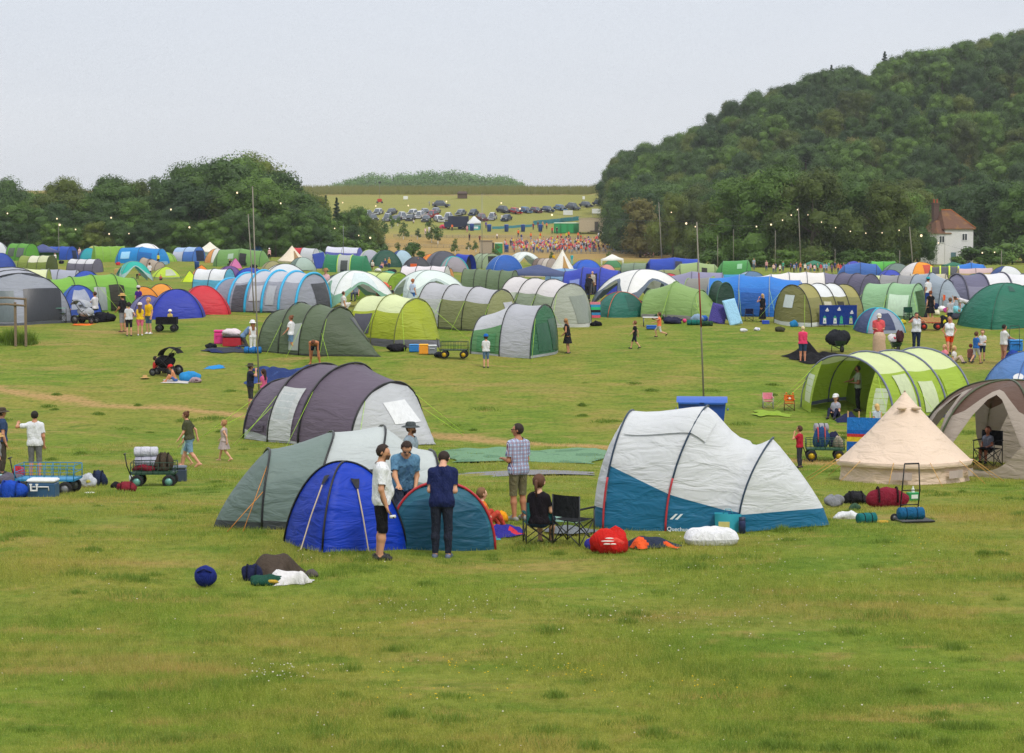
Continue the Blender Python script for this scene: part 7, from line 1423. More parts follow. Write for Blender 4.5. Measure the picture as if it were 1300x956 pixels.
# more camp clutter between the tents
r = random.Random(8)
for lab, px, py, w_, h_, c in [('dark rucksack before the lilac and violet tents at the left field edge', 86, 352, 7, 5, '2a2c3a'), ('red rucksack in front of the lime green tunnel tent', 150, 337, 6, 4, 'b83038'), ('black holdall in front of the royal blue porch tent', 78, 335, 7, 4, '1e2028'), ('dark bundle beside the sage green tent door', 322, 341, 9, 5, '22242c'), ('blue holdall in front of the emerald tunnel tent', 452, 349, 8, 4, '2a5ab0'), ('white bundle before the dark bottle green dome', 480, 345, 9, 4, 'e0dcd8'), ('black bundle right of the white bundle by the green dome', 498, 346, 12, 4, '22242a'), ('pale grey bundle by the light blue and navy dome', 515, 341, 7, 4, 'b0b4bc'), ('green stuff sack before the ice white shelter', 570, 391, 10, 6, '2a6a44'), ('navy stuff sack inside the ice white shelter', 540, 389, 14, 9, '2a3454'), ('brown blanket inside the green bordered shelter', 462, 391, 18, 7, '8a6a54'), ('black heap at the foot of the sage grey tunnel nose', 757, 414, 14, 6, '1c1d22'), ('violet bundle inside the white event shelter', 822, 389, 16, 8, '4a4a78'), ('black bundle inside the white event shelter', 806, 388, 14, 10, '202228'), ('grey bundle beneath the white event shelter edge', 846, 393, 12, 7, '6a6c72'), ('dark green bag by the light green porch cords', 836, 406, 14, 7, '2f4a34'), ('navy bag between the pale mint tent and navy dome', 1098, 412, 9, 5, '2a3048'), ('black and white bag in front of the pale mint tent', 1128, 404, 14, 6, 'd0d0d4'), ('yellow bag near the green chair by the mint tent', 1146, 411, 8, 5, 'd0c040'), ('dark bag under the mint tent doorway', 1162, 408, 16, 6, '24262e'), ('teal bag in front of the blue grey tall tent', 1170, 398, 9, 6, '2a8a90'), ('dark heap beneath the olive cabin tent awning', 1085, 412, 12, 6, '33343a')]:
    bag('bag', lab, 'bag', px, py, w_, h_, c, seed=200 + px, ns=.14)
# ================================================================ far things: fence, poles, lights, house, cars, arena
WOOD = mat('7d6c58', .9, var=.35, sc=9, name='weathered_wood')
t = Th('rail_fence', 'weathered wooden rail fence at the left edge', 'fence', 20, 440)
s = t.s; hh = 64 / s
for u, h_ in ((-26, .95), (0, .88), (13, .96)): t.p(MB().box((u / s, 0, hh * h_ / 2), (.11, .09, hh * h_), 0, .1, .01), 'post', WOOD)
for z, r_ in ((.86, 2), (.99, -1)): t.p(MB().tube([(-60 / s, -.07, hh * (z - .04)), (-10 / s, -.07, hh * (z - .02)), (13 / s, -.07, hh * (z - .05))], .05, 0, 7), 'rail', WOOD)
cx2 = np.array([at(5 + i * 4.2, 438)[0] for i in range(8)]); cy2 = np.array([at(5 + i * 4.2, 438)[1] + (i % 3) * .3 for i in range(8)])
blades('fence_weeds', 5000, 15, 62, 1.75, .1, .3, .006, 8, (cx2, cy2, .35 + 0 * cx2, .75 + .2 * np.sin(np.arange(8))), bpy.data.materials['tuft_grass'])
# tall pole lights
POLE = mat('8a8478', .8, var=.3, name='pole_wood'); BULB = None
m, nt, out = nodes('lit_bulb'); em = nt.nodes.new('ShaderNodeEmission'); em.inputs[0].default_value = (1, .78, .48, 1); em.inputs[1].default_value = 1.5; nt.links.new(em.outputs[0], out.inputs[0]); BULB = m
tops = {}
for key, px, py, ty, lean, lab, r_ in [('a', 329, 496, 237, -.2, 'tallest thin festoon pole standing by the plum purple tent', .055), ('b', 323, 398, 272, -.3, 'shorter festoon pole just left of the tallest one', .06), ('c', 894, 512, 282, -.32, 'leaning festoon pole with a red band in front of the blue bin', .06), ('d', 841, 345, 257, -.5, 'festoon pole rising left of the lilac grey tent', .08),
        ('e', 911, 343, 299, 0, 'thin festoon pole left of the grass green tent', .07), ('f', 931, 340, 291, 0, 'thin festoon pole behind the grass green tent', .06), ('g', 984, 342, 293, 0, 'festoon pole behind the people in white under the trees', .07), ('h', 1017, 345, 264, -.4, 'tall festoon pole beside the green gazebo', .08), ('i', 1060, 343, 316, 0, 'short festoon pole right of the green gazebo', .06),
        ('j', 1160, 350, 288, -.5, 'festoon pole left of the white house', .08), ('k', 1142, 350, 318, 0, 'short festoon pole above the dull grey green dome', .06), ('l', 1271, 348, 318, 0, 'festoon pole at the right above the white dome tent', .07), ('m', 75, 330, 283, 0, 'thin festoon pole behind the navy gazebo', .06), ('n', 612, 345, 246, 0, 'slim metal mast behind the bright blue dome at centre', .05), ('o', 436, 334, 285, 0, 'thin pole above the white and violet tent', .05)]:
    t = Th('festoon_pole', lab, 'pole', px, py); H = (py - ty) / t.s; r_ = r_ * (.6 if key in 'abc' else .8)
    b = MB().tube([(0, 0, -.3), (lean * .5, 0, H * .5), (lean, 0, H)], [r_, r_ * .85, r_ * .6], 0, 8); t.p(b, 'shaft', POLE if key not in 'no' else STEEL)
    if key == 'c': t.p(MB().tube([(lean * .42, 0, H * .42), (lean * .72, 0, H * .72)], [r_ * .92, r_ * .78], 0, 8), 'band', mat('8a3a30', .7))
    tops[key] = (t.loc[0] + lean, t.loc[1], t.loc[2] + H)
def festoon(label, A, B, fr, sag, sizes):
    x, y, z = A; e = empty('festoon_string', A, 0, label, 'string lights', 'festoon strings over the tents'); P = []
    f = lambda t: ((B[0] - x) * t, (B[1] - y) * t, (B[2] - z) * t - sag * 4 * t * (1 - t))
    MB().tube([f(t) for t in np.linspace(0, 1, 25)], .007, 0, 4).build('cable', BLK, e)
    for t, r_ in zip(fr, sizes):
        r_ *= .48; q = f(t); o = MB().ball((q[0], q[1], q[2] - r_ * 1.6), (r_, r_, r_ * 1.15), 0, 10, 8).build('bulb', BULB, e); MB().tube([(q[0], q[1], q[2]), (q[0], q[1], q[2] - r_ * .8)], r_ * .45, 0, 6).build('socket', BLK, o)
def pt(px, py, Y): d = ray(px, py); k = Y / d[1]; return (d[0] * k, Y, CZ + d[2] * k)
F = lambda n, a=.04, b=.96: list(np.linspace(a, b, n))
festoon('festoon string from the tallest pole off to the left', pt(-60, 252, 96), tops['a'], F(6), 1.1, [.07] * 6)
festoon('festoon string from the shorter pole to the far left pole', tops['b'], tops['m'], [.15, .4, .52, .8, .985], 1.2, [.12, .10, .15, .17, .28])
festoon('festoon string from the tallest pole back to the slope', tops['a'], pt(470, 300, 170), [.12, .5, .8, 1.0], .4, [.07, .08, .09, .17])
festoon('festoon string from the slope towards the slim mast', pt(435, 256, 330), tops['n'], [0, .3, .55, .8], 1.0, [.22, .2, .2, .2])
festoon('festoon string from the slim mast to the leaning pole', tops['n'], tops['c'], [.25, .42, .62, .985], .8, [.16, .16, .14, .08])
festoon('festoon string from the leaning pole to the tall pole by the gazebo', tops['c'], tops['h'], [.3, .45, .62, .80, .97], .9, [.09, .14, .12, .14, .15])
festoon('festoon string from the left wood pole to the green trees', tops['d'], tops['e'], [.2, .6], .4, [.15, .16])
festoon('festoon string from the tall gazebo pole to the house pole', tops['h'], tops['j'], F(7, .1, .92), 1.6, [.13] * 7)
festoon('festoon string from the house pole to the far right pole', tops['j'], tops['l'], [.12, .3, .78, .92], 1.0, [.26, .14, .17, .15])
# house
hx, hy, hz_ = at(1204, 346); hy = 322; hx = (1205 - 650) / FPX * hy; hz_ = float(gz(hx, hy)); S = ppm(hy)
e = empty('white_house', (hx, hy, hz_), R_(18), 'white cottage with a red tiled hipped roof beside the wooded hill', 'house')
m, nt, out = nodes('limewash'); v = coord(nt); bsdf(nt, out, mix_rgb(nt, lin('c9c8c6'), lin('dedddb'), noise(nt, 1.2, mapping(nt, v, (1, 1, 3)), 5)), .8, .1, 0, noise(nt, 12, v, 3), .3, .02); LIMEW = m
m, nt, out = nodes('clay_tiles'); v = coord(nt); wv = nt.nodes.new('ShaderNodeTexWave'); wv.bands_direction = 'Z'; wv.inputs['Scale'].default_value = 3.2; nt.links.new(v, wv.inputs['Vector'])
bsdf(nt, out, mix_rgb(nt, mix_rgb(nt, lin('5c4438'), lin('7c5c4c'), noise(nt, 2.5, v, 5, .7)), lin('96703e'), ramp(nt, noise(nt, .7, v, 3), [(.55, (0, 0, 0)), (.75, (.7, .7, .7))])), .85, .1, 0, wv.outputs['Fac'], .5, .05); TILE = m
Wd, Dp, Eh = 5.4, 6.0, 6.1
MB().box((0, 0, Eh / 2), (Wd, Dp, Eh)).build('wall', LIMEW, e)
MB().box((-3.3, -.2, 2.6), (1.6, 5.4, 5.2)).build('wing_wall', LIMEW, e)
rt = 9.2; o_ = .3
A = [(-Wd / 2 - o_, -Dp / 2 - o_, Eh - .1), (Wd / 2 + o_, -Dp / 2 - o_, Eh - .1), (Wd / 2 + o_, Dp / 2 + o_, Eh - .1), (-Wd / 2 - o_, Dp / 2 + o_, Eh - .1), (-1.6, .2, rt), (.3, .2, rt)]
rf = MB().add(A, [(0, 1, 5, 4), (1, 2, 5), (2, 3, 4, 5), (3, 0, 4)], 0, False).add([(p[0], p[1], p[2] - .14) for p in A[:4]], [(3, 2, 1, 0)], 0, False).add(A[:4] + [(p[0], p[1], p[2] - .14) for p in A[:4]], [(0, 4, 5, 1), (1, 5, 6, 2), (2, 6, 7, 3), (3, 7, 4, 0)], 0, False).build('roof', TILE, e)
A = [(-4.4, -3.2, 5.15), (-1.5, -3.2, 5.15), (-1.5, 2.8, 5.15), (-4.4, 2.8, 5.15), (-3.1, -.6, 7.4), (-1.5, -.6, 7.4)]
MB().add(A, [(0, 1, 5, 4), (2, 3, 4, 5), (3, 0, 4), (3, 2, 1, 0)], 0, False).build('lower_roof', TILE, e)
MB().tube([(-1.6, .2, rt), (.3, .2, rt)], .12).tube([(.3, .2, rt), (Wd / 2 + o_, -Dp / 2 - o_, Eh)], .09).build('ridge_tiles', mat('a8632f', .9), rf)
ch = MB().box((-2.5, .6, 8.0), (1.0, .8, 4.4)).box((-2.5, .6, 10.25), (1.2, 1.0, .25)).build('chimney', mat('5f4a44', .9, var=.5, sc=7, name='brick'), rf)
for dx in (-.3, .3): MB().lathe([(.17, 10.35), (.14, 10.95), (.17, 11.0), (.1, 11.01)], 0, 10, (-2.5 + dx, .6, 0)).build('chimney_pot', mat('b0583c', .8), ch)
for wx, wz in ((1.0, 4.6), (1.0, 2.0), (-3.3, 4.2)):
    f = MB().box((wx, -Dp / 2 - (.03 if wx > 0 else -.07), wz), (1.05, .1, 1.25)).build('window', mat('e8e8e6', .6), e)
    for dx in (-.24, .24): MB().box((wx + dx, -Dp / 2 - (.085 if wx > 0 else -.015), wz), (.38, .03, 1.05)).build('pane', mat('2a3038', .15, spec=.6), f)
MB().box((Wd / 2 + .03, .4, 3.2), (.05, .9, 1.2)).build('window', mat('39424a', .2), e)
MB().box((-1.1, -Dp / 2 - .04, 1.0), (.95, .08, 2.0)).build('door', mat('5a7a80', .6), e)
# cars
def car_mesh(kind):
    suv = kind != 'car'; H = 1.75 if suv else 1.45; L = 4.5 if suv else 4.2; W = .86
    prof = [(-.5, .32), (-.5, .62), (-.47, .70), (-.30, .72)] ; b = MB()
    lo = [(-.5, .30), (-.505, .55), (-.47, .68 if not suv else .8), (-.26, .74 if not suv else .88), (.36, .74 if not suv else .90), (.485, .70 if not suv else .86), (.50, .5), (.49, .30)]
    up_ = [(-.27, .74 if not suv else .88), (-.12, H - .03), (.02, H), (.26, H - .02), (.42 if suv else .38, .74 if not suv else .9)]
    def ext(pr, ws):
        P = []
        for (w_, k) in ws: P.append([(x * L, w_ * W * (1 - k * max(0, (z - .8)) * .22), z) for x, z in pr])
        return P
    P = ext(lo, [(-.94, 0), (-1, 0), (1, 0), (.94, 0)]); b.grid(P, 0); n = len(lo)
    b.add(P[0], [list(range(n))[::-1]], 0, False); b.add(P[-1], [list(range(n))], 0, False)
    b.add([p for r_ in P for p in (r_[0], r_[-1])], [(0, 1, 3, 2), (2, 3, 5, 4), (4, 5, 7, 6)], 0, False)
    P = ext(up_, [(-.9, 1), (.9, 1)]); P = [[(x, (1 if y > 0 else -1) * (abs(y) - .10 * (z > 1)), z) for x, y, z in r_] for r_ in P]
    b.grid(P, 0, flip=False); n = len(up_); b.add(P[0], [list(range(n))[::-1]], 0, False); b.add(P[1], [list(range(n))], 0, False)
    gl = MB()
    for sd in (0, 1):
        q = P[sd]; o = .015 * (1 if sd else -1)
        ins = [(q[i][0] * .90 + .012 * L, q[i][1] + o, .80 + (q[i][2] - .78) * .86 + (.0 if not suv else .06)) for i in range(n)]; gl.add(ins, [list(range(n)) if sd else list(range(n))[::-1]], 0, False)
    for i0, i1, off in ((0, 1, -.02), (3, 4, .02)):
        a, c, d_, f_ = P[0][i0], P[0][i1], P[1][i1], P[1][i0]; gl.add([(p[0] + off, p[1] * .88, p[2] * .97 + .03) for p in (a, c, d_, f_)], [(0, 1, 2, 3)], 0, False)
    wh = MB().lathe([(.001, -.11), (.2, -.11), (.31, -.1), (.33, 0), (.31, .1), (.2, .11), (.001, .11)], 0, 14)
    hl = MB().ball((0, 0, 0), (.06, .2, .09), 0, 8, 6)
    out_ = {}
    for k, bb, m_ in (('body', b, mat('888888', .3)), ('windows', gl, mat('4a545e', .12, spec=.8)), ('wheel', wh, RUB), ('headlight', hl, mat('dfe3e6', .2)), ('tail_light', hl, mat('a01c20', .3))):  # window grey lightened, the sky's reflection painted into its colour
        o = bb.build(k, m_); out_[k] = o.data; bpy.data.objects.remove(o)
    return out_, L, W, suv
CARS = {k: car_mesh(k) for k in ('car', 'suv')}
def car(px, py, rz, col, kind, label, Yx=None):
    x, y, z = at(px, py); ms, L, W, suv = CARS[kind]; e = empty('parked_car', (x, y, z), R_(rz), label, 'car', 'cars parked on the hill field')
    e.scale = (1.14, 1.14, 1.14)
    sl = (float(gz(x, y + 2)) - float(gz(x, y - 2))) / 4; e.rotation_euler = (sl * math.sin(R_(90)) * 0, -sl * math.sin(R_(rz)), R_(rz))
    o = bpy.data.objects.new('body', ms['body']); COL.objects.link(o); o.parent = e; o.material_slots[0].link = 'OBJECT'; o.material_slots[0].material = mat(col, .3, .2, name='car_paint')
    o = bpy.data.objects.new('windows', ms['windows']); COL.objects.link(o); o.parent = e
    for sx_ in (-1, 1):
        for sy_ in (-1, 1):
            o = bpy.data.objects.new('wheel', ms['wheel']); COL.objects.link(o); o.parent = e; o.location = (sx_ * L * .31, sy_ * W * .9, .33); o.rotation_euler = (PI / 2, 0, 0)
            o = bpy.data.objects.new('headlight' if sx_ < 0 else 'tail_light', ms['headlight' if sx_ < 0 else 'tail_light']); COL.objects.link(o); o.parent = e; o.location = (sx_ * L * .497, sy_ * W * .75, .68 if not suv else .8)
cn = [('silver', 'c4c8cc'), ('grey', '9a9fa6'), ('dark grey', '5a5f68'), ('white', 'e4e6e8'), ('navy', '3a4a6c'), ('blue', '5a80ac'), ('red', 'b83034'), ('maroon', '7a3a40'), ('black', '30343a')]
CN = dict(cn); od = ['first', 'second', 'third', 'fourth', 'fifth', 'sixth', 'seventh', 'eighth', 'ninth', 'tenth']
rowA = [(466, 276, 'grey'), (480, 272, 'silver'), (474, 280, 'dark grey'), (492, 280, 'grey'), (497, 272, 'dark grey'), (503, 281, 'dark grey'), (511, 278, 'silver'), (521, 280, 'dark grey'), (524, 273, 'white'), (533, 277, 'white'), (540, 272, 'grey'), (541, 281, 'dark grey'), (549, 276, 'red'), (553, 271, 'grey'), (557, 281, 'white'), (569, 279, 'silver'), (585, 273, 'grey'), (601, 273, 'navy'), (612, 280, 'maroon'), (625, 279, 'silver'), (643, 280, 'navy')]
cnt = {}
for i, (px, py, c) in enumerate(rowA):
    cnt[c] = cnt.get(c, 0) + 1
    car(px, py, [70, 75, 110, 80][i % 4], CN[c], 'suv' if i % 3 == 0 or px == 625 else 'car', f'{od[cnt[c] - 1]} {c} car from the left in the crowded car rows')
rowB = [(639, 270, 'black', 'suv'), (654, 271, 'red', 'car'), (667, 270, 'blue', 'car'), (680, 270, 'maroon', 'car'), (695, 269, 'navy', 'car'), (711, 267, 'blue', 'car'), (727, 266, 'dark grey', 'suv'), (744, 263, 'dark grey', 'car'), (761, 261, 'navy', 'car'), (774, 258, 'white', 'car')]
for i, (px, py, c, k) in enumerate(rowB): car(px, py, 125, CN[c], k, f'{c} car, {od[i]} from the left in the spaced upper row')
car(560, 263, 170, CN['dark grey'], 'suv', 'dark grey car alone on the upper mown field with people beside it')
person('person in white beside the lone dark car on the upper field', 550, 263, 7, 60, top='e4e4e4', bot='c8c0b8'); person('person in pale blue left of the lone dark car', 545, 262, 7, 100, top='7a9ac8', bot='3a4a6a'); person('person in white standing between the parked cars on the hill', 637, 280, 8, 180, top='e8e4e0', bot='d8d4d0'); person('person in white sitting below the crowded car rows', 525, 284, 7, 180, legs='chair', top='e0dcd8', bot='3a3a44')
# far field equipment
t = Th('lighting_tower', 'red trailer with a tall lighting mast on the upper field', 'lighting tower', 482, 258); s = t.s; t.p(MB().box((0, 0, .9), (1.4, 1.0, .9), bev=.08).box((0, 0, .42), (2.0, .9, .12)), 'generator', mat('b8342c', .5)); t.p(MB().tube([(0, 0, 1.3), (0, 0, 26 / s)], .05), 'mast', STEEL); t.p(MB().box((0, 0, 26 / s), (.7, .3, .5)), 'lamp_head', BLK)
for sx_ in (-.7, .7): wheel(t, sx_, -.5, .3, .15); wheel(t, sx_, .5, .3, .15)
def board(label, px, py, w, h, col, ph, name='sign_board', txt=None):
    t = Th(name, label, 'sign', px, py); s = t.s; t.p(MB().box((0, 0, ph / s + h / s / 2), (w / s, .05, h / s)), 'panel', mat(col, .6))
    for sx_ in (-1, 1): t.p(MB().tube([(sx_ * w / s * .42, .05, 0), (sx_ * w / s * .42, .05, ph / s)], .04), 'post', STEEL)
    return t
board('small white sign on the upper mown field', 515, 255, 6, 4, 'e4e6e4', 2); board('white sign above the green portable toilets', 721, 283, 12, 6, 'd8dad8', 10); board('white sign right of the one above the toilets', 757, 279, 11, 6, 'd8dad8', 8); board('tall narrow white sign at the end of the car row', 741, 256, 3, 4, 'e8eae8', 3)
t = board('white notice board with red trim beside the dusty pink tent', 1256, 354, 20, 7, 'dcdcde', 2, 'notice_board'); t.p(MB().box((0, -.04, 9.2 / t.s), (22 / t.s, .06, 1.4 / t.s)), 'trim', mat('a84a48'))
[t.p(MB().box((0, -.035, z_ / t.s), (w_ / t.s, .02, .5 / t.s)), 'print_line', mat('8a8a90')) for z_, w_ in ((7, 9), (5.5, 13), (4, 11))]
t = Th('truck', 'dark blue box truck in front of the parked cars', 'truck', 580, 291); s = t.s; t.p(MB().box((2 / s, 0, 9.5 / s), (26 / s, 2.4, 14 / s), bev=.05), 'cargo_box', mat('1d2740', .4)); t.p(MB().box((-12.5 / s, 0, 6 / s), (7 / s, 2.3, 8 / s), bev=.25), 'cab', mat('222c48', .35)); t.p(MB().box((-15.6 / s, 0, 7.6 / s), (1.0 / s, 2.0, 3.2 / s)), 'windscreen', mat('141a22', .1))
for sx_ in (-11, 8, 12): wheel(t, sx_ / s, -1.1, .45, .3); wheel(t, sx_ / s, 1.1, .45, .3)
gazebo('white gazebo with a turquoise counter in front of the dark truck', 602, 292, 17, 14, 17, 'e8eaec', leg='3a9aa0', wall='2a8a90')
t = Th('counter', 'white and turquoise counter under the white gazebo on the hill', 'counter', 602, 292); s = t.s; t.p(MB().box((0, 0, 3 / s), (14 / s, .6, 6 / s)), 'front', mat('4ab0b4')); t.p(MB().box((0, 0, 6.2 / s), (15 / s, .8, .1)), 'top', mat('e4e8e8')); t.p(MB().box((0, -.33, 3 / s), (10 / s, .03, 2.5 / s)), 'banner', mat('e4e8e8'))
t = Th('pink_tent', 'tiny pink red pop up tent left of the dark truck', 'tent', 562, 290); s = t.s; t.p(MB().ball((0, 0, 0), (5 / s, 3 / s, 5 / s), 0, 12, 8), 'canopy', fab('d82a58')); t.p(MB().ball((0, -2.4 / s, 1.4 / s), (1.6 / s, .8 / s, 1.8 / s), 0, 8, 6), 'door', fab('8a2a4a'))
for i, (px, py) in enumerate([(584, 291), (599, 293), (621, 294), (643, 294), (664, 294), (686, 294), (643, 320)]): bin_(['blue drum bin by the dark truck', 'blue drum bin in front of the hill gazebo', 'blue drum bin right of the hill gazebo', 'blue drum bin, fourth along the hill track', 'blue drum bin, fifth along the hill track', 'blue drum bin, last along the hill track', 'blue drum bin beside the single green toilet'][i], px, py, 9, '1f4a9c', 'blue drum bins along the track')
def loo(label, px, py, w=8.5, h=13.5, col='1f8a4a'):
    t = Th('portable_toilet', label, 'toilet', px, py, 0, 'green portable toilets'); s = t.s; w, h = w / s, h / s; t.p(MB().box((0, 0, h * .45), (w, w, h * .9), bev=.04), 'cabin', mat(col, .5)); t.p(MB().box((0, 0, h * .94), (w * 1.04, w * 1.04, h * .10), bev=.1), 'roof', mat('cfe4d4', .5)); d = t.p(MB().box((0, -w / 2 - .02, h * .43), (w * .72, .04, h * .78)), 'door', mat('27985a', .5)); MB().box((w * .25, -w / 2 - .05, h * .42), (.06, .05, .16)).build('handle', STEEL, d)
for i in range(4): loo(f'green portable toilet with a pale roof, {od[i]} of four in the row', 707.5 + i * 8.4, 296)
loo('single green portable toilet beside the tan hut', 633, 322, 10, 14)
t = Th('tan_hut', 'tan plywood hut beside the single green toilet', 'hut', 617, 322); s = t.s; t.p(MB().box((0, 0, 8 / s), (16 / s, 2.4, 16 / s)), 'wall', mat('a39884', .8)); t.p(MB().box((0, 0, 16.4 / s), (17.5 / s, 2.7, .16)), 'roof', mat('8a8478', .8)); t.p(MB().box((9 / s, -.4, 8 / s), (2 / s, 1.2, 12 / s)), 'door', mat('2a2a2c'))
t = Th('tan_trailer', 'long tan trailer building right of the portable toilets', 'trailer', 754, 296); s = t.s; t.p(MB().box((0, 0, 10 / s), (38 / s, 2.6, 17 / s), bev=.04), 'wall', mat('b5a78c', .8)); t.p(MB().box((0, 0, 18.8 / s), (39 / s, 2.8, .18)), 'roof', mat('c4b89e', .8)); d = t.p(MB().box((3 / s, -1.32, 8 / s), (5 / s, .05, 13 / s)), 'door', mat('4a443a')); t.p(MB().box((8 / s, -2.0, 2.6 / s), (26 / s, 1.4, .2)), 'deck', mat('3c3a36'))
t = Th('white_box', 'small white generator box at the right end of the tan trailer', 'box', 769, 297); s = t.s; t.p(MB().box((0, 0, 2.6 / s), (9 / s, 1.2, 5.2 / s), bev=.06), 'body', mat('cfcdc6')); t.p(MB().box((0, -.62, 2.4 / s), (5 / s, .04, 3 / s)), 'grille', mat('6a6864'))
def barrier(label, px0, py0, px1, py1, h, col, n, name='barrier_fence', solid=True):
    a, c = at(px0, py0), at(px1, py1); t = Th(name, label, 'fence', 0, 0, 0, None, a); dx, dy = c[0] - a[0], c[1] - a[1]; L = math.hypot(dx, dy); t.e.rotation_euler = (0, 0, math.atan2(dy, dx)); m_ = mat(col, .6); hh = h / t.s
    b = MB(); pb = MB(); g = []
    for i in range(n + 1):
        u = i / n; z = float(gz(a[0] + dx * u, a[1] + dy * u)) - a[2]; t.p(MB().tube([(u * L, .05, z), (u * L, .05, z + hh * 1.05)], .05, 0, 5), 'post', STEEL); g.append((u * L, z))
    if solid: b.grid([[(x, 0, z + .05) for x, z in g], [(x, .03, z + hh) for x, z in g]], 0, smooth=False)
    else:
        for q in (.1, .55, 1): b.tube([(x, 0, z + hh * q) for x, z in g], .03, 0, 4)
        for i in range(n):
            for k in range(4): x = g[i][0] + (g[i + 1][0] - g[i][0]) * k / 4; b.tube([(x, 0, g[i][1]), (x, 0, g[i][1] + hh)], .02, 0, 4)
    t.p(b, 'panel', m_)
barrier('teal mesh covered fence rising behind the portable toilets', 677, 286, 735, 280, 5.5, '2f7a86', 14); barrier('low teal barrier along the hill track', 625, 291, 676, 288, 3.4, '3a8490', 12); barrier('long grey railing along the lower edge of the hill track', 500, 301, 800, 300, 3.2, '8a8a84', 40, solid=False); barrier('grey crowd barrier in front of the arena crowd', 640, 321, 806, 322, 4, '7f858c', 30, solid=False); barrier('galvanised field gate below the hillside wood', 806, 311, 832, 311, 5, '8a9494', 5, 'field_gate', False); barrier('faint wire fence across the straw slope', 470, 312, 610, 316, 4, '8f8a78', 18, 'wire_fence', False); barrier('wooden rail fence beside the violet grey tent at right', 1198, 357, 1228, 357, 7, '8f7a60', 4, 'rail_fence', False)
t = Th('hay_shed', 'small brown hut at the edge of the crop field', 'hut', 587, 252); s = t.s; t.p(MB().box((0, 0, 3 / s), (12 / s, 3, 6 / s)), 'wall', mat('5f4e40', .9)); t.p(MB().add([(-7 / s, -1.8, 6 / s), (7 / s, -1.8, 6 / s), (7 / s, 1.8, 6 / s), (-7 / s, 1.8, 6 / s), (-5 / s, 0, 9 / s), (5 / s, 0, 9 / s)], [(0, 1, 5, 4), (2, 3, 4, 5), (1, 2, 5), (3, 0, 4), (3, 2, 1, 0)], 0, False), 'roof', mat('4f4038', .9))
# arena crowd: one mass of tiny people, and those who stand apart from it
r = np.random.default_rng(77); cc = ['d04a5c', 'd8d4d0', 'e0734a', 'd8788a', '3a4a78', 'c8302c', 'd8d8e0', '2a2c34', '8aa0c0', 'e0d040', 'c8a080', '5a4a6a', 'e05070', 'b8c0d0']; sk = len(cc); b = MB(); n = 0
while n < 300:
    px = r.normal(712, 46); py = r.normal(313.5, 4.2) + (4 if r.random() < .3 else 0)
    if not (640 < px < 800) or not (303 < py < 321): continue
    x, y, z = at(px, py); h = 1.7 * r.uniform(.72, 1.06); a = r.random() * 6.28; k = h / 1.7; c1, c2 = int(r.integers(0, sk)), int(r.choice([4, 7, 8, 11, 6])); n += 1
    for sd in (-1, 1): b.tube([(x + sd * .1 * k, y, z), (x + sd * .09 * k, y, z + .85 * k)], [.06 * k, .09 * k], c2, 5); b.tube([(x + sd * .2 * k, y, z + 1.38 * k), (x + sd * .27 * k, y - .05, z + 1.1 * k), (x + sd * .22 * k, y - .2 * (r.random() > .5), z + .88 * k)], [.06 * k, .045 * k, .035 * k], sk if r.random() < .6 else c1, 4)
    b.lathe([(.15 * k, .8 * k), (.19 * k, 1.0 * k), (.23 * k, 1.36 * k), (.08 * k, 1.46 * k)], c1, 7, (x, y, z), 1, .65); b.ball((x, y, z + 1.6 * k), (.1 * k, .11 * k, .13 * k), sk + 1 if r.random() < .55 else sk, 6, 5)
tag(b.build('arena_crowd', [cloth(c) for c in cc] + [skin_mat(), mat('4a3426')]), kind='stuff')
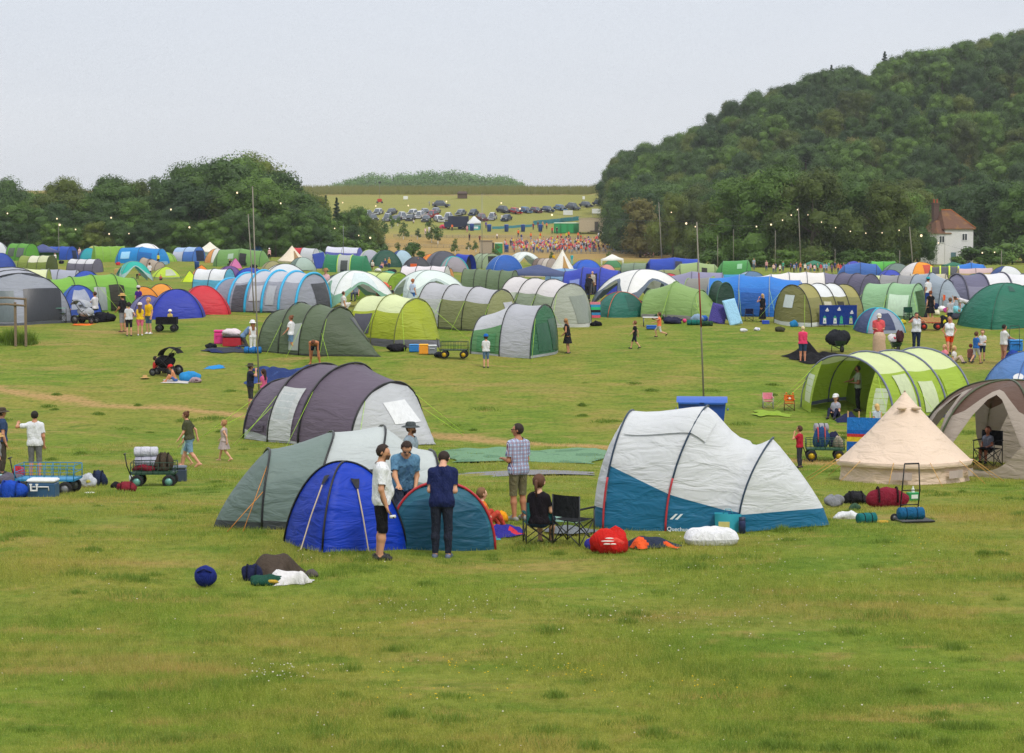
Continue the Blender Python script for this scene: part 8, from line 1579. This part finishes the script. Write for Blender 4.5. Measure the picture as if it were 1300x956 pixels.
for lab, px, py, H, top, bot in [('steward in orange at the left rear of the arena crowd', 658, 301, 10, 'f0702a', '2a2c44'), ('steward in orange behind the middle of the arena crowd', 674, 304, 9, 'f0702a', '3a3a4a'), ('steward in orange left of the yellow steward', 686, 304, 9, 'f0702a', '2a2a3a'), ('steward in yellow behind the arena crowd', 719, 304, 9, 'd8e030', '2a2a3a'), ('steward in orange right of the yellow steward', 722, 303, 10, 'f0702a', '2a2a3a'), ('steward in orange at the right rear of the arena crowd', 734, 304, 10, 'f0703a', '2a2a3a'), ('steward in orange among the rear of the crowd', 712, 305, 9, 'f0602a', '2a2a3a'), ('steward in yellow jacket at the trailer door', 759, 293, 10, 'd8e838', '2a2a3a'), ('crouching steward in yellow before the tan trailer', 747, 296, 9, 'd8e838', '2a2a3a'), ('steward in lime yellow at the right of the crowd', 771, 316, 10, 'd0e030', '3a6aa0'), ('steward in lime yellow, second at the right of the crowd', 774.5, 316, 10, 'd0e030', '3a5a90'), ('person in black walking down the track at left', 596, 306, 10, '1f1f24', '3a3a44'), ('person in dark red behind the hill crowd', 609, 308, 10, '6a3a34', '2a2a34'), ('person in white near the single green toilet', 631, 304, 8, 'e8e4e0', '2a2a34'), ('person in red left of the portable toilets', 701, 297, 9, 'd02a34', '3a2a34'), ('person in black left of the portable toilets', 707, 297, 9, '1f1f24', '2a2a34'), ('person in dark red in the queue by the teal fence', 677, 292, 9, '8a2a34', '3a3a44'), ('person in brown in the queue by the teal fence', 683, 290, 9, '6a4a3a', '3a3a44'), ('person in tan in the queue by the teal fence', 689, 290, 9, 'c89a6a', '3a3a5a'), ('person in coral in the queue by the teal fence', 694, 291, 9, 'e07a5a', '4a3a3a'), ('person in violet by the hill gazebo', 617, 290, 9, '5a4aa0', '3a3a5a'), ('person in pink by the hill gazebo', 593, 295, 9, 'e0a0a0', 'c8808a'), ('person in orange left of the dark truck', 574, 293, 9, 'f0702a', '3a3a44'), ('person in white on the track left of the dark truck', 545, 297, 10, 'e8e8ec', 'd8d4d8'), ('person in pale pink on the track left of the dark truck', 540, 298, 9, 'e8c8cc', 'c8b0b8'), ('person in white, rightmost of three on the hill track', 553, 297, 9, 'e4e0e0', '8a8a94')]:
    person(lab, px, py, H, 180 if px % 2 else 20, top=top, bot=bot, hair='3a2a1e', legs='crouch' if 'crouch' in lab else 'stand')
